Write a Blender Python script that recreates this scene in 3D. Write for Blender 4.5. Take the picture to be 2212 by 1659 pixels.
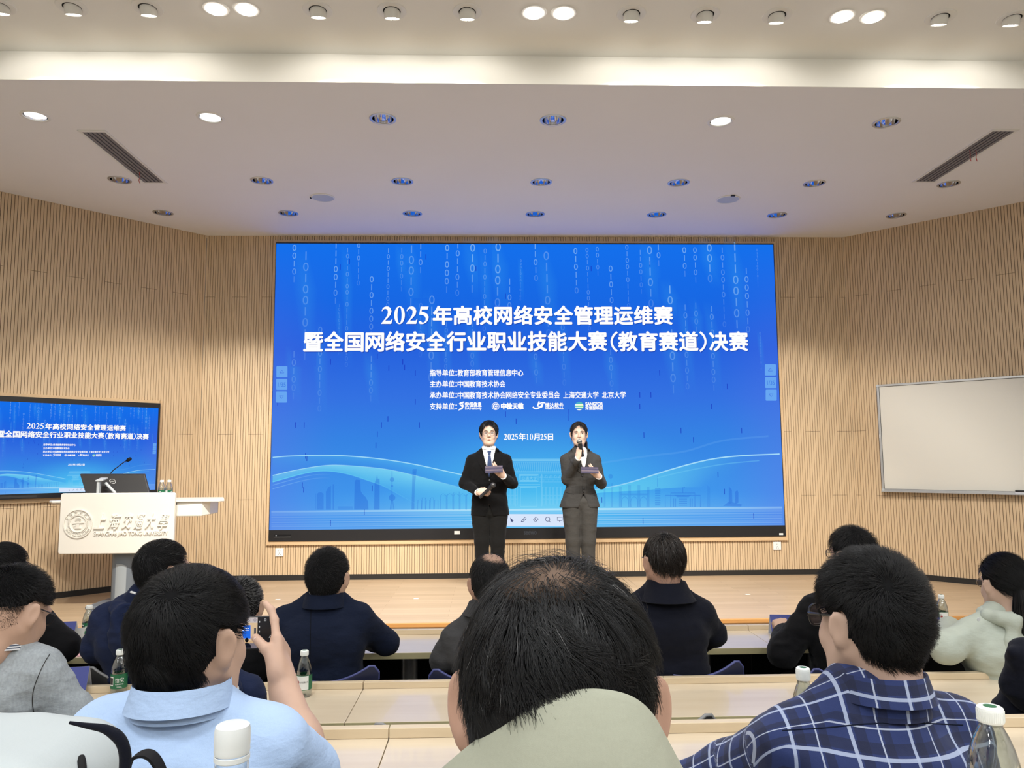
import bpy, bmesh, math, random
import numpy as np
from mathutils import Vector, Matrix, Quaternion
from mathutils.bvhtree import BVHTree
random.seed(7)
RNG = np.random.default_rng(11)
PI = math.pi
for _o in list(bpy.data.objects):
    bpy.data.objects.remove(_o, do_unlink=True)
SC = bpy.context.scene
COL = SC.collection

# ------------------------------------------------------------------ camera
IMW, IMH = 2212, 1659
FPX, CX, CY = 1634.5, 1106.0, 829.5
PITCH, YAW, ROLL, ZC = 0.0991, 0.0312, 0.0064, 1.66


def _basis():
    cy, sy, cp, sp = math.cos(YAW), math.sin(YAW), math.cos(PITCH), math.sin(PITCH)
    f = Vector((sy * cp, cy * cp, sp))
    r = Vector((cy, -sy, 0))
    d = -r.cross(f)
    c, s = math.cos(ROLL), math.sin(ROLL)
    return c * r + s * d, -s * r + c * d, f


B_R, B_D, B_F = _basis()
EYE = Vector((0, 0, ZC))
cd = bpy.data.cameras.new('camera')
cam = bpy.data.objects.new('camera', cd)
COL.objects.link(cam)
cd.sensor_width = 36.0
cd.lens = FPX / IMW * 36.0
cd.clip_start = 0.05
cd.clip_end = 60
mw = Matrix.Identity(4)
for i in range(3):
    mw[i][0], mw[i][1], mw[i][2], mw[i][3] = B_R[i], -B_D[i], -B_F[i], EYE[i]
cam.matrix_world = mw
SC.camera = cam


def ray(u, v):
    return B_R * ((u - CX) / FPX) + B_D * ((v - CY) / FPX) + B_F


def at(u, v, Y):
    """world point on the depth plane y = Y seen at pixel (u, v)"""
    d = ray(u, v)
    return EYE + d * (Y / d.y)


def atz(u, v, z):
    d = ray(u, v)
    return EYE + d * ((z - ZC) / d.z)


# ------------------------------------------------------------------ world, exposure, room lights
SC.view_settings.view_transform = 'Standard'
SC.view_settings.look = 'None'
SC.view_settings.exposure = 0.0
SC.view_settings.gamma = 1.0
SC.view_settings.use_curve_mapping = False
W = bpy.data.worlds.new('world')
SC.world = W
W.use_nodes = True
W.node_tree.nodes['Background'].inputs[0].default_value = (0.9, 0.95, 1.0, 1)
W.node_tree.nodes['Background'].inputs[1].default_value = 0.05
SC.cycles.max_bounces = 8
SC.cycles.diffuse_bounces = 4
SC.cycles.glossy_bounces = 3
SC.cycles.transmission_bounces = 8
SC.cycles.transparent_max_bounces = 12
SC.cycles.caustics_reflective = False
SC.cycles.caustics_refractive = False
SC.cycles.sample_clamp_indirect = 4.0

Z_CEIL, Z_HIGH, Z_STAGE = 4.137, 4.333, 0.40
Y_WALL, Y_EDGE, Y_STAGE = 8.247, 4.798, 6.055
X_L, X_R = -3.10, 4.02           # corners of the front wall
XMID = 0.46
P_SPOT, P_SPILL, P_FACING, P_DOWN, P_PANEL = 235.0, 5.2, 26.0, 16.0, 47.0
WARM = (1.0, 0.945, 0.86)


def lamp(name, kind, loc, target, power, color, parent=None, **kw):
    l = bpy.data.lights.new(name, kind)
    l.energy = power
    l.color = color
    for k, v in kw.items():
        setattr(l, k, v)
    o = bpy.data.objects.new(name, l)
    COL.objects.link(o)
    o.location = loc
    if target is not None:
        o.rotation_euler = (Vector(target) - Vector(loc)).to_track_quat('-Z', 'Y').to_euler()
    if parent is not None:
        o.parent = parent
        o.matrix_parent_inverse = Matrix.Translation(parent.location).inverted()
    return o


# unseen flat panels added to light the seating area, over and behind the camera
PANELS = [(x, y) for y in (2.2, -0.3, -2.6) for x in (-3.6, -0.9, 1.8, 4.5)]
for _x, _y in PANELS:
    lamp('added_panel_lamp', 'AREA', (_x, _y, Z_HIGH - 0.03), (_x, _y, 0), P_PANEL if _y < 2 else P_PANEL * 0.55, (0.94, 0.97, 1.0), shape='SQUARE', size=0.58)


# ------------------------------------------------------------------ scene tree helpers
def tag(o, label=None, cat=None, group=None, kind=None):
    if label: o['label'] = label
    if cat: o['category'] = cat
    if group: o['group'] = group
    if kind: o['kind'] = kind
    return o


def thing(name, label, cat, loc=(0, 0, 0), group=None, rot=None):
    o = bpy.data.objects.new(name, None)
    COL.objects.link(o)
    o.empty_display_size = 0.05
    o.location = loc
    if rot is not None:
        o.rotation_euler = rot
    return tag(o, label, cat, group)


def copy_tree(o, parent=None, name=None):
    c = o.copy()
    COL.objects.link(c)
    if parent is not None:
        c.parent = parent
        c.matrix_parent_inverse = o.matrix_parent_inverse.copy()
    for ch in list(o.children):
        copy_tree(ch, c)
    return c


def link(me, name, mats, parent=None, world=True):
    """mesh data in world coordinates; when it has a parent the offset is kept"""
    o = bpy.data.objects.new(name, me)
    COL.objects.link(o)
    for m in (mats if isinstance(mats, (list, tuple)) else [mats]):
        me.materials.append(m)
    if parent is not None:
        o.parent = parent
        if world:
            r = parent
            M = Matrix.Identity(4)
            while r is not None:
                M = (r.matrix_parent_inverse @ Matrix.LocRotScale(r.location, r.rotation_euler, r.scale)) @ M
                r = r.parent
            o.matrix_parent_inverse = M.inverted()
    return o


class MB:
    """collects shapes; build() links them as one mesh object"""

    def __init__(self):
        self.v, self.f, self.mi = [], [], []

    def add(self, vs, fs, mi=0):
        n = len(self.v)
        self.v.extend([tuple(v) for v in vs])
        self.f.extend([tuple(n + i for i in f) for f in fs])
        self.mi.extend([mi] * len(fs))
        return self

    def box(self, x0, y0, z0, x1, y1, z1, mi=0, M=None):
        vs = [(x, y, z) for x in (x0, x1) for y in (y0, y1) for z in (z0, z1)]
        if M is not None:
            vs = [M @ Vector(v) for v in vs]
        return self.add(vs, [(0, 1, 3, 2), (4, 6, 7, 5), (0, 4, 5, 1), (2, 3, 7, 6), (0, 2, 6, 4), (1, 5, 7, 3)], mi)

    def poly(self, pts, mi=0):
        return self.add(pts, [tuple(range(len(pts)))], mi)

    def prism(self, pts, off, mi=0):
        """closed outline pts swept by the vector off"""
        n = len(pts)
        off = Vector(off)
        vs = [Vector(p) for p in pts] + [Vector(p) + off for p in pts]
        fs = [tuple(range(n - 1, -1, -1)), tuple(range(n, 2 * n))]
        fs += [(i, (i + 1) % n, n + (i + 1) % n, n + i) for i in range(n)]
        return self.add(vs, fs, mi)

    def lathe(self, prof, n=24, M=None, mi=0, cap0=True, cap1=True, sx=1.0, sy=1.0):
        vs, fs = [], []
        for r, z in prof:
            for k in range(n):
                a = 2 * PI * k / n
                vs.append(Vector((r * math.cos(a) * sx, r * math.sin(a) * sy, z)))
        for j in range(len(prof) - 1):
            for k in range(n):
                k2 = (k + 1) % n
                fs.append((j * n + k, j * n + k2, (j + 1) * n + k2, (j + 1) * n + k))
        if cap0: fs.append(tuple(range(n - 1, -1, -1)))
        if cap1: fs.append(tuple(range((len(prof) - 1) * n, len(prof) * n)))
        if M is not None:
            vs = [M @ v for v in vs]
        return self.add(vs, fs, mi)

    def tube(self, pts, r, n=10, mi=0, closed=False, caps=True, flat=None):
        pts = [Vector(p) for p in pts]
        m = len(pts)
        rs = r if isinstance(r, (list, tuple)) else [r] * m
        vs, fs = [], []
        up = None
        for i, p in enumerate(pts):
            a = pts[(i - 1) % m] if (closed or i > 0) else p
            b = pts[(i + 1) % m] if (closed or i < m - 1) else p
            t = (b - a).normalized()
            if up is None:
                up = Vector((0, 0, 1)) if abs(t.z) < 0.9 else Vector((0, 1, 0))
            s = t.cross(up)
            if s.length < 1e-6:
                s = t.orthogonal()
            s.normalize()
            w = s.cross(t)
            up = w
            for k in range(n):
                an = 2 * PI * k / n
                fl = flat if flat else 1.0
                vs.append(p + (s * math.cos(an) + w * math.sin(an) * fl) * rs[i])
        rng = m if closed else m - 1
        for i in range(rng):
            for k in range(n):
                k2 = (k + 1) % n
                i2 = (i + 1) % m
                fs.append((i * n + k, i * n + k2, i2 * n + k2, i2 * n + k))
        if caps and not closed:
            fs.append(tuple(range(n - 1, -1, -1)))
            fs.append(tuple(range((m - 1) * n, m * n)))
        return self.add(vs, fs, mi)

    def sheet(self, grid, t, mi=0, closed_u=False):
        """grid of points (rows x cols) given a thickness t"""
        R, Cn = len(grid), len(grid[0])
        G = np.array([[tuple(p) for p in row] for row in grid], float)
        du = np.gradient(G, axis=1)
        dv = np.gradient(G, axis=0)
        nn = np.cross(du, dv)
        nn /= np.linalg.norm(nn, axis=2, keepdims=True) + 1e-9
        A = (G + nn * t / 2).reshape(-1, 3)
        Bv = (G - nn * t / 2).reshape(-1, 3)
        N = R * Cn
        fs = []
        for i in range(R - 1):
            for j in range(Cn - 1):
                a, b, c, d = i * Cn + j, i * Cn + j + 1, (i + 1) * Cn + j + 1, (i + 1) * Cn + j
                fs.append((a, b, c, d))
                fs.append((N + a, N + d, N + c, N + b))
        rim = [j for j in range(Cn)] + [i * Cn + Cn - 1 for i in range(1, R)] + [(R - 1) * Cn + j for j in range(Cn - 2, -1, -1)] + [i * Cn for i in range(R - 2, 0, -1)]
        for a, b in zip(rim, rim[1:] + rim[:1]):
            fs.append((a, N + a, N + b, b))
        return self.add(np.vstack([A, Bv]).tolist(), fs, mi)

    def mesh(self, name, smooth=None):
        me = bpy.data.meshes.new(name)
        me.from_pydata(self.v, [], self.f)
        if any(self.mi):
            me.polygons.foreach_set('material_index', self.mi)
        me.validate()
        if smooth:
            me.polygons.foreach_set('use_smooth', [True] * len(me.polygons))
            if smooth < 3:
                me.set_sharp_from_angle(angle=smooth)
        me.update()
        return me

    def build(self, name, mats, parent=None, smooth=None, bevel=0.0, world=True, seg=2):
        o = link(self.mesh(name, smooth), name, mats, parent, world)
        if bevel:
            b = o.modifiers.new('bevel', 'BEVEL')
            b.width = bevel
            b.segments = seg
            b.limit_method = 'ANGLE'
        return o


def fast_mesh(name, V, F, mi=None, smooth=True):
    """numpy verts (N,3) and quads/tris (M,k)"""
    me = bpy.data.meshes.new(name)
    V = np.ascontiguousarray(V, dtype=np.float32)
    F = np.ascontiguousarray(F, dtype=np.int32)
    k = F.shape[1]
    me.vertices.add(len(V))
    me.vertices.foreach_set('co', V.ravel())
    me.loops.add(F.size)
    me.loops.foreach_set('vertex_index', F.ravel())
    me.polygons.add(len(F))
    me.polygons.foreach_set('loop_start', np.arange(0, F.size, k, dtype=np.int32))
    if mi is not None:
        me.polygons.foreach_set('material_index', np.ascontiguousarray(mi, dtype=np.int32))
    me.update(calc_edges=True)
    me.validate()
    if smooth:
        me.polygons.foreach_set('use_smooth', np.ones(len(me.polygons), dtype=bool))
    return me


# ------------------------------------------------------------------ signed-distance modelling
def vnoise(P, seed=0):
    P = np.asarray(P, np.float64)
    i = np.floor(P).astype(np.int64)
    f = P - i
    f = f * f * (3 - 2 * f)
    out = np.zeros(len(P))
    for dx in (0, 1):
        for dy in (0, 1):
            for dz in (0, 1):
                h = ((i[:, 0] + dx) * 374761393 + (i[:, 1] + dy) * 668265263 + (i[:, 2] + dz) * 2147483647 + seed * 974634) & 0x7fffffff
                h = (h ^ (h >> 13)) * 1274126177 & 0x7fffffff
                h = (h ^ (h >> 16)) / 0x7fffffff
                w = (f[:, 0] if dx else 1 - f[:, 0]) * (f[:, 1] if dy else 1 - f[:, 1]) * (f[:, 2] if dz else 1 - f[:, 2])
                out += w * h
    return out * 2 - 1


class SDF:
    def __init__(self):
        self.p = []
        self.M = Matrix.Identity(4)

    def _pt(self, a):
        return np.array(self.M @ Vector(a))

    def _sc(self):
        return self.M.to_scale()[0]

    def cap(self, a, b, ra, rb=None, k=0.02, sub=False, flat=None):
        """tapered capsule; flat = (axis, factor) thins it along that axis"""
        s = self._sc()
        a, b, ra, rb = self._pt(a), self._pt(b), ra * s, (ra if rb is None else rb) * s
        ba = b - a
        L = float(ba @ ba) + 1e-12
        fx = None
        if flat:
            fx = np.array((self.M.to_3x3() @ Vector(flat[0])).normalized())
            ff = flat[1]

        def fn(X, Y, Z):
            px, py, pz = X - a[0], Y - a[1], Z - a[2]
            t = np.clip((px * ba[0] + py * ba[1] + pz * ba[2]) / L, 0, 1)
            qx, qy, qz = px - t * ba[0], py - t * ba[1], pz - t * ba[2]
            d2 = qx * qx + qy * qy + qz * qz
            if fx is not None:
                c = qx * fx[0] + qy * fx[1] + qz * fx[2]
                d2 = d2 + c * c * (ff * ff - 1)
            return np.sqrt(d2) - (ra + (rb - ra) * t)
        r = max(ra, rb)
        self.p.append((fn, np.minimum(a, b) - r, np.maximum(a, b) + r, k * s, sub))
        return self

    def ell(self, c, r, R=None, k=0.02, sub=False):
        s = self._sc()
        c = self._pt(c)
        r = np.array(r, float) * s
        Q = self.M.to_3x3().normalized()
        if R is not None:
            Q = Q @ R
        Q = np.array(Q.inverted())

        def fn(X, Y, Z):
            px, py, pz = X - c[0], Y - c[1], Z - c[2]
            x = (Q[0, 0] * px + Q[0, 1] * py + Q[0, 2] * pz) / r[0]
            y = (Q[1, 0] * px + Q[1, 1] * py + Q[1, 2] * pz) / r[1]
            z = (Q[2, 0] * px + Q[2, 1] * py + Q[2, 2] * pz) / r[2]
            k0 = np.sqrt(x * x + y * y + z * z)
            k1 = np.sqrt((x / r[0]) ** 2 + (y / r[1]) ** 2 + (z / r[2]) ** 2) + 1e-9
            return k0 * (k0 - 1) / k1
        m = max(r)
        self.p.append((fn, c - m, c + m, k * s, sub))
        return self

    def box(self, c, h, R=None, rd=0.02, k=0.02, sub=False):
        s = self._sc()
        c = self._pt(c)
        h = np.array(h, float) * s
        rd = rd * s
        Q = self.M.to_3x3().normalized()
        if R is not None:
            Q = Q @ R
        Q = np.array(Q.inverted())

        def fn(X, Y, Z):
            px, py, pz = X - c[0], Y - c[1], Z - c[2]
            x = np.abs(Q[0, 0] * px + Q[0, 1] * py + Q[0, 2] * pz) - h[0] + rd
            y = np.abs(Q[1, 0] * px + Q[1, 1] * py + Q[1, 2] * pz) - h[1] + rd
            z = np.abs(Q[2, 0] * px + Q[2, 1] * py + Q[2, 2] * pz) - h[2] + rd
            o = np.sqrt(np.maximum(x, 0) ** 2 + np.maximum(y, 0) ** 2 + np.maximum(z, 0) ** 2)
            return o + np.minimum(np.maximum(np.maximum(x, y), z), 0) - rd
        m = float(np.linalg.norm(h))
        self.p.append((fn, c - m, c + m, k * s, sub))
        return self

    def wedge(self, apex, right, fwd, up, tan, k=0.008):
        """cuts a V opening upwards from apex on the front side"""
        a, r, f, u = (np.array(Vector(x)) for x in (apex, right, fwd, up))
        cs = math.cos(math.atan(tan))
        sn = math.sin(math.atan(tan))

        def fn(X, Y, Z):
            px, py, pz = X - a[0], Y - a[1], Z - a[2]
            x = np.abs(px * r[0] + py * r[1] + pz * r[2])
            y = px * f[0] + py * f[1] + pz * f[2]
            z = px * u[0] + py * u[1] + pz * u[2]
            return np.maximum(x * cs - z * sn, -y)
        self.p.append((fn, a - 0.5, a + 0.5, k, True))
        return self

    def nets(self, h):
        lo = np.min([p[1] for p in self.p if not p[4]], axis=0) - 4 * h
        hi = np.max([p[2] for p in self.p if not p[4]], axis=0) + 4 * h
        n = np.ceil((hi - lo) / h).astype(int) + 1
        d = np.full(n, 1.0, np.float32)
        ax = [lo[i] + h * np.arange(n[i]) for i in range(3)]
        for fn, a, b, k, sub in self.p:
            i0 = np.maximum(np.floor((a - k - 3 * h - lo) / h).astype(int), 0)
            i1 = np.minimum(np.ceil((b + k + 3 * h - lo) / h).astype(int) + 1, n)
            if np.any(i1 <= i0):
                continue
            sl = tuple(slice(i0[q], i1[q]) for q in range(3))
            v = fn(ax[0][sl[0]][:, None, None], ax[1][sl[1]][None, :, None], ax[2][sl[2]][None, None, :]).astype(np.float32)
            c = d[sl]
            if sub:
                hh = np.maximum(k - np.abs(c + v), 0) / k
                d[sl] = np.maximum(c, -v) + hh * hh * k * 0.25
            else:
                hh = np.maximum(k - np.abs(c - v), 0) / k
                d[sl] = np.minimum(c, v) - hh * hh * k * 0.25
        return surface_nets(d, lo, h)


def surface_nets(d, o, h):
    s = d < 0
    nx, ny, nz = d.shape
    cnt = np.zeros((nx - 1, ny - 1, nz - 1), np.int8)
    for a in (0, 1):
        for b in (0, 1):
            for c in (0, 1):
                cnt += s[a:nx - 1 + a, b:ny - 1 + b, c:nz - 1 + c]
    act = (cnt > 0) & (cnt < 8)
    ids = np.argwhere(act)
    idx = np.full(act.shape, -1, np.int32)
    idx[act] = np.arange(len(ids))
    acc = np.zeros((len(ids), 3))
    num = np.zeros(len(ids))
    E = np.eye(3, dtype=int)
    for axis in range(3):
        o1, o2 = [q for q in range(3) if q != axis]
        for b in (0, 1):
            for c in (0, 1):
                off = b * E[o1] + c * E[o2]
                A = ids + off
                Bq = A + E[axis]
                da = d[A[:, 0], A[:, 1], A[:, 2]]
                db = d[Bq[:, 0], Bq[:, 1], Bq[:, 2]]
                cr = (da < 0) != (db < 0)
                t = np.where(cr, da / np.where(da == db, 1, da - db), 0)
                pos = off[None, :] + t[:, None] * E[axis][None, :]
                acc[cr] += pos[cr]
                num[cr] += 1
    V = o + h * (ids + acc / np.maximum(num, 1)[:, None])
    quads = []
    for axis in range(3):
        o1, o2 = (axis + 1) % 3, (axis + 2) % 3
        sl0 = [slice(None)] * 3
        sl1 = [slice(None)] * 3
        sl0[axis] = slice(0, -1)
        sl1[axis] = slice(1, None)
        cr = s[tuple(sl0)] != s[tuple(sl1)]
        e = np.argwhere(cr)
        ok = (e[:, o1] > 0) & (e[:, o2] > 0) & (e[:, o1] < d.shape[o1] - 1) & (e[:, o2] < d.shape[o2] - 1)
        e = e[ok]
        ins = s[e[:, 0], e[:, 1], e[:, 2]]
        q = []
        for (b, c) in ((-1, -1), (0, -1), (0, 0), (-1, 0)):
            cc = e + b * E[o1] + c * E[o2]
            q.append(idx[cc[:, 0], cc[:, 1], cc[:, 2]])
        q = np.stack(q, 1)
        q[~ins] = q[~ins][:, ::-1]
        quads.append(q)
    F = np.vstack(quads)
    F = F[(F >= 0).all(1)]
    return V, F


def vnormals(V, F):
    a = V[F[:, 2]] - V[F[:, 0]]
    b = V[F[:, 3]] - V[F[:, 1]]
    fn = np.cross(a, b)
    N = np.zeros_like(V)
    for k in range(4):
        np.add.at(N, F[:, k], fn)
    return N / (np.linalg.norm(N, axis=1, keepdims=True) + 1e-12)


def relax(V, F, it=1, w=0.5):
    for _ in range(it):
        A = np.zeros_like(V)
        c = np.zeros(len(V))
        for k in range(4):
            for j in (1, 3):
                np.add.at(A, F[:, k], V[F[:, (k + j) % 4]])
                np.add.at(c, F[:, k], 1)
        V = V * (1 - w) + w * A / np.maximum(c, 1)[:, None]
    return V


def folds(V, F, amp, freq=(14, 14, 22), seed=0):
    N = vnormals(V, F)
    n1 = vnoise(V * np.array(freq), seed)
    n2 = vnoise(V * np.array(freq) * 2.3 + 7, seed + 3)
    r = 1 - np.abs(n1) * 2.0
    return V + N * (amp * (0.6 * r + 0.4 * n2))[:, None]
# ------------------------------------------------------------------ materials
def srgb(r, g, b):
    return tuple((c / 255 / 12.92) if c / 255 <= 0.04045 else ((c / 255 + 0.055) / 1.055) ** 2.4 for c in (r, g, b)) + (1.0,)


def new_mat(name):
    m = bpy.data.materials.new(name)
    m.use_nodes = True
    nt = m.node_tree
    return m, nt, nt.nodes['Principled BSDF']


def node(nt, typ, **kw):
    n = nt.nodes.new(typ)
    for k, v in kw.items():
        if hasattr(n, k):
            setattr(n, k, v)
        else:
            n.inputs[k].default_value = v
    return n


def mth(nt, op, a, b=None, c=None):
    n = nt.nodes.new('ShaderNodeMath')
    n.operation = op
    for i, x in enumerate((a, b, c)):
        if x is None: continue
        if isinstance(x, (int, float)):
            n.inputs[i].default_value = x
        else:
            nt.links.new(x, n.inputs[i])
    return n.outputs[0]


def mixc(nt, fac, a, b):
    n = nt.nodes.new('ShaderNodeMix')
    n.data_type = 'RGBA'
    for s, x in ((n.inputs[0], fac), (n.inputs[6], a), (n.inputs[7], b)):
        if isinstance(x, (int, float)):
            s.default_value = x
        elif isinstance(x, tuple):
            s.default_value = x
        else:
            nt.links.new(x, s)
    return n.outputs[2]


def coords(nt, scale=(1, 1, 1), kind='Object'):
    tc = nt.nodes.new('ShaderNodeTexCoord')
    mp = nt.nodes.new('ShaderNodeMapping')
    mp.inputs['Scale'].default_value = scale
    nt.links.new(tc.outputs[kind], mp.inputs['Vector'])
    return mp.outputs['Vector']


def noise(nt, vec, scale, detail=3.0, rough=0.5):
    n = node(nt, 'ShaderNodeTexNoise', **{'Scale': scale, 'Detail': detail, 'Roughness': rough})
    nt.links.new(vec, n.inputs['Vector'])
    return n.outputs['Fac']


def bump(nt, bs, h, strength, dist=0.002):
    b = nt.nodes.new('ShaderNodeBump')
    b.inputs['Strength'].default_value = strength
    b.inputs['Distance'].default_value = dist
    nt.links.new(h, b.inputs['Height'])
    nt.links.new(b.outputs[0], bs.inputs['Normal'])


def plain(name, col, rough=0.5, metal=0.0, spec=0.5, vary=0.0, vs=8.0, tex=None, sheen=0.0, coat=0.0):
    m, nt, bs = new_mat(name)
    bs.inputs['Base Color'].default_value = col
    bs.inputs['Roughness'].default_value = rough
    bs.inputs['Metallic'].default_value = metal
    bs.inputs['Specular IOR Level'].default_value = spec
    bs.inputs['Sheen Weight'].default_value = sheen
    bs.inputs['Coat Weight'].default_value = coat
    if vary:
        f = noise(nt, coords(nt), vs, 4)
        d = tuple(c * (1 - vary) for c in col[:3]) + (1,)
        l = tuple(min(1, c * (1 + vary)) for c in col[:3]) + (1,)
        nt.links.new(mixc(nt, f, d, l), bs.inputs['Base Color'])
    if tex:
        sc, st, stretch = tex
        bump(nt, bs, noise(nt, coords(nt, stretch), sc, 2), st)
    return m


def wood(name, c0, c1, grain=(40, 40, 3), rough=0.45, fig=0.35, coat=0.0):
    m, nt, bs = new_mat(name)
    v = coords(nt, grain)
    f1 = noise(nt, v, 1.0, 5, 0.6)
    v2 = coords(nt, tuple(g * 0.22 for g in grain))
    f2 = noise(nt, v2, 1.0, 3, 0.5)
    f = mth(nt, 'ADD', mth(nt, 'MULTIPLY', f1, 1 - fig), mth(nt, 'MULTIPLY', f2, fig))
    r = nt.nodes.new('ShaderNodeMapRange')
    r.inputs[1].default_value, r.inputs[2].default_value = 0.3, 0.7
    nt.links.new(f, r.inputs[0])
    nt.links.new(mixc(nt, r.outputs[0], c0, c1), bs.inputs['Base Color'])
    bs.inputs['Roughness'].default_value = rough
    bs.inputs['Coat Weight'].default_value = coat
    return m


def fabric(name, col, rough=0.9, sc=900.0, st=0.25, vary=0.12, sheen=0.04, wr=0.35):
    m, nt, bs = new_mat(name)
    v = coords(nt)
    f = noise(nt, coords(nt, (1, 1, 0.35)), sc * 0.35, 2)
    d = tuple(c * (1 - vary) for c in col[:3]) + (1,)
    l = tuple(min(1, c * (1 + vary)) for c in col[:3]) + (1,)
    nt.links.new(mixc(nt, f, d, l), bs.inputs['Base Color'])
    bs.inputs['Roughness'].default_value = rough
    bs.inputs['Sheen Weight'].default_value = sheen
    bs.inputs['Specular IOR Level'].default_value = 0.12
    h = mth(nt, 'ADD', mth(nt, 'MULTIPLY', noise(nt, v, sc, 1), 0.15), mth(nt, 'MULTIPLY', noise(nt, coords(nt, (1, 1, 1.8)), 22, 3, 0.55), 2.0))
    bump(nt, bs, h, wr, 0.006)
    return m


def emit(name, col, strength):
    m, nt, bs = new_mat(name)
    nt.nodes.remove(bs)
    e = node(nt, 'ShaderNodeEmission', Color=col, Strength=strength)
    nt.links.new(e.outputs[0], nt.nodes['Material Output'].inputs[0])
    return m


def clear(name, col=(1, 1, 1, 1), ior=1.45, rough=0.02):
    m, nt, bs = new_mat(name)
    bs.inputs['Base Color'].default_value = col
    bs.inputs['Transmission Weight'].default_value = 1.0
    bs.inputs['IOR'].default_value = ior
    bs.inputs['Roughness'].default_value = rough
    return m


M_ = {}
M_['slat'] = wood('oak_slat', (0.56, 0.410, 0.250, 1), (0.66, 0.495, 0.315, 1), (30, 30, 2.0), 0.5)
M_['groove'] = plain('groove_backing', (0.10, 0.055, 0.03, 1), 0.8, vary=0.2)
M_['frame_wood'] = wood('oak_trim', (0.58, 0.40, 0.22, 1), (0.66, 0.47, 0.28, 1), (4, 30, 30), 0.45)
M_['desk'] = wood('pale_maple', (0.62, 0.51, 0.365, 1), (0.72, 0.62, 0.475, 1), (2.2, 26, 26), 0.28, 0.45, coat=0.35)
M_['ledge'] = wood('maple_ledge', (0.60, 0.48, 0.32, 1), (0.70, 0.58, 0.41, 1), (3, 30, 30), 0.4, 0.5)
M_['edge_band'] = wood('desk_edge_band', (0.42, 0.37, 0.20, 1), (0.50, 0.44, 0.25, 1), (2, 20, 20), 0.5)
M_['nosing'] = wood('orange_nosing', (0.52, 0.24, 0.07, 1), (0.62, 0.31, 0.10, 1), (3, 30, 30), 0.35)
M_['black_trim'] = plain('black_skirting', (0.012, 0.011, 0.010, 1), 0.5)
M_['plaster'] = plain('white_plaster', (0.86, 0.85, 0.84, 1), 0.9, spec=0.1, vary=0.02, vs=1.5)
M_['plaster_high'] = plain('cream_plaster', (0.86, 0.85, 0.80, 1), 0.9, spec=0.1, vary=0.02, vs=1.5)
M_['hall_floor'] = plain('bounce_hall_floor', (0.34, 0.31, 0.27, 1), 0.5, vary=0.2)  # floor tone raised to bounce light onto the high ceiling
M_['side_wall'] = plain('pale_side_wall', (0.72, 0.68, 0.60, 1), 0.8, vary=0.03)
M_['black_plastic'] = plain('black_plastic', (0.012, 0.012, 0.014, 1), 0.35)
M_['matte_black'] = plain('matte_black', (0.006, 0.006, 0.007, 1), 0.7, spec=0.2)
M_['dark_grey'] = plain('dark_grey_metal', (0.05, 0.05, 0.052, 1), 0.4, 0.4)
M_['chrome'] = plain('polished_reflector', (0.82, 0.82, 0.84, 1), 0.08, 1.0)
M_['alu'] = plain('brushed_aluminium', (0.62, 0.63, 0.64, 1), 0.35, 0.85, vary=0.06)
M_['white_metal'] = plain('white_enamel', (0.80, 0.79, 0.75, 1), 0.4)
M_['grey_paint'] = plain('grey_blue_paint', (0.15, 0.175, 0.205, 1), 0.4, vary=0.04)
M_['plate_grey'] = plain('plate_grey', (0.33, 0.365, 0.39, 1), 0.4)
M_['pale_grey'] = plain('pale_grey_paint', (0.52, 0.55, 0.56, 1), 0.45)
M_['lectern_white'] = plain('warm_white_lacquer', (0.80, 0.77, 0.70, 1), 0.38)
M_['white_plastic'] = plain('white_plastic', (0.85, 0.85, 0.83, 1), 0.35)
M_['board_white'] = plain('whiteboard_enamel', (0.70, 0.68, 0.61, 1), 0.25)
M_['vent'] = plain('vent_blade', (0.20, 0.19, 0.20, 1), 0.5)
M_['red'] = plain('red_ribbon', (0.5, 0.04, 0.03, 1), 0.6)
M_['lamp_on'] = emit('lamp_lit', (1.0, 0.93, 0.80, 1), 14.0)
M_['lamp_soft'] = emit('lamp_soft', (1.0, 0.97, 0.92, 1), 1.6)
M_['lamp_face'] = emit('lamp_glare', (1.0, 0.94, 0.82, 1), 16.0)
M_['lamp_dim'] = plain('lamp_glass_off', (0.5, 0.5, 0.48, 1), 0.2)
M_['panel_glow'] = emit('added_panel_glow', (1, 0.97, 0.92, 1), 3.0)
M_['white_emit'] = emit('screen_white', (1, 1, 1, 1), 1.0)
M_['navy_chair'] = plain('navy_moulded_shell', (0.008, 0.011, 0.035, 1), 0.42)
M_['navy_rim'] = plain('navy_shell_rim', (0.05, 0.06, 0.19, 1), 0.4)
M_['black_chair'] = plain('charcoal_moulded_shell', (0.018, 0.018, 0.018, 1), 0.45)
M_['grey_rim'] = plain('grey_shell_rim', (0.22, 0.22, 0.22, 1), 0.4)
M_['skin'] = plain('skin_light', (0.53, 0.345, 0.255, 1), 0.5, spec=0.35, vary=0.08, vs=30)
M_['skin_f'] = plain('skin_fair', (0.56, 0.385, 0.30, 1), 0.5, spec=0.35, vary=0.05, vs=30)
M_['skin_t'] = plain('skin_tan', (0.47, 0.28, 0.205, 1), 0.5, spec=0.35, vary=0.12, vs=40)
M_['lips'] = plain('lips', (0.42, 0.15, 0.13, 1), 0.4)
M_['eye_white'] = plain('eye_white', (0.75, 0.73, 0.70, 1), 0.2)
M_['eye_dark'] = plain('eye_iris', (0.012, 0.008, 0.006, 1), 0.15)
M_['teeth'] = plain('teeth', (0.75, 0.72, 0.66, 1), 0.25)


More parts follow.
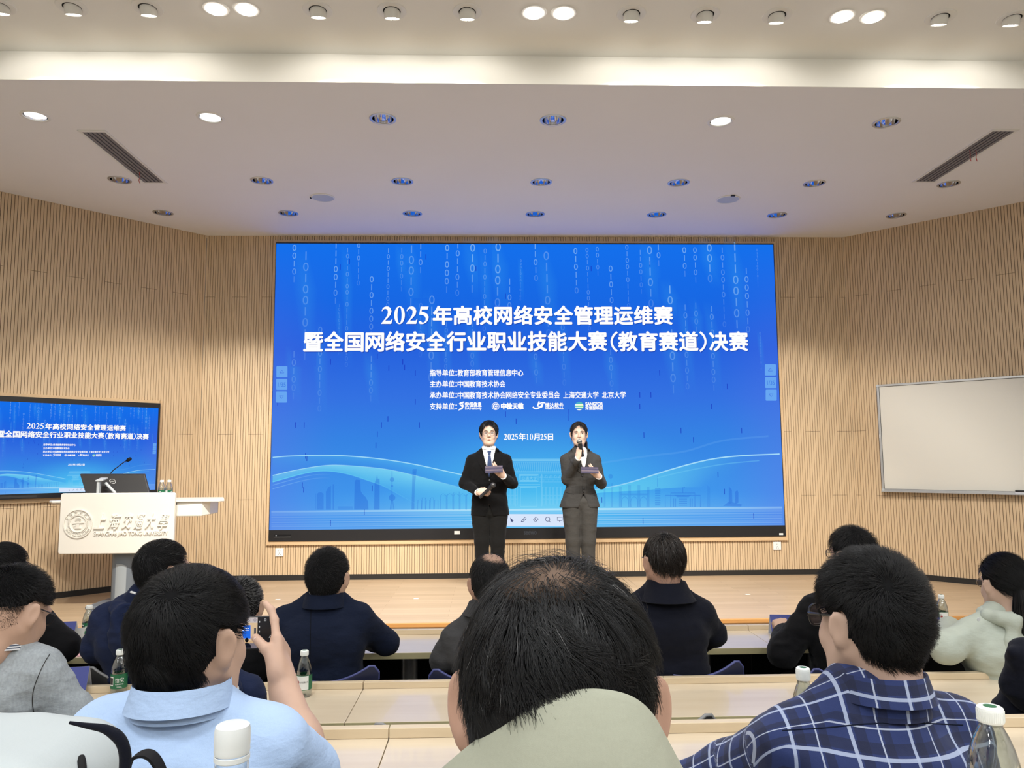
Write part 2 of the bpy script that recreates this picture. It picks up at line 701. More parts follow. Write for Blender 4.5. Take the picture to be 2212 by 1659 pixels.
def hair_mat(name, col, rough=0.45):
    m, nt, bs = new_mat(name)
    f = noise(nt, coords(nt), 120, 2)
    nt.links.new(mixc(nt, f, tuple(c * 0.6 for c in col[:3]) + (1,), tuple(c * 1.5 for c in col[:3]) + (1,)), bs.inputs['Base Color'])
    bs.inputs['Roughness'].default_value = rough
    bs.inputs['Specular IOR Level'].default_value = 0.38
    return m


M_['hair'] = hair_mat('black_hair', (0.0055, 0.0053, 0.006, 1), 0.42)
M_['hair_brown'] = hair_mat('dark_brown_hair', (0.022, 0.016, 0.013, 1))
M_['hair_grey'] = hair_mat('grey_hair', (0.20, 0.20, 0.20, 1))


def scalp_blend(name, col):
    """dark hair roots giving way to skin where the hair thins (attribute 'bare')"""
    m, nt, bs = new_mat(name)
    a = nt.nodes.new('ShaderNodeAttribute')
    a.attribute_name = 'bare'
    f = noise(nt, coords(nt), 160, 3, .6)
    r = node(nt, 'ShaderNodeMapRange')
    r.inputs[1].default_value, r.inputs[2].default_value = .42, .72
    nt.links.new(mth(nt, 'ADD', mth(nt, 'MULTIPLY', a.outputs['Fac'], 1.0), mth(nt, 'MULTIPLY', mth(nt, 'SUBTRACT', f, .5), .7)), r.inputs[0])
    nt.links.new(mixc(nt, r.outputs[0], (.006, .006, .0065, 1), col), bs.inputs['Base Color'])
    bs.inputs['Roughness'].default_value = .7
    bs.inputs['Specular IOR Level'].default_value = .2
    return m


M_['thin_scalp'] = scalp_blend('thinning_scalp', (0.13, 0.085, 0.06, 1))
M_['bald_scalp'] = scalp_blend('balding_scalp', (0.33, 0.21, 0.155, 1))
M_['scalp'] = plain('hair_underlayer', (0.006, 0.006, 0.0065, 1), 0.9, spec=0.1)
M_['navy_suit'] = fabric('navy_wool', (0.0065, 0.0105, 0.026, 1), sc=700, st=0.3)
M_['black_suit'] = fabric('black_wool', (0.004, 0.004, 0.0045, 1), sheen=0.05)
M_['black_knit'] = fabric('black_cotton', (0.005, 0.005, 0.006, 1), sheen=0.06)
M_['navy_coat'] = fabric('midnight_cloth', (0.005, 0.006, 0.012, 1), sheen=0.06)
M_['navy_hood'] = fabric('navy_cotton', (0.010, 0.016, 0.045, 1))
M_['grey_suit'] = fabric('charcoal_grey_wool', (0.050, 0.050, 0.052, 1))
M_['heather'] = fabric('heather_grey_jersey', (0.30, 0.33, 0.35, 1), vary=0.25, sc=500)
M_['sky'] = fabric('pale_blue_pique', (0.42, 0.56, 0.80, 1), vary=0.05, sc=1200)
M_['beige'] = fabric('sage_beige_canvas', (0.35, 0.36, 0.285, 1), vary=0.04, sc=1500, wr=0.15)
M_['mint'] = fabric('pale_sage_nylon', (0.42, 0.46, 0.40, 1), vary=0.03, wr=0.3, rough=0.6)
M_['greygreen_in'] = fabric('grey_lining', (0.40, 0.43, 0.45, 1))
M_['white_shirt'] = fabric('white_shirting', (0.80, 0.80, 0.80, 1), vary=0.03, sc=1500)
M_['tie'] = fabric('navy_tie', (0.03, 0.05, 0.12, 1), rough=0.6)
M_['gun_suit'] = fabric('graphite_suiting', (0.042, 0.041, 0.040, 1))
M_['trouser_black'] = fabric('black_trouser', (0.008, 0.008, 0.008, 1), sheen=0.05)
M_['trouser_grey'] = fabric('graphite_trouser', (0.048, 0.046, 0.043, 1))
M_['bag_white'] = plain('white_nylon', (0.41, 0.45, 0.46, 1), 0.65, vary=0.02, tex=(300, 0.1, (1, 1, 1)))
M_['gold_wire'] = plain('thin_gold_wire', (0.30, 0.22, 0.13, 1), 0.3, 0.9)



def film(name, tint=(0.97, 0.985, 0.98, 1), gloss=0.9):
    """thin clear plastic: lets light through, mirrors it at grazing angles"""
    m, nt, bs = new_mat(name)
    nt.nodes.remove(bs)
    t = node(nt, 'ShaderNodeBsdfTransparent', Color=tint)
    g = node(nt, 'ShaderNodeBsdfGlossy', Roughness=0.06)
    lw = node(nt, 'ShaderNodeLayerWeight', Blend=0.35)
    b = nt.nodes.new('ShaderNodeBump')
    b.inputs['Strength'].default_value = 0.5
    b.inputs['Distance'].default_value = 0.004
    nt.links.new(noise(nt, coords(nt, (1, 1, .6)), 60, 2), b.inputs['Height'])
    nt.links.new(b.outputs[0], g.inputs['Normal'])
    nt.links.new(b.outputs[0], lw.inputs['Normal'])
    mx = nt.nodes.new('ShaderNodeMixShader')
    nt.links.new(mth(nt, 'ADD', mth(nt, 'MULTIPLY', lw.outputs['Facing'], gloss * .7), 0.04), mx.inputs[0])
    nt.links.new(t.outputs[0], mx.inputs[1])
    nt.links.new(g.outputs[0], mx.inputs[2])
    nt.links.new(mx.outputs[0], nt.nodes['Material Output'].inputs[0])
    return m


M_['bottle'] = film('clear_bottle_plastic')
M_['lens'] = film('spectacle_lens', (0.97, 0.98, 1, 1), 0.25)
M_['water'] = film('drinking_water', (0.86, 0.90, 0.90, 1), 0.7)
M_['cap'] = plain('white_bottle_cap', (0.82, 0.85, 0.83, 1), 0.4)
M_['green_label'] = plain('green_label', (0.012, 0.13, 0.055, 1), 0.4)
M_['white_label'] = plain('white_label', (0.72, 0.74, 0.72, 1), 0.45)
M_['ink'] = plain('black_ink', (0.03, 0.03, 0.03, 1), 0.6)
M_['red_ink'] = plain('red_ink', (0.42, 0.06, 0.05, 1), 0.6)
M_['card_blue'] = plain('royal_blue_card', (0.028, 0.040, 0.22, 1), 0.5)
M_['card_white'] = plain('white_card', (0.62, 0.63, 0.68, 1), 0.6)
M_['pink_paper'] = plain('pink_paper', (0.72, 0.42, 0.45, 1), 0.8)
M_['cue_card'] = plain('dark_violet_card', (0.022, 0.016, 0.050, 1), 0.5, vary=0.5, vs=25, spec=0.2)
M_['mic_grey'] = plain('grey_mic_mesh', (0.22, 0.22, 0.21, 1), 0.5, 0.3)
M_['card_stripe'] = plain('card_stripe', (0.10, 0.06, 0.08, 1), 0.5)
M_['frost'] = plain('frosted_cap', (0.75, 0.78, 0.78, 1), 0.35)


def stage_floor_mat():
    m, nt, bs = new_mat('stage_planks')
    tc = nt.nodes.new('ShaderNodeTexCoord')
    br = node(nt, 'ShaderNodeTexBrick', **{'Scale': 1.0, 'Mortar Size': 0.0012, 'Mortar Smooth': 0.1, 'Brick Width': 0.9, 'Row Height': 0.095, 'Bias': 0.0})
    br.offset = 0.37
    br.inputs['Color1'].default_value = (0.47, 0.345, 0.215, 1)
    br.inputs['Color2'].default_value = (0.54, 0.405, 0.265, 1)
    br.inputs['Mortar'].default_value = (0.30, 0.19, 0.10, 1)
    nt.links.new(tc.outputs['Object'], br.inputs['Vector'])
    f = noise(nt, coords(nt, (2.5, 40, 40)), 1.0, 5, 0.6)
    g = mixc(nt, f, (0.82, 0.80, 0.78, 1), (1.08, 1.08, 1.08, 1))
    mu = nt.nodes.new('ShaderNodeMix')
    mu.data_type = 'RGBA'
    mu.blend_type = 'MULTIPLY'
    mu.inputs[0].default_value = 1
    nt.links.new(br.outputs['Color'], mu.inputs[6])
    nt.links.new(g, mu.inputs[7])
    nt.links.new(mu.outputs[2], bs.inputs['Base Color'])
    bs.inputs['Roughness'].default_value = 0.38
    return m


M_['stage'] = stage_floor_mat()


def plaid_mat():
    m, nt, bs = new_mat('navy_plaid_cotton')
    at_ = nt.nodes.new('ShaderNodeAttribute')
    at_.attribute_name = 'cloth'
    sp = nt.nodes.new('ShaderNodeSeparateXYZ')
    nt.links.new(at_.outputs['Vector'], sp.inputs[0])

    def band(x, per, c, w):
        fr = mth(nt, 'FRACT', mth(nt, 'DIVIDE', x, per))
        return mth(nt, 'LESS_THAN', mth(nt, 'ABSOLUTE', mth(nt, 'SUBTRACT', fr, c)), w)
    col = (0.012, 0.026, 0.115, 1)
    cur = None
    for x in (sp.outputs[0], sp.outputs[1]):
        for c, w, cc, a in ((0.30, 0.085, (0.004, 0.007, 0.030, 1), 0.62), (0.72, 0.07, (0.004, 0.007, 0.030, 1), 0.62)):
            cur = mixc(nt, mth(nt, 'MULTIPLY', band(x, 0.088, c, w), a), cur or col, cc)
    for x in (sp.outputs[0], sp.outputs[1]):
        for c, w, cc, a in ((0.15, 0.030, (0.36, 0.42, 0.58, 1), 0.85), (0.60, 0.014, (0.42, 0.47, 0.60, 1), 0.85)):
            cur = mixc(nt, mth(nt, 'MULTIPLY', band(x, 0.088, c, w), a), cur, cc)
    nt.links.new(cur, bs.inputs['Base Color'])
    bs.inputs['Roughness'].default_value = 0.85
    bs.inputs['Sheen Weight'].default_value = 0.1
    h = mth(nt, 'ADD', mth(nt, 'MULTIPLY', noise(nt, coords(nt), 900, 1), 0.1), mth(nt, 'MULTIPLY', noise(nt, coords(nt), 18, 3), 2))
    bump(nt, bs, h, 0.3, 0.006)
    return m


M_['plaid'] = plaid_mat()


def stripe_mat():
    m, nt, bs = new_mat('striped_shirting')
    tc = nt.nodes.new('ShaderNodeTexCoord')
    sp = nt.nodes.new('ShaderNodeSeparateXYZ')
    nt.links.new(tc.outputs['UV'], sp.inputs[0])
    fr = mth(nt, 'FRACT', mth(nt, 'MULTIPLY', sp.outputs[1], 22.0))
    s = mth(nt, 'LESS_THAN', fr, 0.42)
    nt.links.new(mixc(nt, s, (0.72, 0.73, 0.75, 1), (0.05, 0.07, 0.12, 1)), bs.inputs['Base Color'])
    bs.inputs['Roughness'].default_value = 0.8
    return m


M_['stripe'] = stripe_mat()


def screen_mat():
    """the glowing picture on the displays: blue field, brighter towards the lower middle"""
    m, nt, bs = new_mat('display_picture')
    nt.nodes.remove(bs)
    tc = nt.nodes.new('ShaderNodeTexCoord')
    sp = nt.nodes.new('ShaderNodeSeparateXYZ')
    nt.links.new(tc.outputs['UV'], sp.inputs[0])
    u, v = sp.outputs[0], sp.outputs[1]
    rp = nt.nodes.new('ShaderNodeValToRGB')
    el = rp.color_ramp.elements
    stops = [(0.0, srgb(84, 158, 238)), (0.10, srgb(66, 150, 236)), (0.30, srgb(54, 132, 228)), (0.45, srgb(52, 114, 226)), (0.62, srgb(38, 98, 222)), (0.80, srgb(24, 104, 228)), (1.0, srgb(20, 112, 236))]
    el[0].position, el[0].color = stops[0]
    el[1].position, el[1].color = stops[-1]
    for p, c in stops[1:-1]:
        e = el.new(p)
        e.color = c
    nt.links.new(v, rp.inputs[0])
    dx = mth(nt, 'MULTIPLY', mth(nt, 'SUBTRACT', u, 0.52), 2.6)
    dy = mth(nt, 'MULTIPLY', mth(nt, 'SUBTRACT', v, 0.08), 2.9)
    rr = mth(nt, 'SQRT', mth(nt, 'ADD', mth(nt, 'MULTIPLY', dx, dx), mth(nt, 'MULTIPLY', dy, dy)))
    g = nt.nodes.new('ShaderNodeMapRange')
    g.interpolation_type = 'SMOOTHSTEP'
    g.inputs[1].default_value, g.inputs[2].default_value = 1.0, 0.0
    nt.links.new(rr, g.inputs[0])
    c1 = mixc(nt, mth(nt, 'MULTIPLY', g.outputs[0], 0.8), rp.outputs[0], srgb(78, 196, 242))
    ed = mth(nt, 'ABSOLUTE', mth(nt, 'MULTIPLY', mth(nt, 'SUBTRACT', u, 0.5), 2))
    e2 = nt.nodes.new('ShaderNodeMapRange')
    e2.interpolation_type = 'SMOOTHSTEP'
    e2.inputs[1].default_value, e2.inputs[2].default_value = 0.72, 1.05
    nt.links.new(ed, e2.inputs[0])
    low = mth(nt, 'LESS_THAN', v, 0.6)
    c2 = mixc(nt, mth(nt, 'MULTIPLY', mth(nt, 'MULTIPLY', e2.outputs[0], 0.45), mth(nt, 'SUBTRACT', 1.0, v)), c1, srgb(98, 118, 232))
    e = nt.nodes.new('ShaderNodeEmission')
    e.inputs[1].default_value = 1.0
    nt.links.new(c2, e.inputs[0])
    nt.links.new(e.outputs[0], nt.nodes['Material Output'].inputs[0])
    return m


M_['screen'] = screen_mat()


def overlay_mat():
    """picture elements of the slide; colour and opacity per vertex"""
    m, nt, bs = new_mat('display_graphics')
    nt.nodes.remove(bs)
    a = nt.nodes.new('ShaderNodeVertexColor')
    a.layer_name = 'Col'
    e = nt.nodes.new('ShaderNodeEmission')
    nt.links.new(a.outputs[0], e.inputs[0])
    t = nt.nodes.new('ShaderNodeBsdfTransparent')
    mx = nt.nodes.new('ShaderNodeMixShader')
    nt.links.new(a.outputs[1], mx.inputs[0])
    nt.links.new(t.outputs[0], mx.inputs[1])
    nt.links.new(e.outputs[0], mx.inputs[2])
    nt.links.new(mx.outputs[0], nt.nodes['Material Output'].inputs[0])
    return m


M_['overlay'] = overlay_mat()
# ------------------------------------------------------------------ room shell
PITCH_S, GAP_S, DEPTH_S = 0.0268, 0.0046, 0.014
SEAMS = [(3.448, 0.055), (1.945, 0.160), (1.247, 0.250)]
A45 = math.sqrt(0.5)


def slat_wall(name, P0, d, L, holes, z1=Z_CEIL, phase=0.0):
    """vertical slats from P0 along the unit direction d; room side is to the right of d when d = +x -> -y"""
    d = Vector((d[0], d[1], 0))
    n = Vector((d.y, -d.x, 0))
    if n.y > 0: n = -n
    P0 = Vector((P0[0], P0[1], 0))
    mb = MB()

    def slab(s0, s1, za, zb, t0, t1, mi):
        vs = []
        for s in (s0, s1):
            for t in (t0, t1):
                for z in (za, zb):
                    p = P0 + d * s + n * t
                    vs.append((p.x, p.y, z))
        mb.add(vs, [(0, 1, 3, 2), (4, 6, 7, 5), (0, 4, 5, 1), (2, 3, 7, 6), (0, 2, 6, 4), (1, 5, 7, 3)], mi)
    slab(-0.0, L, Z_STAGE - 0.02, z1, -0.03 - DEPTH_S, -DEPTH_S, 1)
    k = 0
    s = 0.0
    while s < L:
        a, b = s + GAP_S / 2, min(s + PITCH_S - GAP_S / 2, L)
        mid = (a + b) / 2
        iv = [(Z_STAGE, z1)]
        for (h0, h1, za, zb) in holes:
            if h0 < mid < h1:
                nv = []
                for (p, q) in iv:
                    if q <= za or p >= zb: nv.append((p, q))
                    else:
                        if p < za: nv.append((p, za))
                        if q > zb: nv.append((zb, q))
                iv = nv
        for zc, ph in SEAMS:
            if ((mid + phase + ph) % 0.338) < 0.161:
                nv = []
                for (p, q) in iv:
                    if p < zc < q:
                        nv += [(p, zc - 0.0016), (zc + 0.0016, q)]
                    else:
                        nv.append((p, q))
                iv = nv
        for p, q in iv:
            slab(a, b, p, q, -DEPTH_S, 0.0, 0)
        s += PITCH_S
    o = mb.build(name, [M_['slat'], M_['groove']])
    return tag(o, kind='structure')


DX0, DX1, DZ0, DZ1 = -2.333, 3.207, 0.812, 4.052     # outer edge of the big display
slat_wall('wall_front', (X_L, Y_WALL), (1, 0), X_R - X_L, [(DX0 - X_L - 0.03, DX1 - X_L + 0.03, DZ0 - 0.04, DZ1 + 0.03)])
LW = 3.6
TV_S0, TV_S1, TV_Z0, TV_Z1 = 0.453, 1.968, 1.331, 2.255
slat_wall('wall_left', (X_L, Y_WALL), (-A45, -A45), LW, [(TV_S0 - 0.02, TV_S1 + 0.02, TV_Z0 - 0.03, TV_Z1 + 0.03)], phase=0.1)
slat_wall('wall_right', (X_R, Y_WALL), (A45, -A45), LW, [], phase=0.2)
XL2, XR2, YL2 = X_L - LW * A45, X_R + LW * A45, Y_WALL - LW * A45
# plain walls of the seating area, beyond the picture
tag(MB().box(XL2 - 0.1, -4.5, 0, XL2, YL2, Z_HIGH).build('wall_left.001', M_['side_wall']), kind='structure')
tag(MB().box(XR2, -4.5, 0, XR2 + 0.1, YL2, Z_HIGH).build('wall_right.001', M_['side_wall']), kind='structure')
tag(MB().box(XL2 - 0.1, -4.6, 0, XR2 + 0.1, -4.5, Z_HIGH).build('wall_back', M_['side_wall']), kind='structure')

# black skirting
tag(MB().box(X_L, Y_WALL - 0.012, Z_STAGE, X_R, Y_WALL + 0.0, Z_STAGE + 0.054).build('baseboard_front', M_['black_trim']), kind='structure')
for nm, x0, sx in (('baseboard_left', X_L, -1), ('baseboard_right', X_R, 1)):
    d = Vector((sx * A45, -A45, 0))
    n = Vector((-sx * A45, -A45, 0))
    a = Vector((x0, Y_WALL, Z_STAGE))
    tag(MB().prism([a, a + d * LW, a + d * LW + n * 0.012, a + n * 0.012], (0, 0, 0.054)).build(nm, M_['black_trim']), kind='structure')

# stage
tag(MB().box(XL2, Y_STAGE, Z_STAGE - 0.03, XR2, Y_WALL + 0.05, Z_STAGE).build('stage_floor', M_['stage']), kind='structure')
tag(MB().box(XL2, Y_STAGE - 0.022, Z_STAGE - 0.032, XR2, Y_STAGE, Z_STAGE + 0.001).build('trim_1', M_['nosing'], bevel=0.004), kind='structure')
tag(MB().box(XL2, Y_STAGE, 0.0, XR2, Y_STAGE + 0.05, Z_STAGE - 0.031).build('stage_riser', M_['frame_wood']), kind='structure')
# stepped floor of the seating area
Z_R3, Z_R4 = 0.20, 0.42
mb = MB()
mb.box(XL2, 2.08, -0.05, XR2, Y_WALL + 0.05, 0.0)
mb.box(XL2, 0.42, -0.05, XR2, 2.08, Z_R3)
mb.box(XL2, -4.5, -0.05, XR2, 0.42, Z_R4)
tag(mb.build('floor', M_['hall_floor']), kind='structure')

# ceilings
LX = [-3.25 + 1.2433 * i for i in range(7)]
ROWS = [(5.325, LX[:6]), (6.575, LX), (7.47, LX)]
LIT = {(0, 0), (0, 1), (0, 4)}
R_HOLE = 0.084


def ceiling_with_holes():
    mb = MB()
    x0, x1 = XL2 - 0.1, XR2 + 0.1
    z = Z_CEIL
    q = 0.12
    yprev = Y_EDGE
    for yr, xs in ROWS:
        mb.poly([(x0, yprev, z), (x0, yr - q, z), (x1, yr - q, z), (x1, yprev, z)])
        xp = x0
        for x in xs:
            mb.poly([(xp, yr - q, z), (xp, yr + q, z), (x - q, yr + q, z), (x - q, yr - q, z)])
            n = 32
            ring, sq = [], []
            for k in range(n):
                a = 2 * PI * k / n + PI / 4
                c, s = math.cos(a), math.sin(a)
                m = max(abs(c), abs(s))
                ring.append((x + R_HOLE * c, yr + R_HOLE * s, z))
                sq.append((x + q * c / m, yr + q * s / m, z))
            mb.add(sq + ring, [(k, n + k, n + (k + 1) % n, (k + 1) % n) for k in range(n)])
            xp = x + q
        mb.poly([(xp, yr - q, z), (xp, yr + q, z), (x1, yr + q, z), (x1, yr - q, z)])
        yprev = yr + q
    mb.poly([(x0, yprev, z), (x0, Y_WALL + 0.1, z), (x1, Y_WALL + 0.1, z), (x1, yprev, z)])
    mb.box(x0, Y_EDGE, Z_CEIL + 0.25, x1, Y_WALL + 0.1, Z_CEIL + 0.3)
    return mb.build('ceiling', M_['plaster'])


tag(ceiling_with_holes(), kind='structure')
tag(MB().box(XL2 - 0.1, Y_EDGE - 0.001, Z_CEIL + 0.001, XR2 + 0.1, Y_EDGE + 0.03, Z_HIGH + 0.05).build('trim_2', M_['plaster_high']), kind='structure')
tag(MB().box(XL2 - 0.1, -4.6, Z_HIGH, XR2 + 0.1, Y_EDGE, Z_HIGH + 0.06).build('ceiling.001', M_['plaster_high']), kind='structure')
for i, (_x, _y) in enumerate(PANELS):  # bodies for the added, unseen panel lamps
    if i == 0:
        t0 = thing('added_panel_light', 'unseen square panel light added to brighten the seating area', 'ceiling light', (_x, _y, Z_HIGH), 'added panel lights over the seats')
        MB().box(-0.3, -0.3, -0.022, 0.3, 0.3, 0.0).build('frame', M_['white_metal'], t0, world=False, bevel=0.004)
        MB().box(-0.27, -0.27, -0.026, 0.27, 0.27, -0.02).build('diffuser', M_['panel_glow'], t0, world=False)
    else:
        c = copy_tree(t0)
        c.location = (_x, _y, Z_HIGH)

ORD = ['first', 'second', 'third', 'fourth', 'fifth', 'sixth', 'seventh', 'eighth', 'ninth', 'tenth', 'eleventh']


def make_downlight(lit):
    t = thing('downlight', None, None)
    MB().lathe([(0.078, 0.0015), (0.078, -0.004), (0.083, -0.007), (0.096, -0.004), (0.098, 0.0005)], 40, cap0=False, cap1=False).build('trim_ring', M_['alu'] if not lit else M_['white_metal'], t, smooth=0.6, world=False)
    MB().lathe([(0.0785, -0.001), (0.077, 0.02), (0.070, 0.055), (0.058, 0.085), (0.040, 0.105), (0.0, 0.108)], 36, cap0=False, cap1=False).build('reflector', M_['chrome'], t, smooth=1.0, world=False)
    if lit:
        MB().lathe([(0.0, 0.028), (0.045, 0.030), (0.066, 0.036), (0.066, 0.046)], 28, cap0=False, cap1=False).build('bulb', M_['lamp_soft'], t, smooth=1.0, world=False)
    else:
        MB().lathe([(0.0, 0.050), (0.016, 0.052), (0.024, 0.065), (0.022, 0.088), (0.012, 0.104)], 16, cap0=False, cap1=False).build('bulb', M_['lamp_dim'], t, smooth=1.0, world=False)
    return t


proto = {}
rownames = ['row nearest the ceiling step', 'middle ceiling row', 'row above the display']
for ri, (yr, xs) in enumerate(ROWS):
    for ci, x in enumerate(xs):
        lit = (ri, ci) in LIT
        if lit not in proto:
            t = proto[lit] = make_downlight(lit)
        else:
            t = copy_tree(proto[lit])
        t.location = (x, yr, Z_CEIL)
        tag(t, f"{'lit' if lit else 'unlit'} recessed downlight, {ORD[ci]} from the left in the {rownames[ri]}", 'ceiling light', 'recessed downlights')
        if lit:
            lamp('lamp', 'SPOT', (x, yr, Z_CEIL + 0.02), (x, yr, 0), P_DOWN, WARM, None, spot_size=1.9, spot_blend=0.6, shadow_soft_size=0.04)

# gimbal spots on the high ceiling
SPOTX = [-2.87, -2.45, -2.01, -1.01, -0.57, -0.12, 0.87, 1.32, 1.76, 2.77, 3.22]
FACEX = [-1.61, -1.43, 0.28, 0.46, 2.16, 2.35]
Y_SPOT = 4.30


def make_spot():
    t = thing('spotlight', None, None)
    MB().lathe([(0.052, 0.0), (0.052, -0.004), (0.058, -0.007), (0.086, -0.005), (0.089, 0.0)], 36, cap0=False, cap1=False).build('trim_ring', M_['white_metal'], t, smooth=0.6, world=False)
    MB().lathe([(0.0, -0.0015), (0.052, -0.0015)], 36, cap0=False, cap1=False).build('recess', M_['matte_black'], t, world=False)
    R = Matrix.Translation((0, 0.004, 0.012)) @ Matrix.Rotation(math.radians(20), 4, 'X')
    MB().lathe([(0.047, 0.02), (0.047, -0.052), (0.044, -0.054), (0.041, -0.052)], 36, R, cap0=True, cap1=False).build('housing', M_['white_metal'], t, smooth=0.6, world=False)
    MB().lathe([(0.0, -0.044), (0.0415, -0.050)], 30, R, cap0=False, cap1=False).build('lens', M_['lamp_on'], t, world=False)
    MB().box(-0.002, -0.045, -0.053, 0.002, 0.045, -0.047, M=R).build('clip', M_['white_metal'], t, world=False)
    return t


spot0 = make_spot()
for i, x in enumerate(SPOTX):
    t = spot0 if i == 0 else copy_tree(spot0)
    t.location = (x, Y_SPOT, Z_HIGH)
    tag(t, f'white tilted stage spotlight, {ORD[i]} from the left along the high ceiling', 'spotlight', 'tilted stage spotlights')
    lamp('lamp', 'SPOT', (x, Y_SPOT + 0.06, Z_HIGH - 0.065), (x * 1.02, Y_SPOT + 0.06 + 2.5, Z_HIGH - 0.065 - 2.98), P_SPOT, WARM, None, spot_size=math.radians(67), spot_blend=0.35, shadow_soft_size=0.035)
    lamp('spill', 'SPOT', (x, Y_SPOT + 0.06, Z_HIGH - 0.065), (x, Y_SPOT + 0.06 + 2.5, Z_HIGH - 0.065 - 2.98), P_SPILL, WARM, None, spot_size=math.radians(136), spot_blend=0.5, shadow_soft_size=0.035)
face0 = None
for i, x in enumerate(FACEX):
    if i == 0:
        t = face0 = thing('spotlight', None, None)
        MB().lathe([(0.052, 0.0), (0.052, -0.004), (0.058, -0.007), (0.076, -0.005), (0.079, 0.0)], 36, cap0=False, cap1=False).build('trim_ring', M_['white_metal'], t, smooth=0.6, world=False)
        MB().lathe([(0.056, -0.003), (0.054, -0.012), (0.03, -0.018), (0.0, -0.019)], 36, cap0=False, cap1=False).build('lens', M_['lamp_face'], t, smooth=1.0, world=False)
    else:
        t = copy_tree(face0)
    t.location = (x, Y_SPOT, Z_HIGH)
    pair = ['left', 'middle', 'right'][i // 2]
    tag(t, f"glaring white spotlight aimed at the seats, {'left' if i % 2 == 0 else 'right'} one of the {pair} bright pair", 'spotlight', 'spotlights aimed at the audience')
    lamp('lamp', 'SPOT', (x, Y_SPOT, Z_HIGH - 0.03), (x, 2.2, 0.9), P_FACING, WARM, None, spot_size=2.2, spot_blend=0.5, shadow_soft_size=0.04)

# ceiling speakers
for i, (x, lab) in enumerate(((-1.56, 'left of the display centre line'), (2.31, 'right of the display centre line'))):
    t = thing('ceiling_speaker', f'round flat white ceiling speaker {lab}', 'speaker', (x, 7.0, Z_CEIL), 'ceiling speakers')
    MB().lathe([(0.112, 0.0), (0.112, -0.006), (0.104, -0.010), (0.100, -0.008)], 40, cap0=False, cap1=False).build('trim_ring', M_['white_metal'], t, smooth=0.7, world=False)
    MB().lathe([(0.1005, -0.008), (0.06, -0.010), (0.0, -0.0105)], 40, cap0=False, cap1=False).build('grille', M_['pale_grey'], t, smooth=1.0, world=False)
    if i == 0: MB().box(-0.122, -0.012, -0.014, -0.104, 0.008, -0.002).build('clip', M_['black_plastic'], t, world=False, bevel=0.002)
    else: MB().box(-0.01, -0.122, -0.014, 0.03, -0.106, -0.004).build('clip', M_['black_plastic'], t, world=False, bevel=0.002)

# slot air vents
for (x, y0, y1, lab, nrib) in ((-2.97, 5.58, 6.62, 'long grey slot air vent at the left, a red ribbon hanging from it', 1), (3.945, 5.45, 6.50, 'long grey slot air vent at the right, two short ribbons hanging from it', 2), (-4.42, 5.58, 6.60, 'grey slot air vent of which only a corner shows at the left edge', 0)):
    t = thing('air_vent', lab, 'vent', (x, y0, Z_CEIL), 'slot air vents')
    L = y1 - y0
    w = 0.085
    mb = MB()
    mb.box(-w - 0.02, -0.03, -0.006, -w, L + 0.03, 0).box(w, -0.03, -0.006, w + 0.02, L + 0.03, 0)
    mb.box(-w, -0.03, -0.006, w, 0, 0).box(-w, L, -0.006, w, L + 0.03, 0)
    mb.build('frame', M_['white_metal'], t, world=False)
    MB().box(-w, 0, -0.0015, w, L, -0.0005).build('backing', M_['dark_grey'], t, world=False)
    mb = MB()
    for k in range(5):
        xx = -w + 0.018 + k * 0.034
        mb.box(xx - 0.011, 0.0, -0.005, xx + 0.011, L, -0.002, M=None)
    mb.build('slats', M_['vent'], t, world=False)
    for k in range(nrib):
        yy = L * 0.77 if nrib == 1 else L * 0.33
        xx = -0.02 if nrib == 1 else -0.04 + 0.05 * k
        MB().tube([(xx, yy, -0.004), (xx + 0.004, yy + 0.006, -0.045), (xx - 0.003, yy, -0.075), (xx + 0.006, yy + 0.004, -0.10)], 0.0028, 6).build('ribbon', M_['red'], t, world=False)

# wall sockets
for i, (x, z, lab) in enumerate(((-2.224, 0.692, 'left'), (3.119, 0.708, 'right'))):
    t = thing('wall_socket', f'white square wall socket under the {lab} end of the big display', 'socket', (x, Y_WALL, z), 'white wall sockets')
    MB().box(-0.043, -0.012, -0.043, 0.043, 0.0, 0.043).build('plate', M_['white_plastic'], t, world=False, bevel=0.003)
    mb = MB()
    for dx in (-0.008, 0.008): mb.box(dx - 0.0022, -0.0135, 0.014, dx + 0.0022, -0.011, 0.023)
    mb.box(-0.0022, -0.0135, -0.012, 0.0022, -0.011, -0.004)
    for dx, a in ((-0.010, 0.5), (0.010, -0.5)):
        mb.box(-0.0022, -0.0135, -0.005, 0.0022, -0.011, 0.005, M=Matrix.Translation((dx, 0, -0.022)) @ Matrix.Rotation(a, 4, 'Y'))
    mb.build('slots', M_['dark_grey'], t, world=False)

# white tape marks on the stage
for i, (u, v, lab) in enumerate(((600, 1295, 'behind the navy suited man, leftmost'), (899, 1293, 'below the standing man in black, middle'), (1615, 1284, 'right of the midnight coat'))):
    p = atz(u, v, Z_STAGE)
    tag(MB().box(p.x - 0.022, p.y - 0.018, Z_STAGE, p.x + 0.022, p.y + 0.018, Z_STAGE + 0.0008).build('floor_tape', M_['white_plastic']), f'small white tape mark on the stage floor {lab}', 'tape', 'tape marks on the stage')
# ------------------------------------------------------------------ lettering
_TX = {}


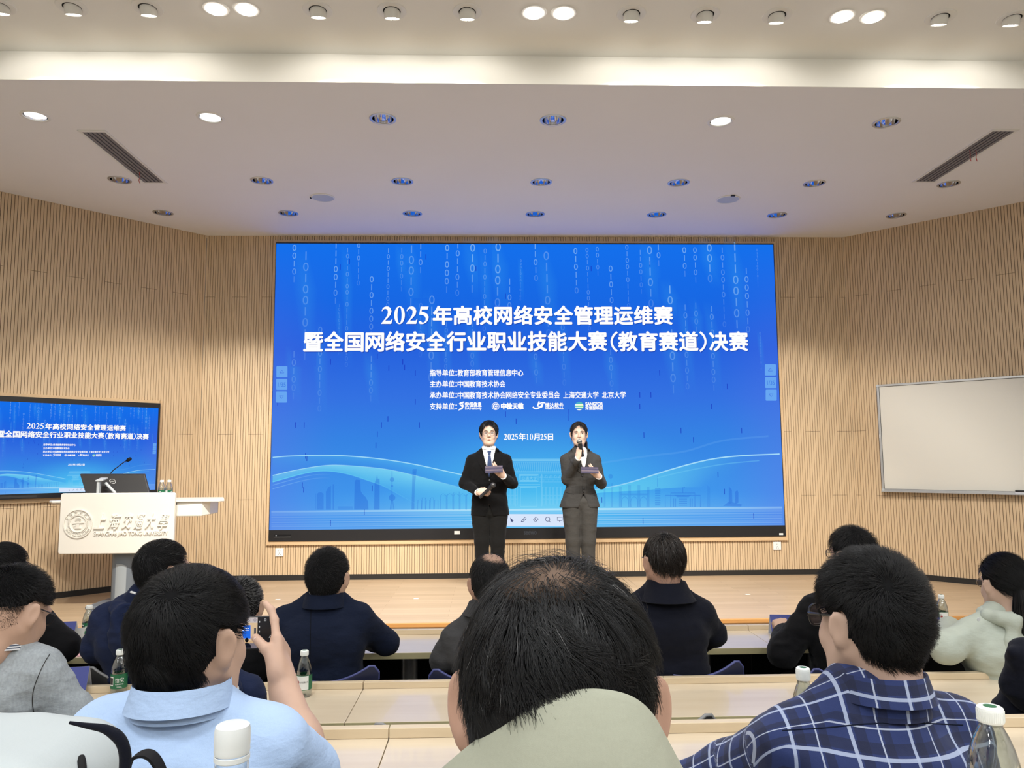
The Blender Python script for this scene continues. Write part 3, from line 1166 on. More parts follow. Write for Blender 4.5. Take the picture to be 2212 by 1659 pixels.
def glyphs(s, res=3):
    """triangles of a line of text, size 1, from the built-in font"""
    key = (s, res)
    if key not in _TX:
        f = bpy.data.curves.new('t', 'FONT')
        f.body = s
        f.size = 1.0
        f.resolution_u = res
        o = bpy.data.objects.new('t', f)
        COL.objects.link(o)
        dg = bpy.context.evaluated_depsgraph_get()
        me = o.evaluated_get(dg).to_mesh()
        V = [v.co.copy() for v in me.vertices]
        F = [tuple(p.vertices) for p in me.polygons]
        o.evaluated_get(dg).to_mesh_clear()
        bpy.data.objects.remove(o)
        bpy.data.curves.remove(f)
        _TX[key] = (V, F)
    return _TX[key]


SERIF = {
    '1': [[(0.11, 0), (0.40, 0), (0.40, 0.025), (0.335, 0.04), (0.32, 0.08), (0.32, 0.68), (0.29, 0.68), (0.10, 0.59), (0.11, 0.565), (0.17, 0.585), (0.195, 0.56), (0.195, 0.08), (0.18, 0.04), (0.11, 0.025)]],
    '2': [[(0.02, 0), (0.42, 0), (0.475, 0.19), (0.45, 0.19), (0.40, 0.125), (0.17, 0.125), (0.30, 0.25), (0.40, 0.37), (0.425, 0.50), (0.39, 0.60), (0.32, 0.665), (0.235, 0.685), (0.14, 0.66), (0.07, 0.60), (0.03, 0.50), (0.055, 0.49), (0.10, 0.555), (0.16, 0.585), (0.23, 0.565), (0.275, 0.51), (0.28, 0.43), (0.25, 0.33), (0.17, 0.20), (0.02, 0.025)]],
    '5': [[(0.10, 0.675), (0.42, 0.675), (0.38, 0.555), (0.155, 0.555), (0.135, 0.485), (0.26, 0.45), (0.37, 0.38), (0.425, 0.27), (0.40, 0.15), (0.32, 0.05), (0.20, -0.005), (0.10, -0.01), (0.03, 0.025), (0.025, 0.08), (0.06, 0.11), (0.11, 0.10), (0.18, 0.05), (0.25, 0.065), (0.30, 0.13), (0.305, 0.22), (0.27, 0.29), (0.20, 0.335), (0.115, 0.355), (0.04, 0.355)]],
}


def serif_digit(ch):
    if ch == '0':
        n = 28
        V, F = [], []
        for k in range(n):
            a = 2 * PI * k / n
            V.append(Vector((0.25 + 0.215 * math.cos(a), 0.34 + 0.35 * math.sin(a), 0)))
        for k in range(n):
            a = 2 * PI * k / n
            V.append(Vector((0.25 + 0.085 * math.cos(a), 0.34 + 0.315 * math.sin(a), 0)))
        F = [(k, (k + 1) % n, n + (k + 1) % n, n + k) for k in range(n)]
        return V, F
    V = [Vector((x, y, 0)) for x, y in SERIF[ch][0]]
    from mathutils.geometry import tessellate_polygon
    return V, [tuple(t) for t in tessellate_polygon([V])]


def bbox(V):
    return min(v.x for v in V), max(v.x for v in V), min(v.y for v in V), max(v.y for v in V)


def line2d(s, x0, x1, y0, y1, bold=0.0, res=3, shear=0.0):
    """flat text stretched to fill the box; bold = stroke growth in box units"""
    V, F = glyphs(s, res)
    a, b, c, d = bbox(V)
    sx, sy = (x1 - x0) / (b - a), (y1 - y0) / (d - c)
    P = [(x0 + (v.x - a) * sx + shear * (v.y - c) * sy, y0 + (v.y - c) * sy) for v in V]
    return stamp(P, F, bold)


def stamp(P, F, bold):
    if not bold:
        return P, F
    OV, OF = [], []
    for k in range(8):
        dx, dy = bold * math.cos(k * PI / 4), bold * math.sin(k * PI / 4)
        n = len(OV)
        OV += [(x + dx, y + dy) for x, y in P]
        OF += [tuple(n + i for i in f) for f in F]
    return OV, OF


def spread(chars, x0, x1, y0, y1, bold=0.0, serif=False):
    """characters set one by one with even pitch between x0 and x1 (full-width cells)"""
    OV, OF = [], []
    n = len(chars)
    w = (x1 - x0) / n
    for i, ch in enumerate(chars):
        if ch in ' \u3000': continue
        V, F = glyphs(ch)
        sc = (y1 - y0) / 0.93
        cx = x0 + (i + 0.5) * w
        a, b, c, d = bbox(V)
        P = [(cx + (v.x - (a + b) / 2) * sc * min(1.0, w * 0.90 / ((b - a) * sc)), y0 + (v.y + 0.06) * sc) for v in V]
        P, F = stamp(P, F, bold)
        k = len(OV)
        OV += P
        OF += [tuple(k + j for j in f) for f in F]
    return OV, OF


def serifs(s, x0, x1, y0, y1, k=1.0):
    OV, OF = [], []
    w = (x1 - x0) / len(s)
    h = (y1 - y0) / 0.68
    for i, ch in enumerate(s):
        V, F = serif_digit(ch)
        n = len(OV)
        sx = w / 0.5 * k
        OV += [(x0 + i * w + v.x * sx, y0 + v.y * h) for v in V]
        OF += [tuple(n + j for j in f) for f in F]
    return OV, OF


# ------------------------------------------------------------------ the slide, in picture units of the big display
SW = 5.53
SH = SW * 9 / 16
SX0, SZ1 = -2.329, 4.040
SZ0 = SZ1 - SH
Y_PIC = Y_WALL - 0.036


def sp(u, v):
    p = at(u, v, Y_PIC)
    return p.x - SX0, p.z - SZ0


class Flat:
    """flat coloured elements of the slide: local x, z; y = small step in front"""

    def __init__(self):
        self.v, self.f, self.c = [], [], []

    def add(self, P, F, col, y=0.0):
        n = len(self.v)
        self.v += [(x, y, z) for x, z in P]
        self.f += [tuple(n + i for i in q) for q in F]
        self.c += [col if isinstance(col, tuple) else col[i] for i in range(len(P))]

    def quad(self, pts, col, y=0.0):
        self.add(pts, [tuple(range(len(pts)))], col, y)

    def line(self, pts, w, col, y=0.0):
        pts = [Vector(p) for p in pts]
        n = len(pts)
        L = []
        for i in range(n):
            a, b = pts[max(i - 1, 0)], pts[min(i + 1, n - 1)]
            t = (b - a).normalized()
            nn = Vector((-t.y, t.x)) * w / 2
            L += [tuple(pts[i] + nn), tuple(pts[i] - nn)]
        cl = col if isinstance(col, tuple) else [c for c in col for _ in (0, 1)]
        self.add(L, [(2 * i, 2 * i + 1, 2 * i + 3, 2 * i + 2) for i in range(n - 1)], cl, y)

    def strip(self, top, bot, ct, cb, y=0.0):
        n = len(top)
        P = list(top) + list(bot)
        c = [ct if isinstance(ct, tuple) else ct[i] for i in range(n)] + [cb if isinstance(cb, tuple) else cb[i] for i in range(n)]
        self.add(P, [(i, n + i, n + i + 1, i + 1) for i in range(n - 1)], c, y)

    def build(self, name, parent, mat=None):
        me = bpy.data.meshes.new(name)
        me.from_pydata(self.v, [], self.f)
        ca = me.color_attributes.new('Col', 'FLOAT_COLOR', 'POINT')
        ca.data.foreach_set('color', np.array(self.c, np.float32).ravel())
        return link(me, name, mat or M_['overlay'], parent, world=False)


def px(pts):
    return [sp(u, v) for u, v in pts]


def bez(pts, n=24):
    """smooth curve through pixel points (Catmull-Rom)"""
    P = [np.array(p, float) for p in pts]
    P = [2 * P[0] - P[1]] + P + [2 * P[-1] - P[-2]]
    out = []
    m = len(P) - 3
    per = max(2, n // m)
    for i in range(m):
        p0, p1, p2, p3 = P[i:i + 4]
        for k in range(per):
            t = k / per
            out.append(tuple(0.5 * ((2 * p1) + (p2 - p0) * t + (2 * p0 - 5 * p1 + 4 * p2 - p3) * t * t + (3 * p1 - p0 - 3 * p2 + p3) * t ** 3)))
    out.append(tuple(P[-2]))
    return out


WHITE = (1, 1, 1, 1)


def lin(r, g, b, a=1.0):
    return srgb(r, g, b)[:3] + (a,)


def box2(u0, v0, u1, v1):
    return px([(u0, v0), (u1, v0), (u1, v1), (u0, v1)])


def rbox(u0, v0, u1, v1, r, n=5):
    P = []
    for cx_, cy_, a0 in ((u1 - r, v0 + r, -90), (u1 - r, v1 - r, 0), (u0 + r, v1 - r, 90), (u0 + r, v0 + r, 180)):
        for k in range(n + 1):
            a = math.radians(a0 + 90 * k / n)
            P.append((cx_ + r * math.cos(a), cy_ + r * math.sin(a)))
    return px(P)


def tbox(u0, v0, u1, v1):
    x0, z1 = sp(u0, v0)
    x1, z0 = sp(u1, v1)
    return x0, x1, z0, z1


def build_slide(root):
    u = SW / 1085.0     # one picture pixel
    # falling columns of digits
    fl = Flat()
    BITS = '0010101101001011100101011010010111001010'
    cols = [(636, 535, 17, 5, .5), (661, 552, 24, 10, .25), (726, 530, 17, 8, .55), (751, 540, 13, 20, .28), (775, 530, 13.5, 7, .4), (803, 603, 17, 8, .45), (839, 541, 13, 11, .42), (868, 540, 14, 7, .25), (889, 538, 23, 7, .3), (909, 532, 17, 4, .5), (933, 647, 24, 9, .27), (966, 535, 18, 6, .55), (989, 530, 17, 7, .45), (1021, 535, 22, 5, .5), (1048, 542, 14, 14, .26), (1076, 533, 24, 6, .5), (1101, 608, 17, 5, .4), (1125, 563, 7, 13, .28), (1156, 532, 17, 5, .5), (1180, 552, 24, 8, .25), (1243, 542, 17, 6, .55), (1268, 540, 13, 15, .3), (1290, 538, 13, 5, .4), (1319, 580, 17, 6, .45), (1354, 534, 14, 10, .35), (1383, 545, 14, 7, .3), (1403, 540, 23, 6, .4), (1422, 534, 17, 3, .5), (1447, 625, 23, 3, .5), (1478, 540, 17, 4, .5), (1501, 540, 16, 5, .45), (1532, 535, 22, 4, .5), (1560, 540, 16, 11, .3), (1587, 532, 24, 9, .45), (1612, 585, 18, 8, .4), (1635, 540, 7, 12, .3), (1480, 664, 17, 11, .26), (1537, 667, 17, 11, .28), (1451, 720, 24, 6, .3), (1503, 660, 17, 5, .2), (692, 712, 17, 11, .22), (635, 765, 18, 6, .2), (802, 775, 17, 6, .22), (964, 700, 13, 10, .22), (1642, 720, 7, 12, .2), (1157, 770, 17, 4, .2), (1215, 690, 17, 9, .17), (1319, 760, 17, 6, .17), (733, 660, 8, 14, .16), (1021, 700, 17, 8, .16), (909, 660, 15, 8, .12)]
    for i, (cx_, y0, st, n, a) in enumerate(cols):
        for k in range(n):
            ch = BITS[(i * 7 + k) % len(BITS)]
            V, F = glyphs(ch, 4)
            s = st * u * 1.12
            x, z = sp(cx_ + (-k * st * 0.012 if cx_ < 1130 else k * st * 0.03), y0 + k * st)
            w = 0.62
            b0, b1, _, _ = bbox(V)
            mid = (b0 + b1) / 2
            fade = a * (1 - 0.65 * (k / max(n - 1, 1)) ** 2)
            P = [(x + (p.x - mid) * s, z - s * 0.36 + p.y * s) for p in V]
            fl.add(P, F, lin(150, 205, 250, fade), -0.0006)
        if st > 20 or a < .3:
            x, z = sp(cx_, y0)
            x2, z2 = sp(cx_, y0 + st * n)
            g = st * u * 1.1
            zm = z * .7 + z2 * .3
            c3 = [lin(60, 170, 240, 0), lin(60, 170, 240, .2), lin(60, 170, 240, 0)]
            fl.strip([(x - g, z + g), (x, z + g), (x + g, z + g)], [(x - g, zm), (x, zm), (x + g, zm)], lin(60, 170, 240, 0), c3, -0.0003)
            fl.strip([(x - g, zm), (x, zm), (x + g, zm)], [(x - g, z2), (x, z2), (x + g, z2)], c3, lin(60, 170, 240, 0), -0.0003)
    fl.build('digit_rain', root)
    # small dark ticks
    fl = Flat()
    for (a, b) in ((755, 565), (735, 577), (920, 555), (1028, 580), (1277, 580), (1404, 570), (1092, 640), (815, 770), (714, 782), (840, 795), (874, 794), (870, 782), (897, 806), (897, 868), (600, 870), (838, 905), (824, 918), (906, 918), (638, 918), (657, 918), (1092, 895), (1425, 805), (1406, 853), (1382, 853), (1382, 878), (1229, 890), (1227, 903), (1391, 940), (1471, 930), (1498, 950), (1602, 930), (1571, 835), (1537, 878), (660, 985), (653, 1048), (656, 1058), (663, 990), (815, 938), (812, 962), (804, 1055), (1551, 1025), (1565, 1062), (1300, 1080), (714, 1130), (1628, 1115), (787, 1107), (1389, 1125), (1115, 910)):
        x, z = sp(a, b)
        fl.quad([(x - .004, z - .03), (x + .004, z - .03), (x + .004, z + .03), (x - .004, z + .03)], lin(22, 40, 185, .75), -0.0006)
    fl.build('tick_marks', root)
    # ribbons of light
    fl = Flat()
    top = bez([(589, 988), (630, 985), (705, 983.5), (766, 986), (830, 992.5), (900, 1004), (991, 1024), (1080, 1044)], 42)
    mid = bez([(589, 1027), (645, 1014.4), (698, 1006), (743, 1005.2), (830, 1013), (900, 1028), (991, 1052), (1080, 1072)], 42)
    low = bez([(589, 1041), (660, 1022), (705, 1017.4), (751, 1024), (796, 1038.5), (830, 1051), (870, 1073), (905, 1092)], 42)
    n = min(len(top), len(mid), len(low))
    top, mid, low = top[:n], mid[:n], low[:n]
    e = [min(1, 0.35 + 1.2 * i / n) for i in range(n)]
    fl.strip(px(top), px(mid), [lin(85, 185, 240, .55 * k) for k in e], [lin(60, 150, 232, .25 * k) for k in e], -0.0004)
    fl.strip(px(mid), px(low), [lin(130, 222, 244, .75 * min(1, k + .2) * (1 if i < n * .7 else 1 - (i - n * .7) / (n * .3))) for i, k in enumerate(e)], [lin(95, 205, 240, .6 * (1 if i < n * .55 else max(0, 1 - (i - n * .55) / (n * .35)))) for i in range(n)], -0.0005)
    fl.line(px(top), .011, [lin(170, 228, 250, .8)] * n, -0.0007)
    fl.line(px(mid), .008, [lin(180, 236, 250, .8 * (1 - i / n)) for i in range(n)], -0.0007)
    fl.line(px(low), .010, [lin(110, 215, 245, .7 * (1 - i / n)) for i in range(n)], -0.0007)
    for dy in (7, 15):
        fl.line(px([(a, b + dy) for a, b in low[:n // 3]]), .008, [lin(130, 190, 245, .5 * (1 - 3 * i / n)) for i in range(n // 3)], -0.0007)
    top = bez([(1230, 1068), (1290, 1057), (1350, 1045), (1419, 1023.5), (1479, 1005.6), (1538, 991.7), (1598, 984.7), (1684, 980.7)], 42)
    low = bez([(1230, 1072), (1290, 1065), (1350, 1061), (1379, 1060), (1439, 1055), (1479, 1053), (1529, 1053), (1600, 1056)], 42)
    n = min(len(top), len(low))
    top, low = top[:n], low[:n]
    fl.strip(px(top), px(low), [lin(100, 210, 242, .62 * max(0, 1 - (i / n) ** 2 * 1.25)) for i in range(n)], [lin(110, 218, 240, .72 * max(0, 1 - (i / n) ** 2 * 1.5)) for i in range(n)], -0.0004)
    fl.line(px(top), .013, [lin(175, 230, 252, min(.85, .25 + 1.2 * i / n)) for i in range(n)], -0.0007)
    c2 = bez([(1300, 1000), (1400, 985), (1480, 975), (1560, 952), (1660, 942)], 24)
    fl.line(px(c2), .02, lin(110, 180, 245, .18), -0.0005)
    c3 = bez([(1420, 1032), (1479, 1018), (1560, 1003), (1640, 995)], 24)
    fl.line(px(c3), .012, lin(120, 210, 245, .3), -0.0006)
    fl.build('light_ribbons', root)
    # city outline, gate and ground lines
    fl = Flat()
    D = (34, 96, 214)

    def sil(pts, a=.34):
        fl.quad(px(pts), lin(*D, a), -0.0006)
    sil([(684, 1101), (684, 1068), (688, 1064), (694, 1063), (699, 1067), (699, 1101)])
    sil([(704, 1101), (704, 1062), (709, 1053), (715, 1049), (715, 1101)])
    sil([(719, 1101), (719, 1046), (720.5, 1046), (720.5, 1101)], .5)
    sil([(681, 1101), (681, 1066), (682, 1066), (682, 1101)], .4)
    sil([(765, 1101), (766, 1040), (769, 1036), (778, 1037), (779.5, 1061), (784, 1068), (790, 1074), (795, 1083), (796, 1101)], .42)
    sil([(730, 1101), (730, 1094), (762, 1094), (762, 1101)], .2)
    sil([(808, 1101), (809, 1044), (813, 1034), (814.5, 1024), (816, 1034), (820, 1034), (820, 1101)], .42)
    # tower with two globes
    for (cx_, cy_, r) in ((847, 1036, 5), (847, 1075, 7), (847, 1050, 2.5)):
        sil([(cx_ + r * math.cos(a * PI / 8), cy_ + r * math.sin(a * PI / 8)) for a in range(16)], .42)
    sil([(846, 1101), (846.2, 1022), (847, 1010), (847.8, 1022), (848, 1101)], .5)
    sil([(842, 1101), (845, 1080), (846.2, 1080), (844, 1101)], .4)
    sil([(852, 1101), (849, 1080), (847.8, 1080), (850, 1101)], .4)
    sil([(889, 1101), (891, 1016), (892, 1013), (900, 1013), (900, 1016), (896, 1050), (895, 1101)], .36)
    sil([(893.5, 1023), (893.5, 1017.5), (898.5, 1017.5), (897.5, 1023)], .3)
    for k in range(5):
        x = 902 + k * 9
        fl.line(px([(x, 1101), (x + 1, 1080 - (k % 2) * 5), (x + 8, 1080 - (k % 2) * 5), (x + 8, 1101)]), .006, lin(*D, .4), -0.0006)
    for k in range(6):
        x = 952 + k * 14
        fl.line(px([(x, 1101), (x, 1072 - (k % 3) * 4), (x + 12, 1070 - (k % 3) * 4), (x + 12, 1101)]), .006, lin(*D, .38), -0.0006)
        fl.line(px([(x - 2, 1072), (x + 5, 1066), (x + 14, 1072)]), .006, lin(*D, .3), -0.0006)
    for k in range(4):
        x = 1340 + k * 20
        fl.line(px([(x, 1095), (x, 1052 - (k in (1, 2)) * 4)]), .03, lin(*D, .22), -0.0006)
        if k < 3:
            fl.line(px([(x, 1068), (x + 20, 1068)]), .02, lin(*D, .25), -0.0006)
            fl.line(px(bez([(x + 3, 1095), (x + 3, 1080), (x + 10, 1073), (x + 17, 1080), (x + 17, 1095)], 16)), .007, lin(*D, .3), -0.0006)
    for k in range(8):
        sil([(1414.5, 1092 - k * 5), (1427, 1092 - k * 5), (1426, 1089 - k * 5), (1415.5, 1089 - k * 5)], .3)
    fl.line(px([(1420.5, 1052), (1420.5, 1028)]), .008, lin(*D, .35), -0.0006)
    fl.line(px([(1437, 1095), (1437, 1070), (1513, 1070), (1513, 1095)]), .008, lin(*D, .4), -0.0006)
    fl.line(px([(1449, 1095), (1449, 1065), (1501, 1065), (1501, 1095)]), .008, lin(*D, .45), -0.0006)
    sil([(1456, 1069), (1463, 1074), (1487, 1074), (1494, 1069)], .35)
    fl.line(px([(1475, 1065), (1475, 1053), (1480, 1053)]), .007, lin(*D, .45), -0.0006)
    for k in range(4): fl.line(px([(1466, 1078 + k * 4.5), (1484, 1078 + k * 4.5)]), .009, lin(*D, .35), -0.0006)
    for x in (1455, 1459, 1491, 1495): fl.line(px([(x, 1095), (x, 1077)]), .012, lin(*D, .3), -0.0006)
    sil([(1527, 1095), (1528, 1048), (1534, 1054), (1534, 1095)], .15)
    sil([(1574, 1090), (1574.5, 1051), (1581, 1058), (1582, 1085)], .42)
    sil([(1588, 1088), (1588, 1062), (1593, 1059), (1595, 1064), (1595, 1086)], .42)
    sil([(1562, 1093), (1575, 1083), (1590, 1087), (1603, 1090), (1601, 1094)], .38)
    fl.line(px([(1306, 1095), (1306, 1050), (1322, 1044), (1322, 1095)]), .02, lin(*D, .2), -0.0006)
    sil([(1319 + 5 * math.cos(a * PI / 8), 1029 + 5 * math.sin(a * PI / 8)) for a in range(16)], .3)
    # gate of the campus, pale lines
    G = lin(150, 225, 250, .62)
    G2 = lin(140, 215, 248, .34)
    for v, a, b in ((992, 1100, 1232), (995, 1098, 1234), (998, 1096, 1236), (1019, 1086, 1244), (1022, 1088, 1242)):
        fl.line(px([(a, v), (b, v)]), .007, G, -0.0006)
    for k in range(34):
        x = 1099 + k * 4.0
        fl.line(px([(x, 999), (x + (x - 1165) * .05, 1009), (x + (x - 1165) * .12, 1018)]), .007, G2, -0.0006)
    for (a, b, c, d) in ((1122, 1025, 1163, 1040), (1124, 1027, 1161, 1038), (1124, 1053, 1160, 1094), (1118, 1047, 1167, 1051)):
        fl.line(px([(a, b), (c, b), (c, d), (a, d), (a, b)]), .006, G, -0.0006)
    for x in (1096, 1104, 1112, 1172, 1180, 1188, 1196, 1204, 1212):
        fl.line(px([(x, 1052), (x + 6, 1052), (x + 6, 1090), (x, 1090), (x, 1052)]), .006, G2, -0.0006)
        for vv in (1070, 1078): fl.line(px([(x, vv), (x + 6, vv)]), .005, G2, -0.0006)
    for k in range(5):
        x = 1166 + k * 10
        fl.line(px([(x, 1032), (x + 4, 1026), (x + 8, 1032), (x, 1032)]), .008, G2, -0.0006)
        fl.line(px([(x, 1035), (x + 9, 1035), (x + 9, 1041), (x, 1041)]), .006, G2, -0.0006)
    fl.line(px([(1113, 1052), (1113, 1094)]), .012, G2, -0.0006)
    fl.line(px([(1170, 1024), (1170, 1094)]), .014, G2, -0.0006)
    P, F = spread('交通大学', *tbox(1126, 1029, 1160, 1037))
    fl.add(P, F, G, -0.0007)
    # ground lines
    n = 24
    us = [586 + (1690 - 586) * i / (n - 1) for i in range(n)]
    for v, a, w in ((1101, .75, .02), (1107, .28, .03), (1113, .35, .014), (1119, .2, .02), (1124, .4, .012), (1129, .2, .02), (1133, .38, .012), (1138, .15, .02)):
        sl = -0.0075 * (1.1)
        fl.line(px([(x, v + sl * (x - 1140)) for x in us]), w, [lin(190, 232, 252, a * math.exp(-((x - 1180) / 520) ** 2)) for x in us], -0.0006)
    fl.strip(px([(x, 1060) for x in us]), px([(x, 1104 - .008 * (x - 1140)) for x in us]), lin(120, 215, 245, 0), [lin(150, 225, 248, .5 * math.exp(-((x - 1180) / 330) ** 2)) for x in us], -0.0003)
    fl.build('skyline_drawing', root)
    # headline
    fl = Flat()
    sh = lin(20, 50, 150, .6)
    for col, off, y in ((sh, .008, -0.0009), (WHITE, 0, -0.0013)):
        x0, x1, z0, z1 = tbox(823, 661, 930, 702)
        fl.add(*serifs('2025', x0 + off, x1 + off, z0 - off + .012, z1 - off - .004), col, y)
        x0, x1, z0, z1 = tbox(934, 660.5, 1455, 702)
        fl.add(*spread('年高校网络安全管理运维赛', x0 + off, x1 + off, z0 - off + .012, z1 - off, .0070), col, y)
        x0, x1, z0, z1 = tbox(655, 716, 1313, 759)
        fl.add(*spread('暨全国网络安全行业职业技能大赛', x0 + off, x1 + off, z0 - off + .012, z1 - off, .0070), col, y)
        x0, x1, z0, z1 = tbox(1334, 716, 1510, 759)
        fl.add(*spread('教育赛道', x0 + off, x1 + off, z0 - off + .012, z1 - off, .0070), col, y)
        x0, x1, z0, z1 = tbox(1530, 716, 1618, 759)
        fl.add(*spread('决赛', x0 + off, x1 + off, z0 - off + .012, z1 - off, .0070), col, y)
        for (a, b, s) in ((1321, 1333, 1), (1512, 1524, -1)):
            p_, q_ = (b, a) if s > 0 else (a, b)
            pts = bez([(p_, 717), (p_ + (q_ - p_) * .7, 726), (q_, 738), (p_ + (q_ - p_) * .7, 750), (p_, 759)], 20)
            fl.line([(p[0] + off, p[1] - off) for p in px(pts)], .024, col, y)
    fl.build('headline_lettering', root)
    # organisers
    fl = Flat()
    ln = [('指导单位', '教育部教育管理信息中心', 798, 812, 1131), ('主办单位', '中国教育技术协会', 822, 836, 1092), ('承办单位', '中国教育技术协会网络安全专业委员会', 846, 860, 1209.5), ('支持单位', '', 870.5, 884.5, 0)]
    for a, b, v0, v1, ue in ln:
        fl.add(*spread(a, *tbox(928, v0, 982, v1), .0017), WHITE, -0.0013)
        fl.add(*spread('：', *tbox(981, v0, 990, v1), .003), WHITE, -0.0013)
        if b: fl.add(*spread(b, *tbox(988, v0, ue, v1), .0017), WHITE, -0.0013)
    fl.add(*spread('上海交通大学', *tbox(1216, 846, 1293.5, 860), .0017), WHITE, -0.0013)
    fl.add(*spread('北京大学', *tbox(1300, 846, 1352.5, 860), .0017), WHITE, -0.0013)
    fl.build('organiser_lettering', root)
    # sponsor marks
    fl = Flat()
    fl.quad(px([(991, 872), (994, 869), (1003, 867), (1001, 871), (996, 873), (994, 875)]), WHITE, -0.0013)
    fl.quad(px([(994, 875), (1000, 873), (1002, 876), (1000, 880), (996, 878)]), WHITE, -0.0013)
    fl.quad(px([(1002, 877), (999, 884), (990, 887), (992, 883), (997, 880)]), WHITE, -0.0013)
    fl.add(*spread('安恒信息', *tbox(1004, 868.5, 1040.5, 879), .0022), WHITE, -0.0013)
    fl.add(*line2d('DAS-security', *tbox(1005, 880, 1040, 886), .0015), WHITE, -0.0013)
    fl.build('sponsor_mark', root)
    fl = Flat()
    cx_, cy_ = 1070.5, 877.5

    def arc(r0, r1, a0, a1, n=28):
        A = [math.radians(a0 + (a1 - a0) * k / n) for k in range(n + 1)]
        fl.strip(px([(cx_ + r1 * math.cos(a), cy_ + r1 * math.sin(a)) for a in A]), px([(cx_ + r0 * math.cos(a), cy_ + r0 * math.sin(a)) for a in A]), WHITE, WHITE, -0.0013)
    arc(7.0, 8.2, 0, 360)
    arc(3.2, 5.8, 35, 325)
    arc(0, 1.7, 0, 360)
    fl.quad(box2(1071, 876.5, 1076, 878.5), WHITE, -0.0013)
    fl.add(*spread('中检天帷', *tbox(1082, 870.5, 1131, 883.5), .0040), WHITE, -0.0013)
    fl.build('sponsor_mark', root)
    fl = Flat()
    P = px(bez([(1151, 879), (1156, 882.5), (1164, 881), (1170, 876), (1173, 872)], 16))
    fl.line(P, .016, WHITE, -0.0013)
    fl.line(px(bez([(1161, 878), (1163, 872), (1165, 867)], 8)), .016, WHITE, -0.0013)
    fl.line(px(bez([(1164, 873), (1170, 870), (1177, 870)], 8)), .014, WHITE, -0.0013)
    fl.line(px(bez([(1163, 878), (1169, 880), (1172, 876), (1168, 874)], 8)), .012, WHITE, -0.0013)
    fl.add(*spread('博达软件', *tbox(1177, 870, 1218, 880.5), .002), WHITE, -0.0013)
    fl.add(*line2d('WEBBER SOFTWARE', *tbox(1178, 881.5, 1217, 884), .001), WHITE, -0.0013)
    fl.build('sponsor_mark', root)
    fl = Flat()
    cx_, cy_ = 1251, 877
    R = 9.3
    for k, (a, b, c) in enumerate(((-1, -.45, (90, 190, 90)), (-.45, -.1, (235, 250, 245)), (-.1, .15, (60, 180, 150)), (.15, .45, (200, 235, 245)), (.45, .75, (60, 130, 230)), (.75, 1, (240, 250, 255)))):
        if k == 0: c = (70, 165, 215)
        def xs(y): return R * math.sqrt(max(0, 1 - y * y))
        fl.strip(px([(cx_ - xs(t), cy_ + R * t) for t in np.linspace(a, b, 7)]), px([(cx_ + xs(t), cy_ + R * t) for t in np.linspace(a, b, 7)]), lin(*c), lin(min(255, c[0] + 20), min(255, c[1] + 25), c[2] - 40), -0.0013)
    fl.add(*line2d('SANGFOR', *tbox(1265, 869, 1302, 875.8), .0026), WHITE, -0.0013)
    fl.add(*spread('深信服科技', *tbox(1264, 876.5, 1303, 885), .0016), WHITE, -0.0013)
    fl.build('sponsor_mark', root)
    fl = Flat()
    fl.add(*serifs('2025', *tbox(1088, 937, 1120, 950)), WHITE, -0.0013)
    fl.add(*spread('年', *tbox(1120, 935.5, 1136, 950.5), .0028), WHITE, -0.0013)
    fl.add(*serifs('10', *tbox(1135.5, 937, 1152, 950)), WHITE, -0.0013)
    fl.add(*spread('月', *tbox(1151, 935.5, 1167, 950.5), .0028), WHITE, -0.0013)
    fl.add(*serifs('25', *tbox(1166.5, 937, 1182, 950)), WHITE, -0.0013)
    fl.add(*spread('日', *tbox(1181, 935.5, 1197, 950.5), .0028), WHITE, -0.0013)
    fl.build('date_lettering', root)
    # page buttons
    for side, u0, dv in (('l', 597, 0), ('r', 1652, -4)):
        for k in range(3):
            v0 = 791 + dv + 27.3 * k
            du = (-0.5 if side == 'l' else 0.9) * k
            fl = Flat()
            fl.quad(rbox(u0 + du, v0, u0 + du + 24, v0 + 24, 2), lin(112, 178, 246, .78), -0.0008)
            cx_, cy_ = u0 + du + 12, v0 + 12
            if k == 1: fl.add(*line2d('1/35', *tbox(cx_ - 8, cy_ - 4, cx_ + 8.5, cy_ + 5), .0012), lin(72, 132, 228, 1), -0.0012)
            else:
                s = 1 if k == 0 else -1
                P = px([(cx_ - 4.5, cy_ + 2.5 * s), (cx_, cy_ - 3.5 * s), (cx_ + 4.5, cy_ + 2.5 * s), (cx_ - 4.5, cy_ + 2.5 * s)])
                fl.line(P, .007, lin(72, 120, 225, 1), -0.0012)
            fl.build('page_button', root)
    # drawing toolbar
    fl = Flat()
    fl.quad(rbox(1040, 1110.5, 1262, 1137, 2.5), lin(222, 232, 252, .93), -0.0008)
    ic = lin(70, 78, 120, 1)
    fl.quad(px([(1102, 1118), (1110, 1125), (1106, 1125.5), (1104, 1129)]), ic, -0.0013)
    fl.line(px([(1105, 1123), (1108, 1128.5)]), .008, ic, -0.0013)
    fl.line(px([(1126, 1127), (1128, 1123), (1134, 1117.5), (1137, 1120), (1131, 1126), (1126, 1127)]), .006, ic, -0.0013)
    fl.line(px([(1130, 1121), (1133, 1124)]), .006, ic, -0.0013)
    fl.line(px([(1152, 1123), (1158, 1116.5), (1163, 1121), (1157, 1127.5), (1152, 1123)]), .006, ic, -0.0013)
    fl.line(px([(1154, 1120.5), (1160, 1125)]), .006, ic, -0.0013)
    fl.line(px([(1183 + 4.6 * math.cos(a * PI / 10), 1121.5 + 4.6 * math.sin(a * PI / 10)) for a in range(21)]), .006, ic, -0.0013)
    fl.line(px([(1186, 1125), (1189, 1128)]), .006, ic, -0.0013)
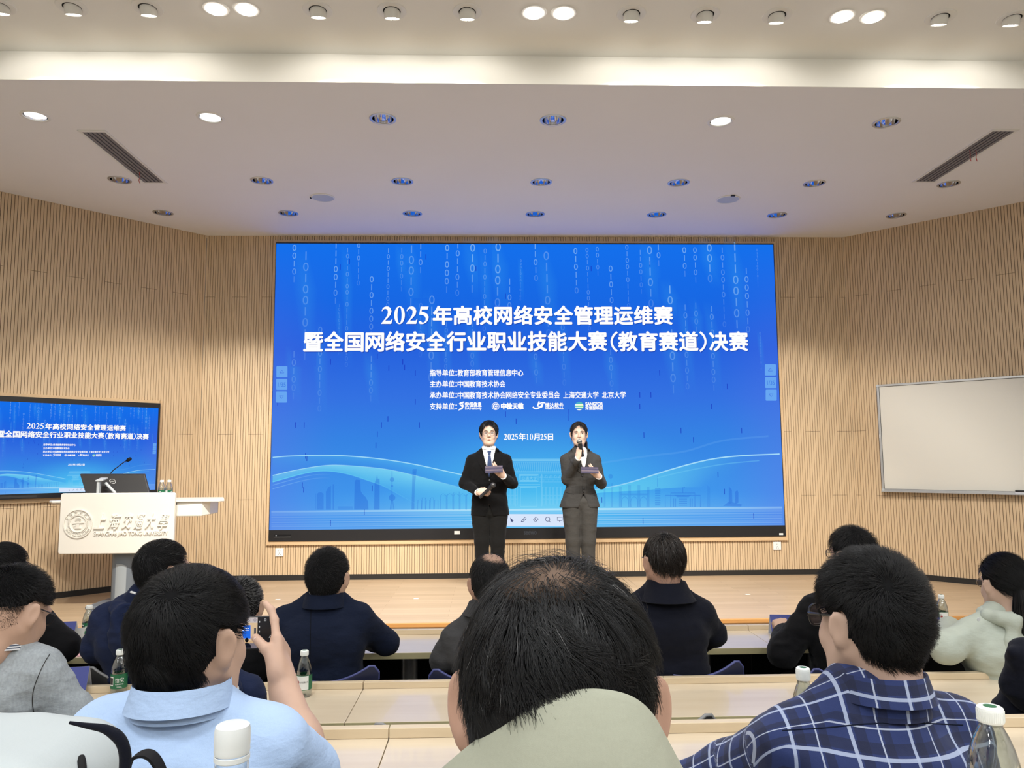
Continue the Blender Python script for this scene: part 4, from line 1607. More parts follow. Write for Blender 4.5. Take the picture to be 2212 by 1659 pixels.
    fl.line(px([(1205, 1117), (1214.5, 1117), (1214.5, 1124.5), (1204, 1124.5), (1204, 1117), (1206, 1117)]), .006, ic, -0.0013)
    fl.line(px([(1209, 1124.5), (1209, 1128)]), .006, ic, -0.0013)
    fl.build('toolbar', root)


def picture_mesh(name):
    me = bpy.data.meshes.new(name)
    me.from_pydata([(0, 0, 0), (SW, 0, 0), (SW, 0, SH), (0, 0, SH)], [], [(0, 1, 2, 3)])
    uv = me.uv_layers.new(name='UVMap')
    for i, c in enumerate(((0, 0), (1, 0), (1, 1), (0, 1))):
        uv.data[i].uv = c
    return me


# ---- the big display on the front wall
disp = thing('display_screen', 'wall-sized display glowing blue with a white Chinese headline behind the two presenters', 'screen', (SX0, Y_PIC, SZ0))
link(picture_mesh('picture'), 'picture', M_['screen'], disp, world=False)
build_slide(disp)
ox0, ox1, oz0, oz1 = DX0 - SX0, DX1 - SX0, DZ0 - SZ0, DZ1 - SZ0
mb = MB()
fy0, fy1 = -0.006, 0.0356
mb.box(ox0, fy0, oz0, ox1, fy1, -0.001).box(ox0, fy0, SH + 0.001, ox1, fy1, oz1).box(ox0, fy0, -0.001, 0.0, fy1, SH + 0.001).box(SW, fy0, -0.001, ox1, fy1, SH + 0.001)
mb.build('bezel', M_['black_plastic'], disp, world=False)
MB().box(0, 0.004, 0, SW, 0.0356, SH).build('back_panel', M_['matte_black'], disp, world=False)
fl = Flat()
V_, F_ = line2d('seewo', *tbox(1132, 1147.5, 1159, 1154.5), .002)
fl.add(V_, F_, lin(70, 70, 72, 1), fy0 - 0.0006)
fl.build('brand_lettering', disp)
bx, bz = sp(987.5, 1150.5)
MB().box(bx - .030, fy0 - .001, bz - .018, bx + .030, fy0, bz + .018).build('sticker', M_['white_label'], disp, world=False)
bx, bz = sp(1687, 1153.5)
MB().box(bx - .022, fy0 - .001, bz - .010, bx + .022, fy0, bz + .010).build('sticker', M_['white_label'], disp, world=False)
bx, bz = sp(611, 1158.5)
MB().box(bx - .085, fy0 - .003, bz - .006, bx + .085, fy0, bz + .018).build('control_strip', M_['matte_black'], disp, world=False)
MB().box(bx - .085, fy0 - .004, bz - .010, bx + .085, fy0, bz - .006).build('control_strip', M_['alu'], disp, world=False)
MB().box(bx - .075, fy0 - .0045, bz + .004, bx - .062, fy0, bz + .012).build('power_light', M_['white_emit'], disp, world=False)

# oak frame round the display
mb = MB()
fo = 0.030
fyA, fyB = Y_WALL - 0.030, Y_WALL + 0.01
x0, x1, z0, z1 = DX0 - 0.002, DX1 + 0.002, DZ0 - 0.002, DZ1 + 0.002


def mitre(outer, inner, ya, yb):
    m = MB()
    for k in range(4):
        a, b = outer[k], outer[(k + 1) % 4]
        c, d = inner[(k + 1) % 4], inner[k]
        m.prism([(a[0], ya, a[1]), (b[0], ya, b[1]), (c[0], ya, c[1]), (d[0], ya, d[1])], (0, yb - ya, 0))
    return m


mb = mitre([(x0 - fo, z0 - fo - .012), (x1 + fo, z0 - fo - .012), (x1 + fo, z1 + fo - .006), (x0 - fo, z1 + fo - .006)], [(x0, z0), (x1, z0), (x1, z1), (x0, z1)], fyA, fyB)
tag(mb.build('trim_3', M_['frame_wood']), kind='structure')

# ---- television on the left angled wall (same slide)
tvd = Vector((A45, A45, 0))          # towards the corner = to the right in the picture
tvn = Vector((A45, -A45, 0))         # out of the wall
TVW = 1.475
sc_ = TVW / SW
tvR = Vector((X_L, Y_WALL, 0)) - tvd * (TV_S0 + 0.020)
tvo = tvR - tvd * TVW + tvn * 0.062 + Vector((0, 0, 1.376))
tv = thing('television', 'wall-mounted television showing the same blue slide, behind the white lectern', 'television', tvo, rot=(0, 0, PI / 4))
tv.scale = (sc_, sc_, sc_)
for ch in list(disp.children):
    if ch.name.split('.')[0] in ('bezel', 'back_panel', 'brand_lettering', 'sticker', 'control_strip', 'power_light'):
        continue
    c = ch.copy()
    COL.objects.link(c)
    c.parent = tv
k = 1 / sc_
e = 0.016 * k
zt, zb = (TV_Z1 - tvo.z) * k, (TV_Z0 - tvo.z) * k
mb = MB()
fd0, fd1 = -0.008 * k, 0.050 * k
mb.box(-e, fd0, SH, SW + e, fd1, zt).box(-e, fd0, zb, SW + e, fd1, 0).box(-e, fd0, 0, 0, fd1, SH).box(SW, fd0, 0, SW + e, fd1, SH)
mb.build('bezel', M_['black_plastic'], tv, world=False)
MB().box(0, 0.004 * k, 0, SW, 0.05 * k, SH).build('back_panel', M_['matte_black'], tv, world=False)
MB().box(.10 * k, fd0 - .004 * k, zb + .01 * k, .42 * k, fd0, zb + .03 * k).build('control_strip', M_['dark_grey'], tv, world=False)
# oak frame round the television
def wallp(side, s, off, z):
    d = Vector((side * A45, -A45, 0))
    n = Vector((-side * A45, -A45, 0))
    return Vector((X_L if side < 0 else X_R, Y_WALL, z)) + d * s + n * off


mb = MB()
for (s0, s1, za, zb) in ((TV_S0 - .018, TV_S1 + .018, TV_Z1, TV_Z1 + .03), (TV_S0 - .018, TV_S1 + .018, TV_Z0 - .04, TV_Z0), (TV_S0 - .03, TV_S0, TV_Z0 - .04, TV_Z1 + .03), (TV_S1, TV_S1 + .03, TV_Z0 - .04, TV_Z1 + .03)):
    a, b = wallp(-1, s0, -.004, za), wallp(-1, s1, -.004, za)
    n = Vector((A45, -A45, 0)) * .034
    mb.prism([a, b, b + n, a + n], (0, 0, zb - za))
tag(mb.build('trim_4', M_['frame_wood']), kind='structure')

# ------------------------------------------------------------------ whiteboard on the right angled wall
WS0, WS1, WZ0, WZ1 = .278, 2.30, 1.288, 2.436
wb = thing('whiteboard', 'blank aluminium framed whiteboard on the slatted wall at the right', 'whiteboard', wallp(1, WS0, 0, WZ0))


def wprism(mb, s0, s1, z0, z1, o0, o1):
    a, b = wallp(1, s0, o0, z0), wallp(1, s1, o0, z0)
    n = Vector((-A45, -A45, 0)) * (o1 - o0)
    return mb.prism([a, b, b + n, a + n], (0, 0, z1 - z0))


wprism(MB(), WS0 + .015, WS1 - .015, WZ0 + .02, WZ1 - .015, .002, .018).build('panel', M_['board_white'], wb)
fw = .022
mb = MB()
for (s0, s1, z0, z1) in ((WS0, WS1, WZ1 - fw, WZ1), (WS0, WS0 + fw, WZ0 + .03, WZ1 - fw), (WS1 - fw, WS1, WZ0 + .03, WZ1 - fw), (WS0, WS1, WZ0, WZ0 + .03)):
    wprism(mb, s0, s1, z0, z1, .002, .028)
mb.build('frame', M_['alu'], wb, bevel=.002)
mb = MB()
wprism(mb, WS0 + fw, WS1 - fw, WZ1 - fw - .004, WZ1 - fw, .017, .0205)
wprism(mb, WS0 + fw, WS0 + fw + .004, WZ0 + .03, WZ1 - fw, .017, .0205)
wprism(mb, WS0 + fw, WS1 - fw, WZ0 + .03, WZ0 + .033, .017, .0205)
mb.build('gasket', M_['dark_grey'], wb)
mb = MB()
wprism(mb, WS0 + .01, WS1 - .01, WZ0 + .002, WZ0 + .008, .028, .085)
wprism(mb, WS0 + .01, WS1 - .01, WZ0 + .008, WZ0 + .014, .081, .085)
mb.build('pen_tray', M_['alu'], wb)
for z in (WZ0 + .008, WZ1 - .026):
    wprism(MB(), WS0 - .002, WS0 + .026, z, z + .028, .001, .031).build('corner_cap', M_['pale_grey'], wb, bevel=.004)
wprism(MB(), WS0 + .004, WS0 + .014, 1.86, 1.90, .028, .031).build('latch', M_['white_plastic'], wb, bevel=.002)
er = thing('board_eraser', 'black topped felt eraser lying on the whiteboard pen tray', 'eraser', wallp(1, 1.50, .055, WZ0 + .0145))
wprism(MB(), 1.49, 1.65, WZ0 + .0085, WZ0 + .028, .032, .078).build('felt', M_['card_white'], er, bevel=.003)
wprism(MB(), 1.49, 1.65, WZ0 + .0283, WZ0 + .050, .032, .078).build('grip', M_['black_plastic'], er, bevel=.008)
# ------------------------------------------------------------------ lectern with its things
LY = 6.72


def lx(u): return at(u, 1100, LY).x
def lz(v): return at(250, v, LY).z


LZ = lz(1130)
lec = thing('lectern', 'white multimedia lectern with raised university emblem and lettering, on the stage at the left', 'lectern', ((lx(129) + lx(375)) / 2, LY, Z_STAGE))
px0, px1, pz0, pz1 = at(128, 1130, LY).x, at(376, 1130, LY).x, lz(1196), lz(1065)


def rrect(x0, x1, z0, z1, r, n=6):
    P = []
    for cx_, cz_, a0 in ((x1 - r, z1 - r, 0), (x0 + r, z1 - r, 90), (x0 + r, z0 + r, 180), (x1 - r, z0 + r, 270)):
        for k in range(n + 1):
            a = math.radians(a0 + 90 * k / n)
            P.append((cx_ + r * math.cos(a), cz_ + r * math.sin(a)))
    return P


MB().prism([(x, LY, z) for x, z in rrect(px0, px1, pz0, pz1, .022)][::-1], (0, .035, 0)).build('front_panel', M_['lectern_white'], lec, bevel=.006)
# worktop with wings
wz = lz(1084)
P = [(at(106, 1084, LY + .1).x, LY + .10), (at(118, 1084, LY + .08).x, LY + .036), (px0 + .05, LY + .036), (px1 - .03, LY + .036), (at(470, 1084, LY).x, LY + .05), (at(476, 1084, LY).x, LY + .10), (at(440, 1084, LY).x, LY + .50), (at(140, 1084, LY).x, LY + .50)]
MB().prism([(x, y, wz - .010) for x, y in P], (0, 0, .020)).build('worktop', M_['lectern_white'], lec, bevel=.006)
bx0, bx1 = at(362, 1100, LY + .05).x, at(446, 1100, LY + .05).x
bz0, bz1 = lz(1118), wz - .011
mb = MB()
mb.prism([(bx0, LY + .06, bz0), (bx1 - .045, LY + .06, bz0), (bx1, LY + .14, bz0 + .01), (bx1, LY + .34, bz0 + .01), (bx0, LY + .34, bz0)], (0, 0, bz1 - bz0))
mb.build('side_box', M_['lectern_white'], lec, bevel=.008)
MB().box(bx0 - .02, LY + .055, bz1 - .022, bx0 + .075, LY + .10, bz1 - .006).build('socket_strip', M_['black_plastic'], lec, bevel=.004)
# column: lens-shaped with a paler cover plate
cx0, cx1 = at(237, 1240, LY + .1).x, at(292, 1240, LY + .1).x
cm, cw = (cx0 + cx1) / 2 - .01, (cx1 - cx0) / 2
n = 24
ring = []
for k in range(n):
    a = 2 * PI * k / n
    ring.append((cm + cw * math.copysign(abs(math.cos(a)) ** .6, math.cos(a)), LY + .2 + .11 * math.copysign(abs(math.sin(a)) ** .8, math.sin(a))))
MB().prism([(x, y, Z_STAGE + .02) for x, y in ring], (0, 0, pz0 - Z_STAGE + .12)).build('column', M_['grey_paint'], lec, smooth=.5)
g = []
top = lz(1225)
for i in range(9):
    t = -1 + 2 * i / 8
    x = cm - .018 + t * cw * .74
    yf = LY + .2 - .11 * max(0.0, 1 - abs((x - cm) / cw) ** 2.2) ** .5 - .004
    zt = top + .03 * (1 - t * t) - .015
    g.append([(x, yf, Z_STAGE + .02), (x, yf, zt)])
MB().sheet(g, .004).build('cover_plate', M_['plate_grey'], lec, smooth=.6)
MB().prism([(cm - .26, LY + .02, Z_STAGE), (cm + .26, LY + .02, Z_STAGE), (cm + .26, LY + .42, Z_STAGE), (cm - .26, LY + .42, Z_STAGE)], (0, 0, .03)).build('base_plate', M_['grey_paint'], lec, bevel=.01)
MB().box(cm - .12, LY + .036, pz0 + .05, cm + .12, LY + .4, pz0 + .12).box(cm - .1, LY + .12, pz0 + .1, cm + .1, LY + .4, wz - .012).build('bracket', M_['grey_paint'], lec)
mb = MB()
for j, (dx, dy, ph) in enumerate(((.035, .16, 0), (.05, .20, 1), (.06, .14, 2))):
    pts = []
    for k in range(18):
        t = k / 17
        pts.append((cm + cw + dx - .03 + .014 * math.sin(5 * t + ph * 2), LY + dy + .01 * math.cos(6 * t + ph), pz0 + .06 - t * (pz0 + .05 - Z_STAGE)))
    mb.tube(pts, .006 if j != 1 else .009, 6)
mb.build('cable', M_['black_plastic'], lec, smooth=1)


def relief(P2, F2, y, t, name, parent, mat, stamps=1):
    """raised lettering: flat faces pushed out by t with sides"""
    vs = [(x, y, z) for x, z in P2]
    me = bpy.data.meshes.new(name)
    bm = bmesh.new()
    per = max(1, len(vs) // stamps)
    bv = [bm.verts.new((v[0], v[1] - (i // per) * 2e-4, v[2])) for i, v in enumerate(vs)]
    for f in F2:
        try: bm.faces.new([bv[i] for i in f])
        except ValueError: pass
    bmesh.ops.remove_doubles(bm, verts=bm.verts, dist=1e-6)
    r = bmesh.ops.extrude_face_region(bm, geom=list(bm.faces))
    for g_ in r['geom']:
        if isinstance(g_, bmesh.types.BMVert): g_.co.y -= t
    bmesh.ops.recalc_face_normals(bm, faces=list(bm.faces))
    bm.to_mesh(me)
    bm.free()
    return link(me, name, mat, parent)


def lbox(u0, v0, u1, v1):
    a, b = at(u0, v0, LY), at(u1, v1, LY)
    return a.x, b.x, b.z, a.z


# 上海交通大學 in raised brush-like characters, then the Latin line
def raised(txt, name, x0, x1, z0, z1, y, t, bev, parent, mat, shear=0.0):
    f = bpy.data.curves.new('t', 'FONT')
    f.body = txt
    f.size = 1.0
    f.resolution_u = 3
    f.extrude = .02
    f.bevel_depth = bev
    f.bevel_resolution = 1
    o = bpy.data.objects.new('t', f)
    COL.objects.link(o)
    dg = bpy.context.evaluated_depsgraph_get()
    me = bpy.data.meshes.new_from_object(o.evaluated_get(dg))
    bpy.data.objects.remove(o)
    bpy.data.curves.remove(f)
    co = np.zeros(len(me.vertices) * 3, np.float32)
    me.vertices.foreach_get('co', co)
    co = co.reshape(-1, 3)
    lo, hi = co.min(0), co.max(0)
    q = (co - lo) / (hi - lo)
    out = np.stack([x0 + q[:, 0] * (x1 - x0) + shear * q[:, 1] * (z1 - z0), y - q[:, 2] * t, z0 + q[:, 1] * (z1 - z0)], 1)
    me.vertices.foreach_set('co', out.astype(np.float32).ravel())
    me.update()
    me.name = name
    me.materials.clear()
    return link(me, name, mat, parent)


for i, (ch, u0, u1) in enumerate((('上', 204, 232), ('海', 233, 262), ('交', 264, 288), ('通', 290, 313), ('大', 314, 338), ('學', 340, 366))):
    x0, x1, z0, z1 = lbox(u0, 1108 + (i % 2) * 2, u1, 1143 + (i % 2))
    raised(ch, 'raised_character', x0, x1 - .03, z0, z1, LY + .002, .016, .022, lec, M_['lectern_white'], .26)
x0, x1, z0, z1 = lbox(203, 1148, 363, 1158)
raised('SHANGHAI JIAO TONG UNIVERSITY', 'raised_lettering', x0, x1, z0, z1, LY + .002, .012, .02, lec, M_['lectern_white'])
# round emblem
ex, ez = (lbox(139, 1101, 199, 1162)[0] + lbox(139, 1101, 199, 1162)[1]) / 2, (lbox(139, 1101, 199, 1162)[2] + lbox(139, 1101, 199, 1162)[3]) / 2
er = (lbox(139, 1101, 199, 1162)[1] - lbox(139, 1101, 199, 1162)[0]) / 2
RX = Matrix.Translation((ex, LY, ez)) @ Matrix.Rotation(PI / 2, 4, 'X')


def ringm(mb, r0, r1, h):
    mb.lathe([(r0, 0), (r0, h), (r1, h), (r1, 0)], 48, RX, cap0=False, cap1=False)


mb = MB()
ringm(mb, er * .94, er, .010)
ringm(mb, er * .56, er * .60, .009)
for k in range(40):
    a = 2 * PI * k / 40
    mb.box(er * .64, -.003, 0, er * .70, .003, .007, M=RX @ Matrix.Rotation(a, 4, 'Z'))
mb.build('emblem_rings', M_['lectern_white'], lec)
OV, OF = [], []
s_ = 'SHANGHAI JIAO TONG UNIVERSITY'
for i, ch in enumerate(s_):
    if ch == ' ': continue
    a = math.radians(205 + 130 * i / (len(s_) - 1))
    V, F = glyphs(ch, 2)
    b = bbox(V)
    q = len(OV)
    for v in V:
        lx_, ly_ = (v.x - (b[0] + b[1]) / 2) * .019, (v.y) * .019
        rr_ = er * .89 - ly_
        aa = a + lx_ / (er * .82)
        OV.append((ex + rr_ * math.cos(aa), ez + rr_ * math.sin(aa)))
    OF += [tuple(q + j for j in f) for f in F]
for i, ch in enumerate('上海交通大學'):
    a = math.radians(155 - 130 * i / 5)
    V, F = glyphs(ch, 2)
    b = bbox(V)
    q = len(OV)
    for v in V:
        lx_, ly_ = (v.x - (b[0] + b[1]) / 2) * .027, (v.y) * .027
        rr_ = er * .74 + ly_
        aa = a - lx_ / (er * .82)
        OV.append((ex + rr_ * math.cos(aa), ez + rr_ * math.sin(aa)))
    OF += [tuple(q + j for j in f) for f in F]
relief(OV, OF, LY, .007, 'emblem_lettering', lec, M_['lectern_white'])
mb = MB()


def ew(pts, t=.009):
    mb.prism([(ex + x * er, LY, ez + z * er) for x, z in pts], (0, -t, 0))


ew([(-.38, .0), (.42, .04), (.42, .12), (.12, .10), (.08, .18), (-.10, .18), (-.14, .09), (-.30, .09)])
ew([(-.20, -.34), (.22, -.34), (.22, -.28), (.10, -.24), (.10, -.02), (-.10, -.02), (-.10, -.24), (-.20, -.28)])
for k in range(3): ew([(-.2 + .03 * k, .22 + .08 * k), (.2 - .03 * k, .22 + .08 * k), (.2 - .03 * k, .27 + .08 * k), (-.2 + .03 * k, .27 + .08 * k)], .008)
for k in range(3): ew([(-.30, -.14 - .06 * k), (-.14, -.14 - .06 * k), (-.14, -.10 - .06 * k), (-.30, -.10 - .06 * k)], .006)
mb.build('emblem_centre', M_['lectern_white'], lec)

# monitor seen from behind
MY = LY + .14
mon = thing('monitor', 'black computer monitor seen from behind, leaning back on the white lectern', 'monitor', at(248, 1063, MY))
A, Bq, Cq, Dq = at(172, 1024, MY + .10), at(312, 1024, MY + .10), at(327, 1071, MY - .02), at(189, 1071, MY - .02)
zb = wz + .012
Cq.z = Dq.z = zb
MB().prism([A, Bq, Cq, Dq], (0, .022, .004)).build('casing', M_['dark_grey'], mon, bevel=.006)
MB().prism([A + Vector((.004, .023, .002)), Bq + Vector((-.004, .023, .002)), Cq + Vector((-.004, .023, .006)), Dq + Vector((.004, .023, .006))], (0, .003, 0)).build('screen', M_['matte_black'], mon)
e1, e2 = (Bq - A).normalized(), (Dq - A).normalized()
nn = e1.cross(e2).normalized()
if nn.y > 0: nn = -nn
c = A + e1 * .272 + e2 * .085
fr = Matrix((tuple(e1) + (0,), tuple(-e2) + (0,), tuple(nn) + (0,), (0, 0, 0, 1))).transposed()
fr = Matrix.Translation(c + nn * .002) @ fr
mb = MB()
mb.lathe([(.024, 0), (.024, .0015), (.027, .0015), (.027, 0)], 28, fr, cap0=False, cap1=False)
V, F = glyphs('DELL', 2)
b = bbox(V)
mb.add([fr @ Vector(((v.x - (b[0] + b[1]) / 2) * .017, (v.y - (b[2] + b[3]) / 2) * .019, .0016)) for v in V], F)
mb.build('brand_mark', M_['white_plastic'], mon)
mb = MB()
p0 = at(222, 1040, MY - .05)
mb.box(p0.x - .028, MY - .10, zb, p0.x - .005, MY - .06, p0.z + .012)
mb.prism([(p0.x - .035, MY - .11, p0.z), (p0.x + .03, MY - .11, p0.z + .004), (p0.x + .03, MY - .02, p0.z + .02), (p0.x - .035, MY - .02, p0.z + .02)], (0, 0, .014))
q0, q1 = at(228, 1043, MY - .04), at(250, 1066, MY - .06)
mb.tube([q0, q1], .013, 8)
mb.build('stand', M_['pale_grey'], mon, bevel=.004)
MB().box(p0.x - .06, MY - .13, wz + .0106, p0.x + .12, MY + .06, wz + .018).build('foot', M_['pale_grey'], mon, bevel=.003)

# gooseneck microphone
GY = LY + .30
base = at(236, 1070, GY)
mic = thing('gooseneck_microphone', 'slim black gooseneck microphone rising above the monitor on the lectern', 'microphone', (base.x, GY, wz + .01))
pts = [at(u, v, GY) for u, v in bez([(226, 1046), (240, 1021), (255, 1008), (270, 997), (276, 994)], 20)]
pts = [Vector((pts[0].x - .012, GY, wz + .01))] + pts
MB().tube(pts, .0045, 8).build('gooseneck', M_['black_plastic'], mic, smooth=1)
a, b = at(273, 996, GY), at(284, 989.5, GY)
d = (b - a)
MB().tube([a + d * t for t in (0, .2, .5, .85, 1.0)], [.007, .014, .017, .014, .004], 14).build('head', M_['matte_black'], mic, smooth=1)
MB().lathe([(.035, 0), (.035, .012), (.03, .018), (.012, .02)], 24, Matrix.Translation((pts[0].x, GY, wz + .0106))).build('base', M_['black_plastic'], mic, smooth=.6)

# ------------------------------------------------------------------ water bottles
BR, BH = .0305, .172


def wrap_text(mb, s, r, z0, z1, a0, a1, mi=0, bold=0):
    P, F = line2d(s, a0 * r, a1 * r, z0, z1, 0, 2)
    mb.add([(r * math.sin(x / r), -r * math.cos(x / r), z) for x, z in P], F, mi)


def make_bottle(level):
    t = thing('water_bottle', None, None)
    prof = [(.0, .004), (.016, .002), (.026, .0), (.0295, .006), (.0305, .012), (.0295, .020), (.0305, .026), (.0300, .084), (.0305, .088), (.0298, .092), (.0302, .098), (.0285, .108), (.0245, .123), (.0195, .136), (.0150, .145), (.0135, .149), (.0135, .158)]
    mb = MB().lathe(prof, 32, cap0=False, cap1=False)
    inner = [(r - .0006 if r > .001 else 0, z + .0006) for r, z in prof]
    mb.lathe(inner[::-1], 32, cap0=False, cap1=False)
    mb.build('body', M_['bottle'], t, smooth=1.2, world=False)
    wp = [(r - .0011 if r > .001 else 0, z + .0012) for r, z in prof if z < level] + [(np.interp(level, [q[1] for q in prof], [q[0] for q in prof]) - .0012, level), (0, level)]
    MB().lathe(wp, 32, cap0=False, cap1=False).build('water', M_['water'], t, smooth=1.0, world=False)
    cp = [(.0, .1720), (.0130, .1720), (.0150, .1705), (.0155, .168), (.0155, .1535), (.0148, .1525)]
    mb = MB().lathe(cp[::-1], 40, cap0=False, cap1=False)
    for k in range(40):
        a = 2 * PI * k / 40
        mb.box(.0152, -.0005, .155, .0160, .0005, .168, M=Matrix.Rotation(a, 4, 'Z'))
    cap = mb.build('cap', M_['cap'], t, smooth=.7, world=False)
    MB().lathe([(0, .1722), (.008, .1722)], 20, cap0=False, cap1=False).build('cap_print', M_['green_label'], t, world=False)
    lr = .03065
    MB().lathe([(lr, .028), (lr, .083)], 40, cap0=False, cap1=False).build('label', M_['green_label'], t, smooth=1, world=False)
    mb = MB()
    n = 14
    for a0, a1, z0, z1 in ((2.35, 4.05, .030, .081), (-1.30, -.66, .040, .074)):
        V, F = [], []
        for k in range(n + 1):
            a = a0 + (a1 - a0) * k / n
            for z in (z0, z1): V.append(((lr + .0003) * math.sin(a), -(lr + .0003) * math.cos(a), z))
        mb.add(V, [(2 * k, 2 * k + 2, 2 * k + 3, 2 * k + 1) for k in range(n)])
    mb.build('label_panel', M_['white_label'], t, smooth=1, world=False)
    mb = MB()
    wrap_text(mb, '怡宝', lr + .0004, .052, .070, -.42, .62, 0, .0010)
    wrap_text(mb, '饮用纯净水', lr + .0004, .043, .0485, -.40, .60)
    wrap_text(mb, '350mL', lr + .0004, .033, .038, -.2, .4)
    mb.build('label_lettering', M_['white_plastic'], t, world=False)
    mb = MB()
    for k in range(11):
        a = -1.24 + k * .052
        mb.box(-.0005 * (1 + k % 2), -.0312, .044, .0005 * (1 + k % 2), -.0310, .070, M=Matrix.Rotation(a, 4, 'Z'))
    wrap_text(mb, '上海交通大学', lr + .0007, .055, .062, 2.98, 3.95)
    mb.build('label_print', M_['ink'], t, world=False)
    mb = MB()
    for k in range(12):
        mb.box(-.0008, -.0008, 0, .0008, .0062, .0003, M=Matrix.Rotation(2.70, 4, 'Z') @ Matrix.Translation((0, -.0311, .0585)) @ Matrix.Rotation(PI / 2, 4, 'X') @ Matrix.Rotation(k * PI / 6, 4, 'Z'))
    mb.build('label_emblem', M_['red_ink'], t, world=False)
    return t


bottle_p = {'half': make_bottle(.098), 'full': make_bottle(.150)}
used_b = set()


def place_bottle(kind, p, rz, label, group='small clear water bottles'):
    t = bottle_p[kind] if kind not in used_b else copy_tree(bottle_p[kind])
    used_b.add(kind)
    t.location = p
    t.rotation_euler = (0, 0, rz)
    tag(t, label, 'bottle', group)
    return t


# ------------------------------------------------------------------ desks
def on_desk(u, v, z): return atz(u, v, z)


def V0(u, Y, z):
    return Vector((at(u, 1600, Y).x, Y, z))



DESKS = {1: (3.83, 4.215, .72, 0.0), 2: (2.755, 3.145, .75, 0.0), 3: (1.66, 2.055, .94, Z_R3), 4: (.62, 1.02, 1.17, Z_R3)}
SEG = {1: [(-4.6, -2.2), (-2.2, 1.418), (1.418, 4.9)], 2: [(-3.6, -.505), (-.505, 1.285), (1.285, 3.4)], 3: [(-2.6, -.262), (-.262, 1.62), (1.62, 2.6)], 4: [(-1.5, -.25), (.33, 1.6)]}
ROWN = {1: 'front row', 2: 'second row', 3: 'third row', 4: 'nearest row'}
POS = {1: ['left end unit', 'middle unit, under the navy suited man', 'right end unit'], 2: ['left unit', 'middle unit', 'right unit'], 3: ['left unit, behind the pale blue polo man', 'middle unit, beside the beige collar man', 'right end unit'], 4: ['left unit', 'right unit']}
for r, (yn, yf, z, zf) in DESKS.items():
    for i, (x0, x1) in enumerate(SEG[r]):
        t = thing('bench_desk', f"pale maple bench desk, {POS[r][i]} of the {ROWN[r]}", 'desk', ((x0 + x1) / 2, yf, zf), f'bench desks of the {ROWN[r]}')
        e = .0012
        MB().box(x0 + e, yn + .002, z - .028, x1 - e, yf + .030, z).build('worktop', M_['desk'], t, bevel=.0015)
        MB().box(x0 + e, yn, z - .029, x1 - e, yn + .002, z - .0005).build('edge_band', M_['edge_band'], t)
        MB().box(x0 + e, yf, z + .0003, x1 - e, yf + .028, z + .026).build('ledge', M_['ledge'], t, bevel=.0015)
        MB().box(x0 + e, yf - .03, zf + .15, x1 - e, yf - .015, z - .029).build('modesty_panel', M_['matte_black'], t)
        xs = [x0 + .3, x1 - .3]
        if (r, i) == (1, 1): xs = [-.415, x1 - .3]
        for xx in xs:
            mb = MB().lathe([(.042, zf + .02), (.042, z - .05), (.075, z - .035), (.075, z - .029)], 24, Matrix.Translation((xx, (yn + yf) / 2 + .05, 0)))
            mb.box(xx - .05, yn + .06, zf, xx + .05, yf, zf + .02)
            mb.build('leg', M_['alu'], t, smooth=.5)

# ------------------------------------------------------------------ chairs
def make_chair(shell, rim):
    """moulded chair; origin on the floor under the seat, backrest towards -y"""
    t = thing('chair', None, None)
    prof = [(-.235, .86, 1), (-.238, .82, 1), (-.228, .72, .98), (-.210, .62, .94), (-.180, .53, .92), (-.13, .475, .94), (-.05, .452, 1), (.08, .455, 1.02), (.18, .46, .98), (.225, .445, .92)]
    g = []
    nx = 25
    for (y, z, w) in prof:
        row = []
        for k in range(nx):
            s = -1 + 2 * k / (nx - 1)
            back = max(0, min(1, (z - .46) / .3))
            zz = z
            if z > .80: zz = z - .062 * (1 - min(1, abs(s) / .86) ** 2.0) * ((z - .80) / .06)
            if abs(s) > .86 and z > .85: zz -= .030 * ((abs(s) - .86) / .14) ** 2
            row.append((s * .215 * w, y + .035 * s * s * back, zz + .012 * s * s * (1 - back)))
        g.append(row)
    MB().sheet(g, .009).build('shell', shell, t, smooth=.9, world=False)
    tp = [Vector(p) + Vector((0, 0, .001)) for p in g[0]]
    tp = [Vector((tp[0].x, tp[0].y, .80))] + tp + [Vector((tp[-1].x, tp[-1].y, .80))]
    MB().tube(tp, .0058, 8).build('rim', rim, t, smooth=1, world=False)
    MB().tube([(-.17, .15, .44), (-.19, -.15, .44)], .012, 8).tube([(.17, .15, .44), (.19, -.15, .44)], .012, 8).tube([(-.18, 0, .438), (.18, 0, .438)], .012, 8).build('seat_frame', M_['alu'], t, smooth=1, world=False)
    for sx in (-1, 1):
        for (ya, yb) in ((.15, .2), (-.15, -.22)):
            MB().tube([(sx * .178, ya, .44), (sx * .22, yb, .012), (sx * .22, yb, .0)], .0115, 10).build('leg', M_['alu'], t, smooth=1, world=False)
    return t


ch_p = {'navy': make_chair(M_['navy_chair'], M_['navy_rim']), 'charcoal': make_chair(M_['black_chair'], M_['grey_rim'])}
used_c = set()


def place_chair(kind, u_mid, v_corner, Y, zf, label, group):
    p = at(u_mid, v_corner, Y)
    t = ch_p[kind] if kind not in used_c else copy_tree(ch_p[kind])
    used_c.add(kind)
    t.location = (p.x, Y + .237 - .035, zf)
    k = (p.z - zf) / .86
    t.scale = (1, 1, k)
    tag(t, label, 'chair', group)
    return t


